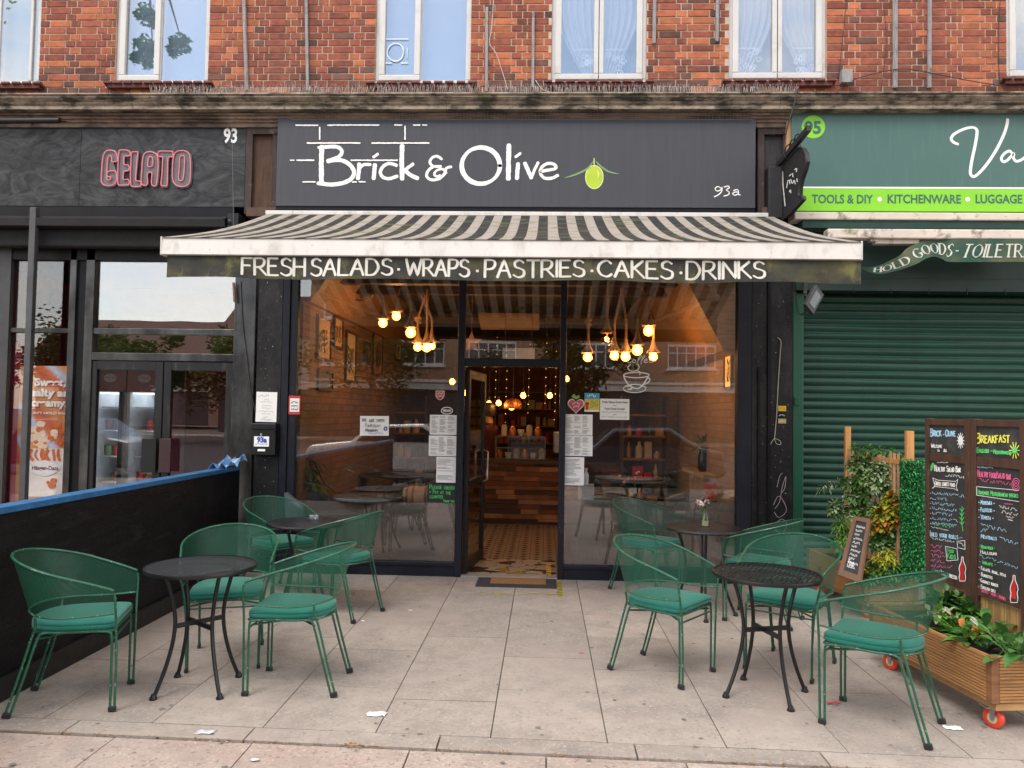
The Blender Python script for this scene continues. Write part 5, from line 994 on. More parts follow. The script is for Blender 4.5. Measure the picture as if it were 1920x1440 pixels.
a = P(45,940,-.28); b_ = P(64,390,-.28); mb = MB(); xx = (a.x+b_.x)/2; mb.box(xx-.032, xx+.032, -.31, -.25, .0, b_.z); mb.build('shaft', mat('post_grey', (.075,.076,.078), .45, metal=.4, var=.2), t, bevel=.004)
mb = MB(); mb.box(xx-.07, xx+.07, -.35, -.21, 0, .012); mb.build('base_plate', GREYMETAL, t)
# ---------------------------------------------------------------- inside the cafe
XL, XR, YBK, ZC = X(555)+.02, X(1385)-.01, 8.6, 3.25
def brick_nodes(name, c1, c2, mo, sc=1.0, rough=.85):
    m, n, l, b = nt(name); tc = n.new('ShaderNodeTexCoord'); sp = n.new('ShaderNodeSeparateXYZ'); l.new(tc.outputs['Object'], sp.inputs[0]); cb = n.new('ShaderNodeCombineXYZ'); l.new(math_(n, l, 'ADD', sp.outputs[0], sp.outputs[1]), cb.inputs[0]); l.new(sp.outputs[2], cb.inputs[1])
    br = n.new('ShaderNodeTexBrick'); br.inputs['Scale'].default_value = 4.4*sc; br.inputs['Brick Width'].default_value = 1.0; br.inputs['Row Height'].default_value = .34; br.inputs['Mortar Size'].default_value = .035; br.inputs['Color1'].default_value = (*c1, 1); br.inputs['Color2'].default_value = (*c2, 1); br.inputs['Mortar'].default_value = (*mo, 1); l.new(cb.outputs[0], br.inputs['Vector'])
    c = mixc(n, l, noise(n, l, tc.outputs['Object'], 3, 6), br.outputs[0], mixc(n, l, .5, br.outputs[0], (.05,.03,.02))); l.new(c, b.inputs['Base Color']); b.inputs['Roughness'].default_value = rough
    bp = n.new('ShaderNodeBump'); bp.inputs['Strength'].default_value = .5; bp.inputs['Distance'].default_value = .01; l.new(br.outputs['Fac'], bp.inputs['Height']); bp.invert = True; l.new(bp.outputs[0], b.inputs['Normal']); return m
INBR = brick_nodes('inner_brick', (.30,.15,.08), (.20,.095,.05), (.13,.10,.07)); INBR2 = brick_nodes('inner_brick_tan', (.42,.28,.17), (.34,.21,.12), (.28,.21,.15))
DKW = mat('dark_brown_wall', (.16,.05,.024), .8, var=.3); CEIL = mat('dark_ceiling', (.055,.035,.026), .8, var=.3, scale=2); OAK = mat('warm_wood', (.24,.115,.045), .55, var=.35, scale=5, stretch=(1,8,8)); DWOOD = mat('dark_wood', (.06,.03,.018), .5, var=.3, scale=6, stretch=(1,8,8))
mb = MB(); mb.box(XL-.12, XL, .07, YBK, 0, ZC); struct(mb.build('cafe_left_wall', INBR)); mb = MB(); mb.box(XR, XR+.12, .07, YBK, 0, ZC); struct(mb.build('cafe_right_wall', INBR2)); mb = MB(); mb.box(XL, XR, YBK, YBK+.1, 0, ZC); struct(mb.build('cafe_back_wall', DKW)); mb = MB(); mb.box(XL-.12, XR+.12, .07, YBK, ZC, ZC+.1); struct(mb.build('cafe_ceiling', CEIL))
m, n, l, b = nt('cafe_tiles'); tc = n.new('ShaderNodeTexCoord'); sp = n.new('ShaderNodeSeparateXYZ'); l.new(tc.outputs['Object'], sp.inputs[0]); k = 1/.15
def cell(o): return math_(n, l, 'ABSOLUTE', math_(n, l, 'SUBTRACT', math_(n, l, 'FRACT', math_(n, l, 'MULTIPLY', o, k)), .5))
ax, ay = cell(sp.outputs[0]), cell(sp.outputs[1]); dot = math_(n, l, 'LESS_THAN', math_(n, l, 'ADD', ax, ay), .30); ln = math_(n, l, 'GREATER_THAN', math_(n, l, 'MAXIMUM', ax, ay), .475)
c = mixc(n, l, noise(n, l, tc.outputs['Object'], 5), (.36,.31,.24), (.27,.22,.16)); c = mixc(n, l, dot, c, (.07,.03,.02)); c = mixc(n, l, ln, c, (.12,.09,.06)); l.new(c, b.inputs['Base Color']); b.inputs['Roughness'].default_value = .22
mb = MB(); mb.box(XL-.1, XR+.1, .88, YBK, -.05, .012); struct(mb.build('cafe_floor', m)); mb = MB(); mb.box(XL-.1, xm1, .06, .88, -.05, .012); mb.box(xm2, XR+.1, .06, .88, -.05, .012); struct(mb.build('window_bay_floor', m))
m, n, l, b = nt('entrance_mosaic'); tc = n.new('ShaderNodeTexCoord'); vo = n.new('ShaderNodeTexVoronoi'); vo.inputs['Scale'].default_value = 6.5; mp = n.new('ShaderNodeMapping'); mp.inputs['Scale'].default_value = (1,1.5,1); l.new(tc.outputs['Object'], mp.inputs[0]); l.new(mp.outputs[0], vo.inputs[0]); ve = n.new('ShaderNodeTexVoronoi'); ve.feature = 'DISTANCE_TO_EDGE'; ve.inputs['Scale'].default_value = 6.5; l.new(mp.outputs[0], ve.inputs[0])
sx = n.new('ShaderNodeSeparateColor'); l.new(vo.outputs['Color'], sx.inputs[0]); c = mixc(n, l, math_(n, l, 'GREATER_THAN', sx.outputs[0], .72), (.52,.46,.36), (.07,.03,.02)); c = mixc(n, l, math_(n, l, 'GREATER_THAN', sx.outputs[1], .80), c, (.42,.28,.04)); c = mixc(n, l, math_(n, l, 'LESS_THAN', ve.outputs['Distance'], .035), c, (.14,.11,.06)); l.new(c, b.inputs['Base Color']); b.inputs['Roughness'].default_value = .18
mb = MB(); mb.box(xm1+.001, xm2-.001, .08, .879, -.05, .0125); struct(mb.build('entrance_floor', m))
mb = MB(); p0 = xm2-.10; 
for q in range(6): mb.prism([(p0, .14+q*.1, .0145), (p0+.05, .11+q*.1, .0145), (p0+.05, .16+q*.1, .0145), (p0, .19+q*.1, .0145)], (0,0,.001))
tag(mb.build('floor_tape', mat('tape_yellow', (.62,.45,.02), .5), fix=True), 'yellow tape dashes on the tiled cafe entrance floor', 'tape')
# pendant lamps on thick rope
BULB = emit('lit_bulb', (1., .45, .07), 1.5)
_nb, _lb = BULB.node_tree.nodes, BULB.node_tree.links; _pb = _nb['Principled BSDF']; _lw = _nb.new('ShaderNodeLayerWeight'); _lw.inputs[0].default_value = .45
_lb.new(mixc(_nb, _lb, ramp(_nb, _lb, _lw.outputs['Facing'], .02, .55), (3.6,1.7,.40), (1.5,.42,.03)), _pb.inputs['Emission Color'])
_tb = _nb.new('ShaderNodeBsdfTransparent'); _xb = _nb.new('ShaderNodeMixShader'); _xb.inputs[0].default_value = .55; _lb.new(_pb.outputs[0], _xb.inputs[1]); _lb.new(_tb.outputs[0], _xb.inputs[2]); _lb.new(_xb.outputs[0], _nb['Material Output'].inputs[0]); BULBC = emit('bulb_filament', (1., .78, .38), 45.); ROPE = mat('rope', (.28,.165,.075), .95, var=.3, scale=40, bump=.8, bscale=90); AMB = glass('amber_glass', .06, .8, (.85,.42,.12))
rl = random.Random(21)
def lamp(px, py, Y, label, lit=True, knot=0, r=.047, name='pendant_lamp', group='rope pendant lamps over the window tables', energy=3.8, swing=None, rope_r=.014, hood=True, ztop=3.05):
    c = P(px, py, Y); t = thing(name, label, 'lamp', tuple(c-Vector((0,0,r))), group)
    mb = MB(); mb.lathe([(0,-r),(r*.55,-r*.84),(r*.92,-r*.4),(r,0),(r*.9,r*.45),(r*.62,r*.85),(r*.36,r*1.2),(r*.33,r*1.6)], c, 14); mb.build('bulb', BULB if lit else AMB, t, smooth=True)
    if not lit: 
        mb = MB(); mb.tube([c+Vector((.02*math.cos(q*1.3), .02*math.sin(q*1.3), -.02+.006*q)) for q in range(9)], .003, 5); mb.build('filament', BULBC, t)
    h0 = c+Vector((0,0,r*1.5))
    if hood:
        mb = MB(); k = 12; mb.lathe([(.058,-.028),(.062,-.012),(.040,.03),(.024,.075),(.018,.12)], h0, k)
        for q in range(7): a = q*.9; mb.bar(h0+Vector((.05*math.cos(a), .05*math.sin(a), 0)), h0+Vector((.078*math.cos(a), .078*math.sin(a), -.022)), .016)
        mb.build('frayed_rope_cap', ROPE, t, smooth=50)
    else: mb = MB(); mb.lathe([(.016,-.02),(.02,0),(.02,.05),(.008,.07)], h0, 10); mb.build('lamp_holder', DARKMETAL, t, smooth=40)
    s = swing or (rl.uniform(-.15,.15), rl.uniform(-.1,.1)); L = ztop-h0.z-.1; pts = [h0+Vector((0,0,.09)), h0+Vector((0,0,.09+L*.35)), h0+Vector((s[0]*.3, s[1]*.4, .09+L*.6)), h0+Vector((s[0], s[1], L+.12))]
    mb = MB(); mb.tube(cr(pts, 6), rope_r, 7)
    if knot: q = h0+Vector((0,0,.09+L*.35)); mb.tube(cr([q+Vector((.04,0,.03)), q+Vector((-.03,.02,.0)), q+Vector((.03,.02,-.03)), q+Vector((-.04,-.01,.02)), q+Vector((.04,0,.03))], 5), rope_r*1.1, 6)
    mb.build('cord', ROPE if hood else WIREM, t, smooth=True)
    if lit:
        ld = bpy.data.lights.new('bulb_light', 'POINT'); ld.energy = energy; ld.color = (1., .52, .18); ld.shadow_soft_size = r*.5; lo = bpy.data.objects.new('bulb_light', ld); COL.objects.link(lo); lo.parent = t; lo.location = (0,0,r-.0)
        MATS['lit_bulb'].node_tree; 
    return t
PLACE = ['leftmost of the six lamps on the left', 'second lamp from the left, hung highest', 'big low globe in the middle of the left cluster', 'just right of the big globe', 'front one of the close pair', 'back one of the close pair']
for (px, py, Y, r, kn), pl in zip(((718,606,1.0,.05,0),(743,593,1.2,.05,0),(770,624,.8,.058,0),(783,651,1.5,.05,1),(800,652,1.3,.052,0),(809,649,1.6,.045,0)), PLACE): lamp(px, py, Y, 'lit rope lamp in left window, '+pl, r=r, knot=kn)
PLACE = ['on a knotted rope nearest the door', 'left of the low pair', 'low in the middle behind the decal', 'on a bright twisted rope', 'hung highest', 'rightmost and low']
for (px, py, Y, r, kn), pl in zip(((1102,670,.7,.05,1),(1152,667,.9,.05,0),(1173,669,.8,.052,0),(1195,657,.65,.056,0),(1216,621,.9,.058,0),(1225,669,1.0,.048,0)), PLACE): lamp(px, py, Y, 'lit rope lamp in right window, '+pl, r=r, knot=kn)
lamp(1138,637,.6,'large amber globe pendant bulb, barely glowing, in the right window', lit=False, r=.066)
for i, (px, py, Y) in enumerate(((848,716,3.2),(873,737,3.6),(917,757,4.2),(935,756,4.0),(981,742,3.8),(1031,742,3.9),(1062,711,3.0))):
    lamp(px, py, Y, 'small bare bulb deep inside the cafe, '+['far left behind the left pane','just left of the door leaf','left of the pair over the counter','right of the pair over the counter','right of the copper lamp','near the right door post','behind the right pane'][i], r=.042, hood=False, rope_r=.004, group='bare bulbs over the cafe counter', energy=2.2)
# copper lamp
c = P(962,760,4.1); t = thing('copper_lamp', 'copper basket shaped lamp glowing over the counter', 'lamp', tuple(c)); mb = MB(); mb.lathe([(.14,-.05),(.145,.02),(.11,.08),(.03,.11)], c, 20); mb.build('shade', mat('copper', (.42,.15,.05), .35, metal=.6), t, smooth=True); mb = MB(); mb.ball(c+Vector((-.02,-.05,-.03)), .05); mb.build('bulb', BULB, t, smooth=True); mb = MB(); mb.tube([c+Vector((0,0,.1)), c+Vector((0,0,1.2))], .004, 5); mb.build('cord', WIREM, t)
# beam the ropes hang from
mb = MB(); mb.box(XL, XR, .55, .68, 3.02, 3.12); mb.box(XL, XR, 1.25, 1.38, 3.02, 3.12); mb.box(XL, XR, 3.9, 4.05, 3.0, 3.12); struct(mb.build('ceiling_beam', DWOOD))
mb = MB(); mb.prism([(XR, .1, ZC), (XR, .1, 2.25), (XR-.12, .1, 2.3), (XR-.62, .1, ZC)], (0, 5.0, 0)); struct(mb.build('ceiling_coving', OAK, fix=True)); mb = MB(); mb.prism([(XL, .1, ZC), (XL, .1, 2.75), (XL+.06, .1, 2.75), (XL+.4, .1, ZC)], (0, 6.0, 0)); struct(mb.build('ceiling_coving', OAK, fix=True))
# pictures on the left wall
def wallpic(px0, px1, py0, py1, label, art, fr=None, x=None, mark=None):
    xw = (x or XL)+.002; s = 1 if xw < 0 else -1; a, b_, c_, d_ = proj(px0,py0,xw), proj(px1,py0,xw), proj(px1,py1,xw), proj(px0,py1,xw); y0, y1 = sorted((a.y, b_.y)); z0, z1 = min(c_.z, d_.z), max(a.z, b_.z)
    t = thing('framed_picture', label, 'picture', (xw, (y0+y1)/2, z0), 'framed pictures on the cafe walls'); f = .03; mb = MB(); e = xw+s*.03
    mb.box(xw, e, y0, y1, z0, z0+f); mb.box(xw, e, y0, y1, z1-f, z1); mb.box(xw, e, y0, y0+f, z0+f, z1-f); mb.box(xw, e, y1-f, y1, z0+f, z1-f); mb.build('frame', fr or DWOOD, t)
    mb = MB(); mb.box(xw, xw+s*.012, y0+f, y1-f, z0+f, z1-f); mb.build('print', art, t)
    pn = Pen(lambda u, v, d=0: Vector((xw+s*(.0125+d), y0+(y1-y0)*u, z0+(z1-z0)*v)), int(px0)); 
    for q in range(5): u = pn.rng.uniform(.25,.7); pn.stroke(cr([(u+pn.rng.uniform(-.15,.15), .2+.12*k+pn.rng.uniform(-.02,.02)) for k in range(5)], 4), .05)
    pn.build('drawing', mark or BLK, t)
AR = [mat('art_tan', (.40,.24,.12), .8, var=.2), mat('art_pale', (.50,.38,.25), .8, var=.2), mat('art_brown', (.25,.13,.07), .8, var=.3), mat('art_dark', (.10,.06,.045), .8, var=.4)]
for i, (q, lb) in enumerate((((593,619,599,674),'tan picture in the cafe nearest the window'),((624,641,598,652),'small tan picture beside the nearest one'),((647,666,626,716),'tall narrow picture of a branch on the left cafe wall'),((681,692,644,681),'small dark framed portrait on the left cafe wall'),((698,716,617,703),'tall pale framed mirror-like picture on the left wall'),((740,751,640,675),'little framed picture of an arch on the left wall'),((594,622,695,731),'low picture of a hill scene on the left cafe wall'))): wallpic(*q, lb, AR[(0,0,1,3,2,1,3)[i]])
wallpic(1361, 1376, 650, 730, 'glowing orange menu board on the right cafe wall', emit('menu_glow', (.95,.38,.05), .55), DWOOD, XR-.004)
mb = MB(); c = P(676,534,1.4); mb.tube([c+Vector((.19*math.cos(q*.1963), 0, .19*math.sin(q*.1963))) for q in range(32)], .012, 6, True)
for q in range(4): a = q*math.pi/2+.3; mb.add([c+Vector((.03*math.cos(a),.0,.03*math.sin(a))), c+Vector((.17*math.cos(a-.35),.03,.17*math.sin(a-.35))), c+Vector((.17*math.cos(a+.35),-.02,.17*math.sin(a+.35)))], [(0,1,2)])
mb.ball(c, .035); tag(mb.build('wall_fan', mat('fan_metal', (.2,.17,.14), .4, metal=.6)), 'round wire wall fan high in the left cafe window', 'fan')
# counter
t = thing('cafe_counter', 'wooden slatted serving counter at the back of the cafe', 'counter', (.0, 4, .012)); Yc = 3.55; a = P(903,900,Yc).x; b_ = P(1049,900,Yc).x+1.2; zt = P(975,863,Yc).z; rr = random.Random(8); mb = MB(); z = .06
SL = [mat('slat_oak', (.20,.085,.035), .6, var=.3), mat('slat_dark', (.05,.022,.012), .6, var=.3), mat('slat_red', (.13,.045,.02), .6, var=.3), mat('slat_pale', (.30,.16,.075), .6, var=.3)]
while z < zt-.06:
    x = a; hh_ = rr.choice((.04,.055,.07))
    while x < b_: L = rr.uniform(.2,.6); mb.box(x, min(b_, x+L)-.003, Yc-rr.uniform(0,.014), Yc+.03, z, z+hh_-.004, rr.randrange(4)); x += L
    z += hh_
mb.build('slatted_front', SL, t); mb = MB(); mb.box(a-.03, b_, Yc-.05, Yc+.75, zt-.05, zt); mb.build('counter_top', DWOOD, t); mb = MB(); mb.box(a, b_, Yc+.03, Yc+.7, .012, zt-.05); mb.build('carcass', DWOOD, t)
gx0, gx1 = P(930,840,Yc+.1).x, P(1022,840,Yc+.1).x
t = thing('glass_cake_case', 'low glass case with steel rails on the cafe counter', 'display case', ((gx0+gx1)/2, Yc+.1, zt)); mb = MB(); mb.box(gx0, gx1, Yc+.08, Yc+.09, zt, zt+.34); mb.box(gx0, gx1, Yc+.09, Yc+.5, zt+.33, zt+.34); mb.build('glass', GLASS_CLEAR, t); mb = MB()
for z in (zt+.01, zt+.17, zt+.34): mb.box(gx0-.01, gx1+.01, Yc+.06, Yc+.08, z, z+.012)
for x in (gx0, gx1): mb.box(x-.008, x+.008, Yc+.06, Yc+.08, zt, zt+.35)
mb.build('rails', mat('dull_steel', (.16,.15,.14), .4, metal=.8), t)
for i in range(11):
    x = gx0+.05+(gx1-gx0-.1)*i/10; up = i % 2; kind = i % 3; z = zt+.346 if up else zt+.002; y = Yc+.22
    mb = MB()
    if kind == 0: mb.lathe([(.05,0),(.055,.02),(.05,.10),(.02,.14),(0,.15)], (x,y,z), 14)
    elif kind == 1: mb.lathe([(.045,0),(.045,.13),(.03,.15),(.03,.17)], (x,y,z), 12)
    else: mb.lathe([(.03,0),(.045,.05),(.05,.10),(.047,.10)], (x,y,z), 12)
    tag(mb.build('counter_jar', [mat('copper', (.42,.15,.05)), mat('jar_glass', (.4,.36,.3), .15), mat('cup_white', (.62,.6,.56), .3)][kind], smooth=40), ['copper domed','glass','white china'][kind]+' jar or cup on the cafe counter', 'jar', 'jars and cups on the cafe counter')
# person behind the counter
def person():
    base = P(913,960,4.1); s = .97; t = thing('person', 'person with dark hair in a dark red top standing left of the cafe counter', 'person', (base.x, 4.1, .012))
    J = {'pelvis':(0,0,.93),'waist':(0,-.01,1.08),'chest':(0,0,1.28),'neck':(0,.01,1.45),'head0':(0,-.01,1.54),'head1':(0,-.02,1.66),'shl':(-.17,0,1.40),'ell':(-.23,-.02,1.14),'wrl':(-.17,-.2,1.02),'hal':(-.14,-.28,1.02),'shr':(.17,0,1.40),'elr':(.23,-.03,1.14),'wrr':(.15,-.2,1.02),'har':(.12,-.28,1.02),'hil':(-.09,0,.9),'knl':(-.10,-.02,.5),'anl':(-.10,.02,.09),'tol':(-.10,-.14,.03),'hir':(.09,0,.9),'knr':(.10,-.02,.5),'anr':(.10,.02,.09),'tor':(.10,-.14,.03)}
    Rr = {'pelvis':.14,'waist':.125,'chest':.145,'neck':.055,'head0':.075,'head1':.085,'shl':.06,'ell':.043,'wrl':.03,'hal':.035,'shr':.06,'elr':.043,'wrr':.03,'har':.035,'hil':.085,'knl':.058,'anl':.042,'tol':.04,'hir':.085,'knr':.058,'anr':.042,'tor':.04}
    E_ = [('pelvis','waist'),('waist','chest'),('chest','neck'),('neck','head0'),('head0','head1'),('chest','shl'),('shl','ell'),('ell','wrl'),('wrl','hal'),('chest','shr'),('shr','elr'),('elr','wrr'),('wrr','har'),('pelvis','hil'),('hil','knl'),('knl','anl'),('anl','tol'),('pelvis','hir'),('hir','knr'),('knr','anr'),('anr','tor')]
    ks = list(J); me = bpy.data.meshes.new('body'); me.from_pydata([J[k] for k in ks], [(ks.index(p), ks.index(q)) for p, q in E_], []); o = bpy.data.objects.new('body', me); COL.objects.link(o); o.parent = t; t.rotation_euler = (0,0,R(-125))
    md = o.modifiers.new('skin', 'SKIN')
    for i, k_ in enumerate(ks): me.skin_vertices[0].data[i].radius = (Rr[k_]*(1.1 if k_ in ('chest','pelvis','waist') else 1), Rr[k_]*.8 if k_ in ('chest','pelvis','waist') else Rr[k_]); me.skin_vertices[0].data[i].use_root = k_ == 'pelvis'
    md2 = o.modifiers.new('sub', 'SUBSURF'); md2.levels = 2; md2.render_levels = 2
    dg = bpy.context.evaluated_depsgraph_get(); ev = bpy.data.meshes.new_from_object(o.evaluated_get(dg)); o.modifiers.clear(); o.data = ev; ev.shade_smooth(); ev.materials.clear()
    for mm in (mat('red_top', (.055,.008,.008), .9), mat('skin', (.38,.20,.13), .6), mat('trousers', (.015,.015,.02), .9)): ev.materials.append(mm)
    for p in ev.polygons: z = p.center.z; p.material_index = 1 if z > 1.46 or (z < 1.16 and abs(p.center.y) > .15 and z > .9) else (2 if z < .92 else 0)
    mb = MB(); mb.lathe([(.0,.115),(.06,.10),(.098,.05),(.105,-.02),(.09,-.07),(.085,-.1)], (0,.005,1.67), 16); h = mb.build('hair', mat('dark_hair', (.012,.009,.008), .6), t, smooth=True, local=True); 
    f = MB(); f.ball((-.03,-.098,1.64), .010); f.ball((.03,-.098,1.64), .010); f.build('eyes', BLK, t, local=True, smooth=True)
person()
# hanging panel, ceiling heater, star
c = P(972,663,1.1); w = .37; t = thing('hanging_sign', 'small pale sign card hung on two wires above the cafe door inside', 'sign', tuple(c)); mb = MB(); mb.box(c.x-w/2, c.x+w/2, 1.1, 1.115, c.z-.07, c.z+.065); mb.build('sheet', mat('panel_pale', (.42,.43,.42), .5), t); mb = MB()
for s in (-1, 1): mb.bar((c.x+s*w*.42, 1.107, c.z+.06), (c.x+s*w*.42, 1.107, 3.05), .005)
mb.build('wire', GREYMETAL, t)
c = P(955,603,2.3); t = thing('ceiling_heater', 'flat wooden ceiling panel lit from below inside the cafe', 'ceiling panel', tuple(c)); mb = MB(); mb.obox(c, (.78,.5,.05), (R(-14),0,0)); mb.build('panel', mat('panel_wood', (.30,.17,.075), .6), t, bevel=.01); mb = MB()
for s in (-1, 1): mb.bar(c+Vector((s*.3,.1,.02)), c+Vector((s*.3,.1,.6)), .008)
mb.build('hanger', GREYMETAL, t)
c = P(884,642,1.4); mb = MB(); mb.prism([c+Vector((.13*(1 if q % 2 == 0 else .45)*math.sin(q*math.pi/5), 0, .13*(1 if q % 2 == 0 else .45)*math.cos(q*math.pi/5))) for q in range(10)], (0,.02,0)); mb.bar(c+Vector((0,.01,.12)), c+Vector((0,.01,.9)), .004); tag(mb.build('hanging_star', mat('star_paper', (.40,.24,.16), .8), fix=True), 'paper star ornament hanging inside near the door top', 'ornament')
# furniture and goods inside
def table_in(px, py, r, label, top, h=.75, legs=True):
    c = G(px, py, h); t = thing('cafe_table', label, 'table', (c.x, c.y, .012), 'tables inside the cafe'); mb = MB(); mb.lathe([(r*.97,h-.03),(r,h-.02),(r,h-.005),(r*.98,h)], (c.x,c.y,0), 36); mb.build('table_top', top, t, smooth=30); mb = MB(); mb.lathe([(.24,.012),(.24,.03),(.04,.05),(.03,.3),(.03,h-.03)], (c.x,c.y,0), 16); mb.build('pedestal', DARKMETAL, t, smooth=40); return c
def chair_in(x, y, rot, label, m_, tub=False):
    t = thing('cafe_chair', label, 'chair', (x, y, .012), 'chairs inside the cafe'); t.rotation_euler = (0,0,rot)
    mb = MB(); mb.box(-.22,.22,-.22,.22,.42,.48); mb.build('seat', m_, t, local=True, bevel=.03)
    def bk(u, v): a = (u-.5)*math.pi*(1.05 if tub else .75); rr_ = .27+.03*v; return (rr_*math.sin(a), rr_*math.cos(a)*.95-.02, (.42 if tub else .58)+(.40 if tub else .26)*v*(1 if not tub else (1-.35*abs(2*u-1)**2)))
    mb = MB(); mb.grid(bk, 16, 5); o = mb.build('backrest', m_, t, local=True, smooth=True); sd = o.modifiers.new('thick', 'SOLIDIFY'); sd.thickness = .05 if tub else .02
    for sx_ in (-1, 1):
        for sy in (-1, 1): mb = MB(); mb.tube([(sx_*.18, sy*.18, .43), (sx_*.22, sy*.22, 0)], .013, 7); mb.build('leg', DARKMETAL, t, local=True)
c = table_in(1190, 893, .42, 'pale round table behind the right cafe window', mat('table_pale', (.42,.35,.29), .4)); chair_in(c.x+.55, c.y-.25, R(-60), 'dark chair right of the pale round table inside', DWOOD); chair_in(c.x-.5, c.y-.3, R(70), 'dark chair left of the pale round table inside', DWOOD)
c2 = table_in(690, 930, .36, 'dark round table behind the left cafe window', mat('table_slate', (.10,.11,.12), .25)); chair_in(c2.x-.52, c2.y-.1, R(80), 'slate grey chair beside the dark table inside', mat('slate_seat', (.06,.075,.085), .5), True)
p = G(1362,1000,.4); chair_in(XR-.42, .78, R(-75), 'grey leather tub chair at the right end of the cafe window', mat('grey_leather', (.075,.078,.075), .35), True)
# barrel on a stand
c = P(787,930,.55); t = thing('wine_barrel', 'small wooden barrel with red hoops lying behind the left pane', 'barrel', (c.x, .55, .38)); mb = MB(); ax0 = c-Vector((.17,0,0)); pr = [(.085,0),(.105,.08),(.115,.17),(.105,.26),(.085,.34)]
mb.lathe(pr, ax0, 20, (1,0,0)); mb.build('staves', mat('barrel_wood', (.44,.25,.12), .6, var=.25, stretch=(1,9,9)), t, smooth=40); mb = MB()
for d_ in (.03,.10,.23,.30): mb.lathe([(.095+.02*math.sin(d_/.34*3.14), d_),(.097+.022*math.sin(d_/.34*3.14), d_+.012),(.095+.02*math.sin(d_/.34*3.14), d_+.024)], ax0, 20, (1,0,0))
mb.build('hoops', mat('hoop_red', (.28,.06,.035), .5), t, smooth=40); mb = MB(); mb.box(c.x-.2, c.x+.2, .43, .67, .012, c.z-.115); mb.build('stand', DWOOD, t); mb = MB(); mb.lathe([(.03,0),(.03,.05),(.022,.06),(.022,.09),(.03,.1)], (c.x-.0,.55,c.z+.11), 12); mb.build('bung', mat('dark_cap', (.05,.06,.065), .5), t, smooth=40)
# bookcase and crate shelf (left), product shelf (right)
def shelf_unit(x0, x1, y, zs, h, label, seed, cols):
    t = thing('shelf_unit', label, 'shelf', ((x0+x1)/2, y, .012), 'shelf units inside the cafe'); mb = MB(); mb.box(x0,x0+.03,y,y+.3,.012,h); mb.box(x1-.03,x1,y,y+.3,.012,h); mb.build('side_panel', DWOOD, t)
    for z in zs: mb = MB(); mb.box(x0+.03, x1-.03, y, y+.3, z, z+.025); mb.build('shelf', OAK, t)
    r2 = random.Random(seed)
    for z in zs[:-1] if len(zs) > 1 else zs:
        x = x0+.07
        while x < x1-.14:
            w = r2.uniform(.06,.15); hh_ = r2.uniform(.10,.24); mb = MB()
            if r2.random() < .5: mb.box(x, x+w, y+.03, y+.18, z+.026, z+.026+hh_)
            else: mb.lathe([(w*.42,0),(w*.45,hh_*.6),(w*.2,hh_*.8),(w*.18,hh_)], (x+w/2, y+.1, z+.026), 10)
            ci = r2.randrange(len(cols)); tag(mb.build('shelf_goods', cols[ci][0], smooth=40), cols[ci][1]+' packet or bottle on the '+label.split(' ')[0]+' '+label.split(' ')[1]+' shelves', 'goods', 'goods on the cafe shelves'); x += w+r2.uniform(.01,.05)
GC = [(mat('pack_red', (.45,.03,.03), .5), 'red'), (mat('pack_amber', (.42,.22,.04), .4), 'amber'), (mat('pack_cream', (.50,.42,.32), .6), 'cream'), (mat('pack_black', (.02,.02,.022), .4), 'black'), (mat('pack_green', (.06,.26,.07), .5), 'green'), (mat('pack_orange', (.60,.20,.03), .5), 'orange')]
ya = 3.2; shelf_unit(P(1166,800,ya).x, P(1252,800,ya).x, ya, (.35,.68,1.0,1.32,1.62), 1.9, 'tall wooden product shelves seen through the right pane', 5, GC)
ya = 5.0; shelf_unit(P(690,800,ya).x, P(800,800,ya).x, ya, (.4,.85,1.25,1.6), 1.9, 'dark wooden bookcase deep behind the left pane', 6, GC[1:4])
mb = MB(); a, b_ = P(668,900,2.6).x, P(822,900,2.6).x; z = P(740,897,2.6).z; mb.box(a,b_,2.6,3.0,z,z+.05); mb.box(a,a+.05,2.6,3.0,.012,z); mb.box(b_-.05,b_,2.6,3.0,.012,z); tag(mb.build('bench_table', DWOOD), 'long dark wooden bench table behind the left pane', 'table')
p = P(1072,930,.3); t = thing('sanitiser_stand', 'clear bottle of hand gel on a grey stand beside the door', 'stand', (P(1098,940,.22).x,.22,.012)); xq = P(1098,940,.22).x; zq = P(1098,908,.22).z; mb = MB(); mb.box(xq-.08,xq+.08,.15,.3,.012,zq); mb.build('stand', mat('stand_grey', (.28,.28,.28), .5), t); mb = MB(); mb.lathe([(.028,0),(.03,.1),(.012,.125),(.012,.15),(.02,.152),(.02,.165)], (xq,.22,zq), 12); mb.build('bottle', mat('gel_clear', (.62,.66,.68), .15), t, smooth=40)
mb = MB(); c = P(1333,918,.5); mb.obox(c, (.12,.012,.15), (R(-12),0,0)); mb.box(c.x-.05,c.x+.05,.48,.54,.8-.05,c.z-.074); tag(mb.build('table_card', mat('card_red', (.62,.07,.03), .5)), 'red table card behind the right pane near the tub chair', 'card')
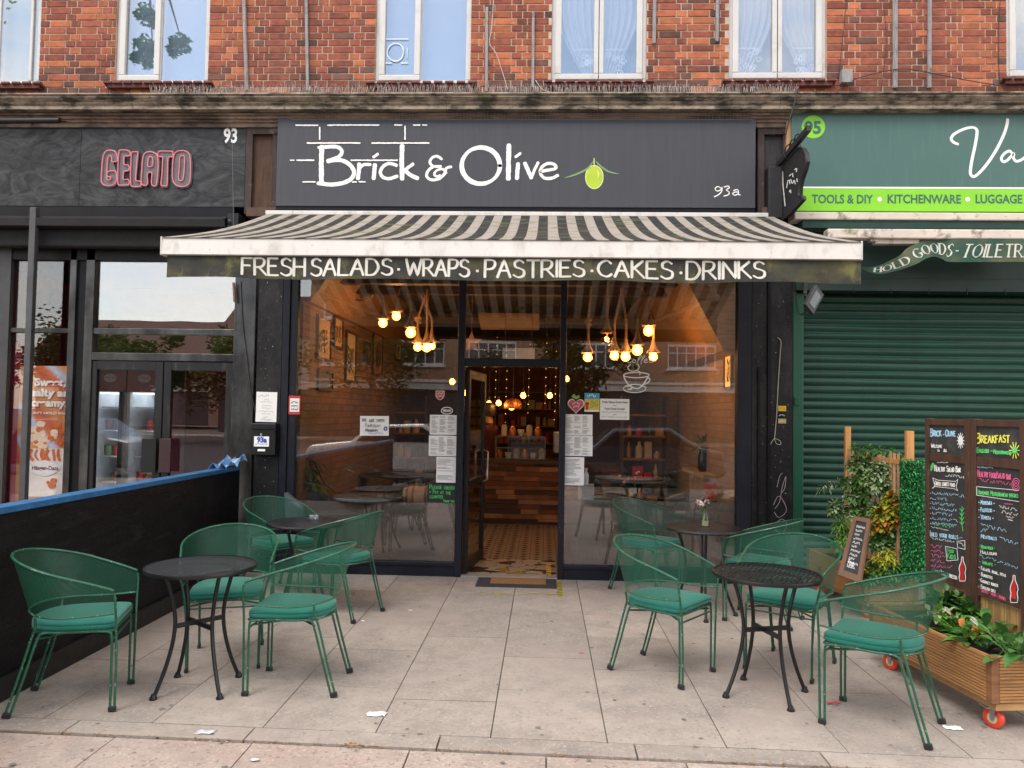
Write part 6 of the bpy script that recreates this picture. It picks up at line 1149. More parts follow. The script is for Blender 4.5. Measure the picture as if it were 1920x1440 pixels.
# sill ledge with vase on the right wall
mb = MB(); a = P(1318,884,1.5); mb.box(a.x-.12, XR, .9, 2.2, a.z-.04, a.z); mb.box(XR-.06, XR, .9, 2.2, .012, a.z-.04); tag(mb.build('wall_ledge', mat('ledge_pale', (.45,.38,.30), .6)), 'pale wooden ledge along the right cafe wall', 'ledge')
LG = mat('leaf_mid', (.075,.175,.038), .5, var=.35, scale=9, island=.35, trans=.2); LD = mat('leaf_dark', (.028,.075,.022), .45, var=.35, scale=9, island=.4, trans=.15)
def leaf(mb, base, d, L, w, up=None, fold=.25, droop=.3, n=4, mi=0):
    """one leaf: arched, folded along its midrib, tapering to a tip"""
    d = Vector(d).normalized(); up = Vector(up) if up else Vector((0,0,1)); s = d.cross(up)
    if s.length < 1e-3: s = Vector((1,0,0))
    s.normalize(); u = s.cross(d).normalized(); base = Vector(base); vs = []
    for i in range(n+1):
        t = i/n; c = base+d*L*t*(1-.25*droop*t)-Vector((0,0,1))*L*droop*t*t; ww = w*(math.sin(math.pi*min(1, .08+t*.92))**.75 if i < n else .02); vs += [c+s*ww/2+u*fold*ww/2, c, c-s*ww/2+u*fold*ww/2]
    mb.add(vs, [(3*i, 3*i+1, 3*i+4, 3*i+3) for i in range(n)]+[(3*i+1, 3*i+2, 3*i+5, 3*i+4) for i in range(n)], mi)
def rdir(r2, zmin=-.2, zmax=1.): a = r2.uniform(0, 6.283); z = r2.uniform(zmin, zmax); q = math.sqrt(max(0, 1-z*z)); return Vector((q*math.cos(a), q*math.sin(a), z))
t = thing('vase_plant', 'leafy plant in a tall black vase on the right cafe ledge', 'plant', (a.x, 1.5, a.z)); mb = MB(); mb.lathe([(.04,0),(.06,.03),(.065,.16),(.04,.24),(.045,.27)], (a.x,1.5,a.z), 14); mb.build('vase', mat('vase_black', (.012,.012,.013), .15), t, smooth=True); mb = MB(); r2 = random.Random(3)
for q in range(70): d = rdir(r2, .0, 1); leaf(mb, Vector((a.x,1.5,a.z+.26))+d*r2.uniform(.02,.16), d, r2.uniform(.06,.12), .03)
mb.build('foliage', LG, t)
# dracaena behind the left pane
c = P(572,930,.42); t = thing('dracaena_plant', 'tall spiky-leaved plant behind the left end of the window', 'plant', (c.x,.42,.012)); mb = MB(); mb.lathe([(.12,.012),(.15,.3),(.16,.32)], (c.x,.42,0), 16); mb.build('pot', mat('pot_dark', (.05,.045,.04), .6), t, smooth=40)
mb = MB(); zt1 = P(572,862,.42).z; mb.tube([(c.x,.42,.3),(c.x+.01,.42,.7),(c.x-.01,.43,zt1)], .018, 7); mb.tube([(c.x+.03,.40,.3),(c.x+.08,.42,.6),(c.x+.07,.42,zt1-.25)], .014, 7); mb.build('stem', mat('bark', (.10,.08,.06)), t, smooth=True); mb = MB(); r2 = random.Random(5)
for (ox, oz) in ((-.01,zt1),(.07,zt1-.25),(.0,zt1-.1)):
    for q in range(42): d = rdir(r2, -.1, 1.); leaf(mb, (c.x+ox,.42,oz), d, r2.uniform(.25,.42), .026, droop=r2.uniform(.2,.8), n=5)
mb.build('foliage', LD, t)
# dark plants and bag before the counter
for (px, label, seed) in ((943,'dark leafy plant standing before the counter, left one',1),(1018,'dark leafy plant standing before the counter, near the right door post',2)):
    c = G(px,966,.012); t = thing('floor_plant', label, 'plant', (c.x,c.y,.012), 'dark plants before the counter'); mb = MB(); mb.lathe([(.11,0),(.15,.28),(.155,.3)], (c.x,c.y,.012), 14); mb.build('pot', mat('pot_black', (.010,.010,.011), .4), t, smooth=40); mb = MB(); r2 = random.Random(seed)
    for q in range(150): d = rdir(r2, -.1, 1); leaf(mb, Vector((c.x,c.y,.3))+Vector((d.x*.16,d.y*.16,d.z*.4*r2.random())), d, r2.uniform(.10,.2), .05, droop=.5)
    mb.build('foliage', LD, t)
# flowers on the inner table
c = G(1186,930,.75); t = thing('flower_vase', 'little glass vase of yellow and pink flowers on an inside table', 'vase', (c.x,max(c.y,.35),.76)); cy = max(c.y,.35); q0 = P(1186,936,cy); 
mb = MB(); mb.lathe([(.03,0),(.034,.06),(.015,.11),(.018,.14)], (q0.x,cy,q0.z-.02), 12); mb.build('vase', GLASS_CLEAR, t, smooth=True); mb = MB(); fl = MB(); r2 = random.Random(2)
for q in range(7): d = rdir(r2, .5, 1.); e = Vector((q0.x,cy,q0.z+.1))+d*r2.uniform(.12,.24); mb.tube([(q0.x,cy,q0.z), e], .002, 4); fl.ball(e, .018, 8)
mb.build('stems', LG, t); fl.build('blossoms', mat('blossom_mix', (.62,.50,.30), .6, col2=(.6,.25,.3), scale=20), t, smooth=True); mb = MB(); mb.lathe([(.3,q0.z-.045),(.3,q0.z-.02)], (q0.x,cy,0), 30); mb.lathe([(.03,.012),(.03,q0.z-.045)], (q0.x,cy,0), 10); mb.lathe([(.2,.012),(.2,.025)], (q0.x,cy,0), 20); tag(mb.build('side_table', DWOOD), 'small dark round table just inside the right pane', 'table')

# strings of tiny lights, bottles behind the counter, framed panel
FAIRY = emit('fairy_light', (1., .50, .12), 1.1)
for k, (px, z1) in enumerate(((905,1.5),(928,1.7),(948,1.45),(990,1.6),(1022,1.75),(1040,1.5))):
    c = P(px,760,3.95); t = thing('fairy_light_string', 'hanging string of tiny lights over the counter, '+['leftmost','second from the left','third from the left','right of the copper lamp','second from the right','rightmost'][k], 'light string', (c.x,3.95,z1), 'strings of tiny lights over the counter'); mb = MB(); mb.bar((c.x,3.95,z1),(c.x+.02,3.95,3.1),.004); mb.build('wire', WIREM, t); mb = MB()
    for q in range(9): mb.ball((c.x+.002*q,3.95+.004*(-1)**q,z1+.04+q*.13), .006, 6)
    mb.build('tiny_bulbs', FAIRY, t)
shelf_unit(P(930,700,8.2).x, P(1046,700,8.2).x, 8.1, (1.0,1.35,1.7,2.05), 2.3, 'long back-wall shelves behind the cafe counter', 9, GC[:4])
c = P(905,780,YBK-.02); mb = MB(); mb.box(c.x-.35,c.x+.3,YBK-.06,YBK-.005,c.z-.42,c.z+.42); t = thing('lattice_picture', 'dark gridded frame on the back cafe wall left of the counter', 'picture', tuple(c)); mb.build('frame', DWOOD, t); mb = MB()
for q in range(3):
    for w in range(4): mb.box(c.x-.30+q*.2, c.x-.14+q*.2, YBK-.07, YBK-.058, c.z-.37+w*.19, c.z-.23+w*.19)
mb.build('panels', AR[1], t)
t = thing('coffee_machine', 'steel coffee machine on the counter beside the glass case', 'coffee machine', (gx1+.35, Yc+.3, zt)); zt9 = P(975,863,Yc).z; mb = MB(); mb.box(gx1+.12, gx1+.62, Yc+.15, Yc+.55, zt9+.1, zt9+.42); mb.build('body', mat('machine_steel', (.35,.34,.33), .3, metal=.8), t, bevel=.02); mb = MB(); mb.box(gx1+.14, gx1+.6, Yc+.1, Yc+.5, zt9, zt9+.05)
for q in (0,1): mb.lathe([(.03,0),(.03,.06)], (gx1+.26+q*.2, Yc+.12, zt9+.14), 10)
mb.build('drip_tray', DARKMETAL, t)
# ---------------------------------------------------------------- green mesh chairs
GRN = (.010,.088,.048)
FRM = mat('chair_green_paint', GRN, .35, var=.25, scale=12, chips=((.36,.42,.31),75,.665), coat=.15)
MESH = perforated('chair_mesh', (.0095,.090,.052), 96, 156, .112, 'diamond', .4, ((.20,.30,.22),60,.70))
CUSH = mat('cushion_green', (.0046,.148,.106), .85, var=.10, scale=5, bump=.35, bscale=60, sheen=.15, stain=((.012,.20,.14),3,.5,.8)); FOOT = mat('rubber_black', (.014,.014,.014), .6)
def hoop(s, top):
    """plan of the tub: s from -1 (left arm end) to 1; returns x, y"""
    a, af, b_, yc, yf = (.300, .268, .308, .02, -.235) if top else (.262, .250, .225, .01, -.235)
    k = .36; q = abs(s); sg = -1 if s < 0 else 1
    if q > 1-k: f = (q-(1-k))/k; return sg*(a+(af-a)*f), yc+(yf-yc)*f
    th = q/(1-k)*math.pi/2; return sg*a*math.sin(th), yc+b_*math.cos(th)
def ztop(s): y = hoop(s, True)[1]; return .655+(.835-.655)*min(1, max(0, (y+.235)/.585))**.9
def zlow(s): y = hoop(s, False)[1]; return .530-.012*math.sin(math.pi*min(1, max(0, (y+.235)/.47)))
def make_chair(label):
    t = thing('garden_chair', label, 'chair', (0,0,0), 'green metal chairs on the forecourt')
    N = 56; tp = [Vector((*hoop(-1+2*i/N, True), ztop(-1+2*i/N))) for i in range(N+1)]; lw = [Vector((*hoop(-1+2*i/N, False), zlow(-1+2*i/N))) for i in range(N+1)]
    for s in (-1, 1):
        i0 = 0 if s < 0 else N; A = tp[i0]; fx = s*.212; mb = MB()
        mb.tube(cr([(fx, -.245, .004), (fx+s*.006, -.247, .25), (fx+s*.022, -.245, .45), (A.x-s*.002, -.243, .6), (A.x, -.238, A.z-.012)], 5), .0068, 8); 
        mb.tube(cr([(fx-s*.004, -.222, .004), (fx-s*.002, -.222, .25), (fx, -.220, .395), (fx, -.205, .425), (fx, -.15, .430)], 5), .0068, 8); mb.build('front_leg', FRM, t, smooth=True, local=True)
        mb = MB(); mb.obox((fx, -.234, .016), (.020, .040, .026)); mb.build('rubber_foot', FOOT, t, local=True, bevel=.004)
        bx = s*.198; mb = MB(); mb.tube(cr([(s*.205, .258, .004), (s*.200, .20, .20), (s*.196, .145, .395), (s*.196, .118, .428), (s*.198, .05, .432)], 5), .0068, 8); mb.tube(cr([(s*.205, .282, .004), (s*.201, .226, .20), (s*.198, .172, .400), (s*.205, .152, .46), (s*.222, .150, .518)], 5), .0068, 8); mb.build('back_leg', FRM, t, smooth=True, local=True)
        mb = MB(); mb.obox((s*.205, .270, .016), (.020, .040, .028), (R(16),0,0)); mb.build('rubber_foot', FOOT, t, local=True, bevel=.004)
    mb = MB(); mb.tube(tp, .0076, 8); mb.build('top_rail', FRM, t, smooth=True, local=True)
    mb = MB(); mb.tube(lw, .0058, 8); mb.build('lower_rail', FRM, t, smooth=True, local=True)
    mb = MB(); mb.uv = []; NV = 8; acc = 0; vs_ = []; L_ = [0]
    for i in range(N): acc += (((tp[i+1]+lw[i+1])/2)-((tp[i]+lw[i])/2)).length; L_.append(acc)
    for j in range(NV+1):
        v = j/NV
        for i in range(N+1): p = lw[i].lerp(tp[i], v); vs_.append(p); mb.uv.append((L_[i], v*.26))
    W = N+1; mb.add(vs_, [(j*W+i, j*W+i+1, (j+1)*W+i+1, (j+1)*W+i) for j in range(NV) for i in range(N)]); mb.build('mesh_back', MESH, t, smooth=True, local=True)
    mb = MB(); sf = [(-.205,-.225),(.205,-.225),(.215,-.1),(.21,.05),(.17,.16),(.08,.205),(0,.215),(-.08,.205),(-.17,.16),(-.21,.05),(-.215,-.1)]
    mb.tube([(x, y, .432) for x, y in sf], .0075, 8, True)
    for q in range(-3, 4): mb.tube([(q*.055, -.222, .430), (q*.055, .19-abs(q)*.02, .430)], .0035, 5)
    mb.tube(cr([(-.2,-.21,.40),(-.05,-.05,.395),(.1,.08,.395),(.196,.15,.40)], 4), .006, 6); mb.tube(cr([(.2,-.21,.40),(.05,-.05,.393),(-.1,.08,.393),(-.196,.15,.40)], 4), .006, 6); mb.tube([(-.212,-.222,.385),(.212,-.222,.385)], .0055, 6); mb.build('seat_frame', FRM, t, smooth=True, local=True)
    def cu(r_, z): return [(x*r_, y*r_-.002, z) for x, y in cs]
    cs = cr([(-.205,-.222,0),(-.1,-.230,0),(.1,-.230,0),(.205,-.222,0),(.222,-.1,0),(.215,.04,0),(.175,.155,0),(.09,.208,0),(0,.222,0),(-.09,.208,0),(-.175,.155,0),(-.215,.04,0),(-.222,-.1,0)], 4, True); cs = [(p.x, p.y) for p in cs]; n_ = len(cs); vs_ = []; fs = []
    rings = ((.95,.4395),(.995,.446),(1.0,.456),(.998,.464),(.985,.466),(.996,.4685),(.998,.474),(.985,.481),(.94,.487),(.6,.4925),(.25,.494))
    for r_, z in rings: vs_ += cu(r_, z)
    for k in range(len(rings)-1): fs += [(k*n_+i, k*n_+(i+1) % n_, (k+1)*n_+(i+1) % n_, (k+1)*n_+i) for i in range(n_)]
    fs += [tuple(range(n_-1, -1, -1)), tuple((len(rings)-1)*n_+i for i in range(n_))]
    mb = MB(); mb.add(vs_, fs); mb.build('cushion', CUSH, t, smooth=55, local=True)
    return t
def face(dx, dy): return math.atan2(dx, -dy)     # the seat faces -y before turning
CH = [((-2.575,-3.47), face(.46,.135), 'green mesh chair at the far left, nearest the black partition'),
 ((-2.05,-2.69), face(.135,-.445), 'green mesh chair behind the front left table, facing the street'),
 ((-1.45,-3.11), face(-1.,-.03), 'green mesh chair right of the front left table, turned to it'),
 (None, face(.75,-.55), 'green mesh chair in the back left corner against the partition'),
 (None, face(-.9,.34), 'green mesh chair by the left shop window, right of the ashtray table'),
 ((.785,-2.69), face(.38,-.295), 'green mesh chair left of the front right table, turned to it'),
 ((1.635,-2.515), face(-.26,-.36), 'green mesh chair behind the front right table, before the small planter'),
 ((1.82,-3.42), face(-.395,.275), 'green mesh chair at the front right, nearest the wooden planter'),
 (None, face(.72,-.6), 'green mesh chair left of the flower vase table by the right window'),
 (None, face(-.86,.5), 'green mesh chair right of the flower vase table, before the shutter')]
def cpos(px, py, z): q = G(px, py, z); return (q.x, q.y)
POS = {3: cpos(524,1012,.47), 4: cpos(640,1040,.47), 8: cpos(1213,1012,.47), 9: cpos(1428,1052,.47)}
chair0 = None
for i, (p, a, lab) in enumerate(CH):
    p = p or POS[i]
    if chair0 is None: chair0 = make_chair(lab); chair0.location = (*p, 0); chair0.rotation_euler = (0,0,a)
    else: dup(chair0, (*p, 0), a, lab)
# ---------------------------------------------------------------- bistro tables
TBL = mat('table_black', (.011,.011,.012), .36, metal=.2, var=.2, scale=8, coat=.1)
T_DOT = perforated('table_dot_mesh', (.022,.0215,.023), 95, 95, .30, 'dot', .45); T_SLOT = perforated('table_slot_mesh', (.014,.014,.015), 36, 44, .17, 'slot', .4)
TR = .315; TH = .715
def make_table(label, kind):
    t = thing('bistro_table', label, 'table', (0,0,0), 'round black bistro tables'); mb = MB(); mb.lathe([(TR-.012,TH-.026),(TR-.002,TH-.024),(TR,TH-.012),(TR-.003,TH-.002),(TR-.012,TH)], (0,0,0), 56)
    if kind == 'solid':
        mb = MB(); mb.lathe([(.05,TH-.024),(TR-.006,TH-.024),(TR,TH-.014),(TR-.004,TH-.002),(TR-.014,TH),(.02,TH-.001)], (0,0,0), 56); mb.build('table_top', TBL, t, smooth=35, local=True)
    else:
        mb.f = [f for f in mb.f if len(f) == 4]; mb.mi = [0]*len(mb.f); mb.build('rim', TBL, t, smooth=50, local=True); mb = MB(); mb.uv = []; vs_ = [(0,0,TH-.004)]; mb.uv.append((0,0)); fs = []
        for k in range(1, 9):
            for q in range(56): a = 2*math.pi*q/56; r_ = (TR-.010)*k/8; x, y = r_*math.cos(a), r_*math.sin(a); vs_.append((x, y, TH-.004+(.0025*math.sin(y*70) if kind == 'slot' else 0))); mb.uv.append((x, y))
        for q in range(56): fs.append((0, 1+q, 1+(q+1) % 56))
        for k in range(7):
            for q in range(56): fs.append((1+k*56+q, 1+(k+1)*56+q, 1+(k+1)*56+(q+1) % 56, 1+k*56+(q+1) % 56))
        mb.add(vs_, fs); mb.build('table_top', T_DOT if kind == 'dot' else T_SLOT, t, smooth=True, local=True)
    mb = MB(); mb.tube([(.2*math.cos(q*.2094), .2*math.sin(q*.2094), TH-.034) for q in range(30)], .008, 6, True); mb.build('under_ring', TBL, t, smooth=True, local=True)
    for q in range(4):
        a = math.pi/4+q*math.pi/2; c, s = math.cos(a), math.sin(a); pr = [(.215,TH-.03),(.185,.60),(.155,.48),(.147,.38),(.165,.26),(.205,.13),(.255,.012)]
        mb = MB(); mb.tube([Vector(p) for p in cr([(r_*c, r_*s, z) for r_, z in pr], 5)], .0115, 9); mb.build('leg', TBL, t, smooth=True, local=True)
        mb = MB(); mb.lathe([(.021,0),(.022,.008),(.014,.022),(.012,.03)], (.258*c,.258*s,0), 12); mb.build('foot', TBL, t, smooth=True, local=True)
    mb = MB(); rr_ = .150/math.sqrt(2)
    mb.box(-rr_, rr_, -.008+rr_*.0, .008, .375, .398); mb.obox((0,0,.3865), (.29,.016,.024), (0,0,R(45))); mb.v = []; mb.f = []; mb.mi = []
    mb.obox((0,0,.384), (.29,.014,.026), (0,0,R(45))); mb.obox((0,0,.372), (.29,.014,.026), (0,0,R(-45))); mb.build('stretcher', TBL, t, local=True)
    return t
tb = make_table('round black table with a fine punched top, front left', 'dot'); tb.location = (-2.0,-3.22,0); tb.rotation_euler = (0,0,R(6))
tb = make_table('round black table with rows of slots in its top, front right', 'slot'); tb.location = (1.33,-3.04,0); tb.rotation_euler = (0,0,R(-30))
p = cpos(574,978,TH); t2 = make_table('round black table holding the glass ashtray, back left', 'solid'); t2.location = (*p,0); t2.rotation_euler = (0,0,R(20)); P2 = p
p = cpos(1320,988,TH); dup(t2, (*p,0), R(38), 'round black table holding the flower vase, back right'); P4 = p
c = G(588,974,TH); mb = MB(); mb.lathe([(.04,0),(.05,.004),(.055,.03),(.048,.032),(.040,.010),(0,.008)], (c.x,c.y,TH+.001), 20); tag(mb.build('glass_ashtray', glass('ashtray_glass', .16, .8, (.86,.9,.9)), smooth=40), 'small clear glass ashtray on the back left table', 'ashtray')
c = G(1322,987,TH); t = thing('bottle_vase', 'small glass bottle with white flowers on the back right table', 'vase', (c.x,c.y,TH)); mb = MB(); mb.lathe([(.030,.001),(.034,.01),(.034,.05),(.022,.10),(.017,.14),(.019,.16)], (c.x,c.y,TH), 16); mb.build('bottle', glass('bottle_glass', .10, .8, (.80,.84,.78)), t, smooth=True); mb = MB(); mb.lathe([(.0,.004),(.029,.006),(.029,.045),(0,.046)], (c.x,c.y,TH), 14); mb.build('water', mat('stale_water', (.40,.40,.24), .2), t, smooth=True)
mb = MB(); fl = MB(); r2 = random.Random(12)
for q in range(7):
    d = rdir(r2, .75, 1.); e = Vector((c.x,c.y,TH+.10))+d*r2.uniform(.08,.15); mb.tube([(c.x,c.y,TH+.03), e], .002, 5)
    for k in range(9): dd = rdir(r2, -.3, 1); leaf(fl, e, dd, .032, .024, droop=.3, n=3)
for k in range(5): d = rdir(r2,.2,.8); leaf(mb, (c.x,c.y,TH+.15), d, .06, .016)
mb.build('stems', LG, t); fl.build('blossoms', mat('blossom_white', (.74,.68,.62), .7, col2=(.72,.5,.5), scale=30), t)
# ---------------------------------------------------------------- planters, boards and plants on the right
DECK = mat('deck_timber', (.40,.205,.075), .7, var=.22, scale=4, stretch=(2,.6,12), bump=.35, bscale=60, bstretch=(1,1,6), stain=((.20,.085,.035),4,.58,.8,(1,.4,6)))
DECK2 = mat('deck_timber_dark', (.22,.095,.04), .75, var=.25, scale=4, stretch=(2,.6,12), bump=.3, bscale=60); BROWNF = mat('brown_stained_frame', (.060,.028,.018), .6, var=.4, scale=6, stretch=(3,3,.6), stain=((.16,.085,.05),9,.62,.75)); NEWT = mat('fresh_timber', (.52,.26,.085), .65, var=.15, scale=5, stretch=(6,6,.5)); BAMB = mat('bamboo_screen', (.36,.215,.085), .75, var=.35, scale=18, stretch=(8,8,.5), island=.3); SLATE = mat('chalkboard', (.028,.030,.031)); SOIL = mat('soil', (.03,.02,.013), .95)
LB = mat('leaf_bright', (.12,.30,.045), .45, var=.35, scale=9, island=.35, trans=.25); LP = mat('leaf_pale', (.36,.46,.24), .55, var=.3, scale=20, island=.3, trans=.2); LY = mat('leaf_yellow', (.60,.50,.035), .5, var=.3, scale=14, island=.25, col2=(.45,.50,.05), trans=.25); LO = mat('leaf_orange', (.50,.14,.02), .5, var=.35, scale=14, island=.4, trans=.2); LH = mat('plastic_leaf', (.018,.235,.050), .38, var=.3, scale=30, island=.5, trans=.15); LV = mat('leaf_glossy', (.055,.165,.034), .42, var=.3, scale=8, island=.35, trans=.15); WHT = mat('spathe_white', (.72,.71,.60), .5, trans=.2)
def planter(label, F, B, wid, zb, zt, red):
    """trough with grooved decking sides: F, B = front and back lower left corners"""
    F = Vector((*F,0)); B = Vector((*B,0)); d = (B-F).normalized(); s = Vector((d.y,-d.x,0)); L = (B-F).length; t = thing('wooden_planter', label, 'planter', tuple(F+s*wid/2+d*L/2)); rot = Matrix((s, d, Vector((0,0,1)))).transposed()
    hh_ = (zt-zb)/2; th = .028
    def board(o, ln, axis, z0, z1, name='side_board'):
        mb = MB(); n_ = 7; step = (z1-z0)/n_
        for q in range(n_):
            c = o+axis*ln/2+Vector((0,0,z0+step*(q+.5))); m_ = Matrix((axis, Vector((0,0,1)).cross(axis), Vector((0,0,1)))).transposed()
            mb.obox(c, (ln, th, step*.70), m_); mb.obox(c+Vector((0,0,step*.5)), (ln-.002, th*.55, step*.34), m_)
        return mb
    for k in (0, 1):
        z0, z1 = zb+hh_*k+.002, zb+hh_*(k+1)-.002
        board(F+s*(th/2)+d*.045, L-.09, d, z0, z1).build('side_board', DECK, t); board(F+s*(wid-th/2)+d*.045, L-.09, d, z0, z1).build('side_board', DECK, t)
        board(F+d*(th/2)+s*.045, wid-.09, s, z0, z1).build('end_board', DECK, t); board(B-d*(th/2)+s*.045, wid-.09, s, z0, z1).build('end_board', DECK, t)
    for p in (F+s*.022+d*.022, F+s*(wid-.022)+d*.022, B+s*.022-d*.022, B+s*(wid-.022)-d*.022): mb = MB(); mb.obox(p+Vector((0,0,(zb+zt)/2)), (.044,.044,zt-zb+.004), rot); mb.build('corner_post', DECK2, t, bevel=.003)
    mb = MB(); mb.obox(F+s*wid/2+d*L/2+Vector((0,0,zb-.022)), (wid-.06, L-.02, .040), rot); mb.build('base_board', mat('base_ply', (.42,.24,.10), .8, var=.2), t, bevel=.003)
    mb = MB(); mb.obox(F+s*wid/2+d*L/2+Vector((0,0,zt-.07)), (wid-.07, L-.07, .06), rot); mb.build('soil', SOIL, t)
    for a, b_ in ((.07,.10),(.07,L-.12),(wid-.09,.10),(wid-.09,L-.12)):
        c = F+s*a+d*b_; mb = MB(); ax = (s*.9+d*.35).normalized(); w = c+Vector((0,0,.052))+d*-.02; mb.lathe([(.026,-.016),(.044,-.018),(.052,-.013),(.052,.013),(.044,.018),(.026,.016)], w, 22, ax); cw = mb.build('caster', mat('caster_red', (.66,.06,.025), .4), t, smooth=40)
        mb = MB(); mb.lathe([(.0,-.017),(.026,-.017),(.030,-.012),(.030,.012),(.026,.017),(0,.017)], w, 18, ax); mb.build('hub', mat('hub_cream', (.55,.50,.33), .5), cw, smooth=40)
        mb = MB(); mb.box(c.x-.045, c.x+.045, c.y-.04, c.y+.04, zb-.05, zb-.043)
        for q in (-1, 1): e = w+ax*q*.022; mb.prism([e+Vector((0,0,-.008))-d*.012, e+Vector((0,0,-.008))+d*.012, Vector((e.x,e.y,zb-.05))+d*.05, Vector((e.x,e.y,zb-.05))-d*.03], ax*.003)
        mb.tube([w-ax*.027, w+ax*.027], .006, 8); mb.build('fork', mat('zinc', (.42,.42,.42), .4, metal=.8), cw, fix=True)
    return t, F, d, s, L
pl, F1, d1, s1, L1 = planter('long slatted wooden planter on red casters at the front right', (2.36,-3.52), (2.20,-2.38), .46, .155, .395, True)
# double chalkboard
BO = Vector((2.575,-2.43,0)); BU = Vector((.115,-.83,0)).normalized(); BN = BU.cross(Vector((0,0,1)))
def RB(px, py, off=0.):
    d = _ray(px, py); o = BO+BN*off; k = (o-CAM).dot(BN)/d.dot(BN); return CAM+d*k
def bu(px, py): p = RB(px, py)-BO; return p.dot(BU), p.z
t = thing('menu_chalkboard', 'tall brown framed double chalkboard menu standing in the front planter', 'chalkboard', tuple(BO+BU*.42+Vector((0,0,.36))))
rotb = Matrix((BU, -BN, Vector((0,0,1)))).transposed(); bxf = plane(BO, BU, (0,0,1))
def bbar(u0, u1, z0, z1, th=.045, off=0.): 
    mb = MB(); mb.obox(BO+BU*(u0+u1)/2-BN*(th/2-off)+Vector((0,0,(z0+z1)/2)), (u1-u0, th, z1-z0), rotb); return mb
UA0, UA1 = bu(1741,830)[0], bu(1808,840)[0]; UB0, UB1 = bu(1829,840)[0], bu(1911,850)[0]; u0 = bu(1734,830)[0]; um = (UA1+UB0)/2; u1_ = UB1+.05
zT = bu(1735,784)[1]; zA1 = bu(1741,797)[1]; zA0 = bu(1741,849)[1]; zA3 = bu(1741,864)[1]; zA2 = bu(1741,1071)[1]; zB = zA2-.05
for a, b_ in ((u0, UA0), (UA1, um-.002), (um+.002, UB0), (UB1, u1_)): bbar(a, b_, .34, zT).build('upright', BROWNF, t, bevel=.003)
for a, b_ in ((UA0, UA1), (UB0, UB1)):
    for z0, z1 in ((zA1, zT-.004), (zA3, zA0), (zB, zA2)): bbar(a+.001, b_-.001, z0, z1, .038, -.004).build('rail', BROWNF, t, bevel=.003)
    for z0, z1 in ((zA0+.001, zA1-.001), (zA2+.001, zA3-.001)): bbar(a+.001, b_-.001, z0, z1, .012, -.014).build('chalk_panel', SLATE, t)
    mb = MB(); x = a+.004; rr = random.Random(int(a*1000)+5)
    while x < b_-.006: w = rr.uniform(.006,.011); mb.obox(BO+BU*(x+w/2)-BN*.03+Vector((0,0,(.34+zB)/2)), (w*.85, .012, zB-.36), rotb); x += w
    mb.build('bamboo_infill', BAMB, t)
CW = mat('chalk_white', (.78,.78,.76), .9); CB = mat('chalk_blue', (.36,.62,.80), .9); CG = GREENC; CP = mat('chalk_pink', (.72,.12,.28), .9); CY = mat('chalk_yellow', (.80,.78,.10), .9); CR = mat('bottle_red', (.58,.02,.03), .7)
class Board:
    """chalk lines traced from the 3.6x enlargement of the boards"""
    def __init__(s): s.p = {}
    def pen(s, m):
        if m.name not in s.p: s.p[m.name] = (Pen(lambda a, b, d=0: RB(1700+a/3.6, 760+b/3.6, -.0135+d), len(s.p)+3), m)
        return s.p[m.name][0]
    def t(s, m, txt, x0, y0, x1, y1, h, w):     # text along a line from (x0,y0) to (x1,y1), baseline in enlargement pixels
        pn = s.pen(m); W = pn.width(txt, 1., .16); old = pn.xf; L = x1-x0; sl = (y1-y0)/L
        pn.xf = lambda a, b, d=0: old(a, b+(a-x0)*sl, d); pn.fit(txt, x0, x1, y0, h, w*.8, ysign=-1, jit=.05, rough=.08, sp=.16); pn.xf = old
    def s(s, m, x0, y0, x1, y1, h, w):
        pn = s.pen(m); old = pn.xf; sl = (y1-y0)/(x1-x0); pn.xf = lambda a, b, d=0: old(a, b+(a-x0)*sl, d); pn.scrib(x0, x1, y0, h, w*.75, -1); pn.xf = old
    def l(s, m, pts, w): s.pen(m).stroke(pts, w)
    def done(s, t):
        for pn, m in s.p.values(): pn.build('chalk_writing', m, t)
B = Board()
B.t(CB,'Brick',158,208,238,208,50,9); B.l(CB,[(247,198),(252,198)],7); B.t(CB,'Olive',262,207,332,207,44,9)
for k in range(12): a = k*.5236; B.l(CW,[(364+12*math.cos(a),238+24*math.sin(a)),(364+25*math.cos(a),238+52*math.sin(a))],5)
B.pen(CW).fill([(364+17*math.cos(k*.4),238+32*math.sin(k*.4)) for k in range(16)]); B.t(CW,'Welcome',165,284,240,288,26,5); B.t(CW,'to',208,312,222,312,18,4); B.t(CW,'All',250,314,272,314,22,5)
B.t(CW,'Healthy Salad Bar',188,444,366,452,38,6.5); B.s(CW,206,388,280,390,7,3); B.s(CW,262,478,385,492,16,4); B.l(CG,[(160,440),(180,390),(186,394),(166,442)],5); B.l(CG,[(155,432),(176,386)],4)
for q in (((176,490),(190,540),(178,560)),((176,490),(212,505),(330,514),(345,500)),((345,500),(334,550),(344,576)),((344,576),(320,562),(190,548),(172,560))): B.l(CW,q,3.5)
B.t(CW,'Greek street food',190,538,328,550,30,5)
for k,(x0,x1) in enumerate(((172,392),(168,272),(168,322),(170,335),(172,305),(170,345),(172,340))): B.s(CB,x0,598+k*34,x1,598+k*34+(x1-x0)*.11,17,4.2); B.l(CB,[(160,594+k*34),(163,594+k*34)],6)
B.s(CG,172,806,318,834,18,4.5); B.s(CW,165,824,280,848,8,3); B.t(CB,'Build your rolls',150,880,350,905,34,5.5); B.s(CW,160,900,320,925,12,3.2); B.s(CB,355,898,374,898,8,3)
B.l(CG,[(380,850),(372,790),(372,720),(374,680)],4); 
for y in (700,730,760,790): B.l(CG,[(373,y+16),(358,y-4)],4); B.l(CG,[(373,y+16),(388,y-6)],4)
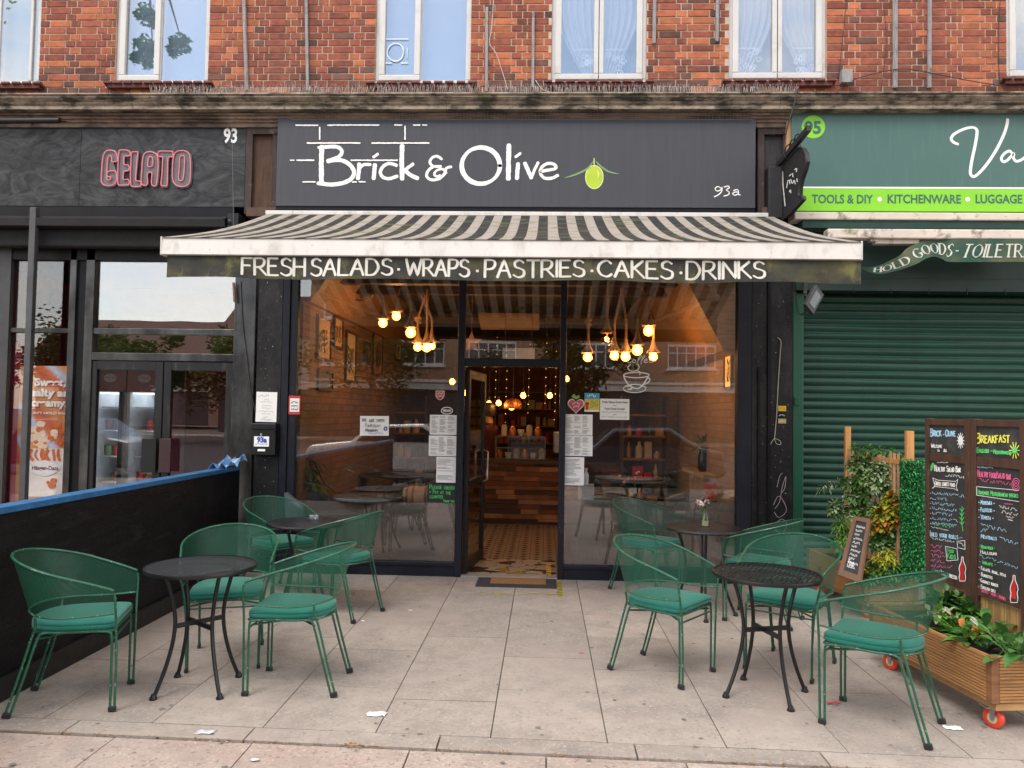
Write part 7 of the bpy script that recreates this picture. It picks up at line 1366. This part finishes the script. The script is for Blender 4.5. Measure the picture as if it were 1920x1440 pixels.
for k,(x1) in enumerate((245,250,262,298,310)): B.s(CP,160,955+k*33,x1,960+k*33+10,20,4.6)
for q in (((262,952),(340,968)),((340,968),(346,1044)),((346,1044),(272,1048)),((272,1048),(262,952))): B.l(CW,q,3.5)
B.t(CG,'Feed',278,992,320,996,26,5); B.t(CG,'Kids',274,1032,334,1036,34,6); B.s(CW,190,1122,224,1128,10,3); B.t(CW,'Iced espresso',232,1140,342,1178,30,5)
for q in (((340,918),(392,912)),((392,912),(394,972)),((394,972),(344,960)),((344,960),(340,918))): B.l(CW,q,3.5)
B.s(CW,350,950,388,954,22,4)
def cola(x, y0, y1, w): # a red drawn bottle with a pale outline
    H = y1-y0; o_ = [(.5,0),(.62,.02),(.64,.18),(.9,.36),(1.,.5),(.88,.66),(.98,.85),(.9,1.),(.1,1.),(.02,.85),(.12,.66),(0,.5),(.1,.36),(.36,.18),(.38,.02)]
    B.l(CW,[(x+w*(a-.5)*1.35+w*.12, y0+H*b_*1.005) for a, b_ in o_+o_[:1]],5); B.pen(CR).fill([(x+w*(a-.5), y0+H*b_) for a, b_ in o_])
cola(372,1022,1185,34); cola(720,1146,1330,40)
B.t(CY,'Breakfast',472,254,700,250,66,10); B.t(CG,'English',474,318,556,320,32,6.5); B.l(CG,[(568,308),(578,308)],7); B.t(CG,'Mediterranean',586,326,706,332,28,5.5)
for k in range(10): a = k*.628; B.l(CY,[(728+20*math.cos(a),304+26*math.sin(a)),(728+36*math.cos(a),304+56*math.sin(a))],6)
B.pen(CG).fill([(728+18*math.cos(k*.4),302+24*math.sin(k*.4)) for k in range(16)])
B.t(CP,'Healthy food/salad bar',478,480,705,500,46,6.5); B.s(CP,492,512,700,540,20,4.2); B.s(CB,476,420,580,428,9,3)
for r_ in (10,22,34): B.pen(CP).ring(738,535,r_*.8,r_*1.25,4.5)
for q in (((472,548),(758,574)),((758,650),(472,606)),((472,606),(472,548))): B.l(CW,q,3.5)
B.t(CG,'Homemade Mediterranean specials',480,600,754,624,32,4.6)
for k,(w_,x1) in enumerate((('Moussaka',592),('Pasticcio',592),('Yemista',584))): B.t(CB,w_,500,668+k*50,x1-14,672+k*50,30,5); B.l(CB,[(486,655+k*50),(489,655+k*50)],7); B.l(CB,[(x1-4,662+k*50),(x1,662+k*50)],7)
B.s(CB,500,820,672,858,24,4.2); B.s(CB,500,852,548,856,20,4.2); B.t(CB,'Meatballs',502,896,610,912,28,4.6); B.s(CB,628,908,752,946,20,4.2)
B.s(CW,624,690,744,716,18,4); B.s(CW,640,726,752,750,18,4); B.s(CW,670,758,724,766,12,3.4); B.l(CP,[(660,664),(715,668)],4); B.l(CW,[(684,770),(715,778)],4)
B.t(CG,'- Vegan meals -',488,962,596,976,24,4.6); B.t(CW,'Halloumi',500,1000,610,1014,24,4.4); B.s(CB,490,1022,750,1104,17,3.8); B.t(CG,'- Wraps -',490,1066,604,1090,24,4.6)
for k,(w_,x1) in enumerate((('Falafel bowl, pitas',672),('Burritos',580),('Gourmet burger',618),('English deli',600))): B.t(CW,'- '+w_,486,1104+k*42,x1,1104+k*42+(x1-486)*.30,24,4.2)
B.t(CP,'Sandwiches - wraps - pasties',480,1248,668,1318,26,4.4); B.done(t)
mb = MB(); 
# plants in the front planter
def plant(name, label, px, py, z, build, cat='plant', group=None):
    c = G(px, py, z); t = thing(name, label, cat, tuple(c), group); build(t, c); return t
def lily(t, c, seed, n_, Ls, w, m_, flowers=0, spread=.05):
    r2 = random.Random(seed); mb = MB(); st = MB(); fl = MB()
    for q in range(n_):
        d = rdir(r2, .25, .95); o_ = c+Vector((r2.uniform(-spread,spread), r2.uniform(-spread,spread), 0)); e = o_+d*r2.uniform(.4,1.)*Ls; st.tube([o_, o_.lerp(e,.5)+Vector((0,0,.015)), e], .003, 4); leaf(mb, e, (d+Vector((0,0,-.35))).normalized(), r2.uniform(.7,1.1)*Ls, w*r2.uniform(.8,1.15), fold=.35, droop=r2.uniform(.1,.5), n=6)
    for q in range(flowers):
        d = (rdir(r2, .7, .95)+Vector((-.35,-.2,0))).normalized(); e = c+d*Ls*r2.uniform(1.3,1.9); st.tube(cr([c, c.lerp(e,.5)+Vector((0,0,.02)), e], 4), .0028, 4); leaf(fl, e, d+Vector((0,0,.3)), .055, .028, fold=.9, droop=.0, n=5); fl.tube([e, e+d*.045], .004, 5)
    st.build('stems', LG, t); mb.build('foliage', m_, t, smooth=60)
    if flowers: fl.build('spathes', WHT, t, smooth=60)
plant('peace_lily', 'broad-leaved peace lily at the front corner of the wooden planter', 1885, 1238, .40, lambda t, c: lily(t, c+Vector((.10,.09,-.02)), 3, 28, .14, .058, LV, 2, .07))
plant('peace_lily', 'tall peace lily with a pale bud below the chalkboard, middle of the planter', 1822, 1205, .38, lambda t, c: lily(t, c+Vector((.12,.06,-.02)), 5, 28, .14, .050, LV, 1, .07))
def fern(t, c, seed, n_, L, m_):
    r2 = random.Random(seed); mb = MB()
    for q in range(n_):
        d = rdir(r2, .2, .9); o_ = c+Vector((r2.uniform(-.05,.05), r2.uniform(-.07,.07), 0)); LL = L*r2.uniform(.6,1.1); side = d.cross(Vector((0,0,1))).normalized()
        for k in range(2, 12):
            f = k/12; p = o_+d*LL*f-Vector((0,0,1))*LL*.35*f*f
            for sg in (-1, 1): leaf(mb, p, side*sg+d*.5, .05*(1.1-f), .011, n=2, droop=.2)
    mb.build('foliage', m_, t)
plant('fern', 'feathery bright green fern halfway along the front planter', 1785, 1187, .38, lambda t, c: fern(t, c+Vector((.06,.05,-.02)), 4, 40, .22, LB))
def croton(t, c, seed, n_, L, mats):
    r2 = random.Random(seed); mb = MB()
    for q in range(n_): d = rdir(r2, .1, 1.); o_ = c+Vector((r2.uniform(-.05,.05), r2.uniform(-.05,.05), r2.uniform(-.02,.05))); leaf(mb, o_+d*.03, d, L*r2.uniform(.6,1.1), .035, droop=.35, n=4, mi=r2.randrange(len(mats)))
    mb.build('foliage', mats, t, smooth=60)
plant('croton', 'small croton with orange and dark leaves beside the fern', 1815, 1212, .38, lambda t, c: croton(t, c+Vector((.03,.0,.02)), 6, 46, .10, [LO, LV, LB]))
plant('leafy_shrub', 'dark glossy shrub at the far end of the front planter', 1770, 1178, .38, lambda t, c: croton(t, c+Vector((.12,.22,.08)), 7, 120, .13, [LD, LV, LB]))
plant('variegated_plant', 'pale cream-edged plant at the near left edge of the planter', 1752, 1172, .39, lambda t, c: croton(t, c+Vector((.05,.05,.01)), 8, 46, .10, [LP, LB]))
plant('leafy_shrub', 'bright green bushy shrub under the left chalkboard panel', 1795, 1178, .38, lambda t, c: croton(t, c+Vector((.14,.08,.04)), 17, 110, .13, [LB, LG, LV]))

# back planter with trellis, artificial hedge, leaning blackboard
pl2, F2, d2, s2, L2 = planter('smaller slatted wooden planter standing against the roller shutter', (2.62,-1.28), (2.50,-.26), .46, .15, .40, True)
t = thing('trellis', 'timber trellis with two tall bare posts rising from the back planter', 'trellis', (2.9,-.8,.38)); 
pL = P(1589,800,-.35); pR = P(1705,808,-1.22)
for p, w in ((pL, .052), (pR, .062)): mb = MB(); mb.box(p.x-w/2, p.x+w/2, p.y-.02, p.y+.02, .33, p.z); mb.build('post', NEWT, t, bevel=.003)
rr = random.Random(2)
zt0 = P(1640,848,-.8).z
for f in (.02, .98): a_ = pL.lerp(pR, .03); b__ = pL.lerp(pR, .97)
for z in (zt0-.06, .55): mb = MB(); a_ = Vector((pL.x, pL.y-.03, z)); b__ = Vector((pR.x-.03, pR.y, z)); mb.bar(a_, b__, .02, .04); mb.build('cross_rail', NEWT, t)
for q in range(15):
    f = (q+.7)/15.5; c = Vector((pL.x-.015+(pR.x-pL.x)*f, pL.y+(pR.y-pL.y)*f, 0)); h_ = rr.uniform(-.04,.01); mb = MB(); mb.bar(c+Vector((-.02,-.01,.40)), c+Vector((-.02+rr.uniform(-.02,.02),-.01+rr.uniform(-.02,.02),zt0+h_)), .022, .010); mb.build('slat', mat('old_slat', (.36,.205,.10), .8, var=.3, stretch=(5,5,.5)), t)
t = thing('artificial_hedge', 'strip of bright green plastic hedge fixed right of the trellis', 'hedge', tuple(P(1711,1085,-1.30))); h0 = P(1690,864,-1.30); h1 = P(1733,1085,-1.30); mb = MB(); mb.box(h0.x, h1.x, -1.28, -1.265, h1.z, h0.z); mb.build('backing', mat('hedge_backing', (.008,.05,.016), .8), t); mb = MB(); r2 = random.Random(8)
for q in range(2600):
    p = Vector((r2.uniform(h0.x-.012, h1.x+.012), -1.285-r2.random()**1.5*.055, r2.uniform(h1.z-.01, h0.z+.012))); d = Vector((r2.gauss(0,1), -abs(r2.gauss(0,.9))-.2, r2.gauss(0,1))).normalized(); leaf(mb, p, d, r2.uniform(.014,.024), .012, n=2, droop=.2, fold=.4)
mb.build('foliage', LH, t)
# climbing and potted plants on the trellis
def blob(name, label, spots, kind, mats, L, w, seed, n_, Y, gz=.75, group='plants climbing over the trellis'):
    r2 = random.Random(seed); pts = [P(a, b_, Y) for a, b_, rr_ in spots]; t = thing(name, label, 'plant', tuple(sum(pts, Vector())/len(pts)), group); mb = MB(); st = MB(); prev = None
    for (a, b_, rr_), c in zip(spots, pts):
        rad = rr_*(Y-CAMY)/FPX; st.tube([c+Vector((.05,.06,-rad)), c, c+Vector((0,-.02,rad*.6))], .004, 4)
        for q in range(int(n_*rr_/8)):
            d = rdir(r2, -.6, 1.); d.y = -abs(d.y)*.9 if r2.random() < .75 else d.y; p = c+Vector((d.x*rad, d.y*rad*.8, d.z*rad))*r2.random()**.5; leaf(mb, p, (d+Vector((r2.gauss(0,.5), r2.gauss(0,.4), r2.gauss(0,.5)-.15))).normalized(), L*r2.uniform(.6,1.15), w*r2.uniform(.8,1.2), droop=.3, n=3, mi=r2.randrange(len(mats)))
    st.build('stems', mat('stem_brown', (.12,.08,.04), .8), t); mb.build('foliage', mats if len(mats) > 1 else mats[0], t, smooth=60)
blob('ivy', 'dark green ivy climbing the upper left of the trellis', [(1605,870,16),(1612,900,17),(1598,930,16),(1618,925,14),(1600,960,17),(1622,955,15),(1585,905,9),(1630,870,12)], 0, [LG, LB, LP], .055, .038, 1, 70, -.75)
blob('fine_creeper', 'thin feathery creeper along the top rail of the trellis', [(1612,848,10),(1630,844,9),(1650,847,9),(1670,850,8),(1688,858,8),(1600,840,7)], 0, [LB, LG], .05, .012, 2, 60, -.8)
blob('variegated_shrub', 'pale silvery variegated shrub in the middle of the trellis', [(1648,885,15),(1655,905,16),(1640,910,14),(1662,925,13),(1640,890,12),(1660,882,10)], 0, [LP, LP, LG], .06, .028, 3, 70, -.98)
blob('variegated_shrub', 'small pale variegated sprig hanging at the left edge of the trellis', [(1566,948,11),(1572,965,11),(1562,955,8)], 0, [LP, LG], .05, .024, 4, 60, -.8)
blob('bright_fern', 'light green ferny clump left of the small blackboard', [(1577,985,15),(1582,1005,14),(1575,1020,12)], 0, [LB, mat('leaf_lime', (.20,.34,.07), .5, var=.3, island=.3, trans=.25)], .065, .014, 5, 90, -.85)
blob('arching_sprig', 'sparse arching sprig sticking out left of the trellis', [(1548,912,9),(1560,908,8),(1575,905,8),(1540,918,6)], 0, [LG, LP], .05, .012, 6, 22, -.7)
blob('yellow_croton', 'croton with large yellow leaves and orange tips at the right of the trellis', [(1665,955,17),(1672,972,16),(1655,965,13),(1680,945,11),(1645,985,11),(1668,935,9)], 0, [LY, LY, LO, LG], .085, .042, 7, 42, -1.1)
blob('ivy', 'green ivy filling the lower middle of the trellis', [(1650,1005,16),(1665,1000,15),(1640,1020,14),(1680,1015,13),(1660,1025,13),(1690,1000,10),(1640,955,12)], 0, [LG, LB, LP], .05, .034, 8, 60, -1.05)
blob('yellow_laurel', 'low shrub with upright yellow shoots at the front of the back planter', [(1640,1070,13),(1668,1068,14),(1655,1080,14),(1625,1082,12),(1685,1078,12)], 0, [LG, LV, LG], .075, .022, 9, 70, -1.25)
blob('yellow_laurel', 'cluster of upright yellow shoot tips over the low shrub', [(1643,1048,7),(1665,1040,9),(1672,1050,8),(1655,1055,7),(1618,1066,6),(1648,1068,5)], 0, [LY], .06, .016, 10, 50, -1.25)
blob('dark_fern', 'dark feathery plant at the far end of the back planter', [(1555,1050,12),(1545,1058,9),(1562,1058,9)], 0, [LD, LG], .05, .012, 11, 60, -.5)
# small leaning blackboard
t = thing('leaning_blackboard', 'small narrow wood-framed blackboard leaning in the back planter', 'chalkboard', tuple(P(1590,1085,-1.33)))
q4 = [P(1602,968,-1.16), P(1633,974,-1.26), P(1615,1094,-1.40), P(1572,1078,-1.30)]
def bl(u, v, d=0): a_ = q4[0].lerp(q4[1], u); b__ = q4[3].lerp(q4[2], u); nn = (q4[1]-q4[0]).cross(q4[0]-q4[3]).normalized(); return a_.lerp(b__, v)+nn*d
def blbox(u0, u1, v0, v1, d0, d1, m_, nm): mb = MB(); mb.add([bl(u,v,d) for d in (d0,d1) for u,v in ((u0,v0),(u1,v0),(u1,v1),(u0,v1))], [(0,3,2,1),(4,5,6,7),(0,1,5,4),(1,2,6,5),(2,3,7,6),(3,0,4,7)]); mb.build(nm, m_, t, fix=True)
FR3 = mat('board_frame_brown', (.15,.075,.042), .7, var=.2); blbox(0,.2,0,1,-.012,.014,FR3,'frame'); blbox(.82,1,0,1,-.012,.014,FR3,'frame'); blbox(.2,.82,0,.07,-.012,.012,FR3,'frame'); blbox(.2,.82,.9,1,-.012,.012,FR3,'frame'); blbox(.2,.82,.07,.9,-.008,.002,SLATE,'chalk_panel')
pn = Pen(lambda a, b_, d=0: bl(a, b_, .003+d), 4)
for k in range(11): pn.scrib(.28, .74-.1*(k % 3), .14+k*.066, .032, .010, 1)
pn.text('Food', .3, .80, .085, .016, ysign=-1, xs=1.3); pn.build('chalk_writing', CW, t)

# ---------------------------------------------------------------- small things on the ground
t = thing('doormat', 'coir doormat with a dark rubber border in front of the cafe door', 'doormat', (-.25,-.28,0)); a_ = G(905,1083); b__ = G(1040,1084); c = G(1044,1105); d_ = G(890,1103); mb = MB(); mb.box(d_.x, c.x, c.y+.02, -.075, .002, .012); mb.build('rubber_border', mat('mat_rubber', (.030,.032,.036), .8, bump=.4), t, bevel=.004); mb = MB(); mb.box(d_.x+.13, c.x-.1, c.y+.12, -.085, .0125, .019); mb.build('coir', mat('coir', (.30,.155,.06), .95, var=.3, scale=60, bump=.8, bscale=300), t)
YT = mat('worn_tape', (.50,.40,.05), .7, var=.3, scale=20)
t = thing('hazard_tape', 'strip of black and yellow hazard tape right of the doormat', 'tape', tuple(G(1044,1100))); p = G(1042,1088); q = G(1044,1120); mb = MB(); mb.box(p.x+.012, p.x+.05, q.y, p.y-.02, .0018, .003); mb.build('yellow_tape', YT, t); mb = MB(); y = q.y+.02
while y < p.y-.09: mb.prism([(p.x+.012,y,.0034),(p.x+.05,y+.03,.0034),(p.x+.05,y+.055,.0034),(p.x+.012,y+.025,.0034)], (0,0,-.0003)); y += .062
mb.build('black_stripes', BLACKP, t, fix=True)
r2 = random.Random(6)
for k, (px, py, lab) in enumerate(((925,1113,'left'),(998,1114,'right'))):
    c = G(px, py); mb = MB()
    for q in range(9):
        o_ = c+Vector((r2.gauss(0,.10), r2.gauss(0,.025), 0)); L = r2.uniform(.02,.09); a = r2.uniform(-.6,.6); n_ = 6; mb.add([(o_.x+L*math.cos(2*math.pi*i/n_)*r2.uniform(.5,1), o_.y+.012*math.sin(2*math.pi*i/n_)*r2.uniform(.4,1.2)+a*.02*math.cos(i), .0025+.0002*q) for i in range(n_)], [tuple(range(n_))])
    tag(mb.build('tape_remnant', YT), 'torn yellow tape remnants on the paving, %s of the two patches by the mat' % lab, 'tape')
def litter(name, label, px, py, size, m_, seed, cat='litter'):
    r2 = random.Random(seed); c = G(px, py); mb = MB(); n_ = 5; vs_ = [[(c.x+size*(i/n_-.5)*(1+r2.uniform(-.15,.15)), c.y+size*.6*(j/3-.5)*(1+r2.uniform(-.2,.2)), .004+abs(r2.gauss(0,size*.035))) for i in range(n_+1)] for j in range(4)]
    mb.grid(lambda u, v: vs_[round(v*3)][round(u*n_)], n_, 3); o = mb.build(name, m_, smooth=20); o.modifiers.new('s', 'SOLIDIFY').thickness = .0008; tag(o, label, cat)
litter('paper_scrap', 'crumpled white paper scrap on the paving left of centre', 707, 1340, .10, PAPER, 1); litter('receipt', 'grey printed receipt on the edging course at lower left', 385, 1374, .09, mat('receipt_grey', (.50,.50,.52), .7, var=.3, scale=40), 2); litter('paper_scrap', 'white torn paper scrap near the right front chair', 1786, 1366, .085, PAPER, 3)
t_ = G(1563,1320); mb = MB(); r2 = random.Random(2)
for q in range(5): leaf(mb, (t_.x+r2.uniform(-.01,.01), t_.y, .006), (math.cos(q*1.1+.3), math.sin(q*1.1+.3), .12), .04, .022, n=3, droop=.1)
tag(mb.build('red_leaf', mat('fallen_leaf_red', (.50,.02,.03), .6, col2=(.6,.2,.2), scale=40)), 'red fallen leaf on the paving by the front right chair', 'leaf')
for k, (px, py, s_, lab) in enumerate(((1090,1225,.03,'tiny red scrap on the paving right of centre'),(478,1426,.035,'small white scrap on the footway at lower left'),(680,1165,.03,'small white scrap on the paving left of the doorway'),(770,1145,.03,'white speck of paper on the paving before the left window'))): litter('paper_scrap', lab, px, py, s_, PAPER if k else mat('scrap_red', (.5,.1,.1)), 30+k)
t_ = G(660,1398); mb = MB(); r2 = random.Random(4)
for q in range(9): leaf(mb, (t_.x+r2.gauss(0,.03), t_.y+r2.gauss(0,.025), .003), (r2.gauss(0,1), r2.gauss(0,1), .15), .028, .014, n=2, droop=.1)
o = mb.build('dry_leaves', mat('dry_leaf', (.30,.16,.05), .8, var=.4, scale=60, island=.3)); tag(o, 'small heap of dry brown leaves in the paving joint', 'leaves'); o['kind'] = 'stuff'
mb = MB(); r2 = random.Random(14)
for q in range(420): x = r2.uniform(-2.7,2.3); y = band(x)-.168+r2.gauss(0,.006); leaf(mb, (x,y,.0), (r2.gauss(0,1), r2.gauss(0,.4), .2), r2.uniform(.006,.018), .007, n=2, droop=.1)
o = mb.build('joint_debris', MATS['dry_leaf']); o['kind'] = 'stuff'; tag(o, 'line of dry leaf crumbs along the open paving joint', 'debris')
mb = MB(); r2 = random.Random(15)
for q in range(260): x = r2.uniform(-2.8,2.5); y = r2.uniform(-4.6,-.3); a = r2.uniform(.003,.008); mb.add([(x+a*math.cos(i*1.05)*r2.uniform(.6,1), y+a*math.sin(i*1.05)*r2.uniform(.6,1), .0022) for i in range(6)], [tuple(range(6))])
o = mb.build('paving_specks', mat('gum_speck', (.45,.42,.38), .9, var=.5, scale=3)); o['kind'] = 'stuff'; tag(o, 'pale gum specks and crumbs scattered over the paving', 'specks')

mb = MB(); r2 = random.Random(16)
for q in range(120): x = r2.uniform(-2.8,2.5); y = r2.uniform(-4.6,-.3); a = r2.uniform(.008,.019); mb.add([(x+a*math.cos(i*.785)*r2.uniform(.7,1), y+a*math.sin(i*.785)*r2.uniform(.7,1), .0021) for i in range(8)], [tuple(range(8))])
o = mb.build('gum_spots', mat('gum_dark', (.17,.15,.135), .9, var=.3, scale=3)); o['kind'] = 'stuff'; tag(o, 'flattened dark chewing gum spots scattered over the paving', 'gum spots')
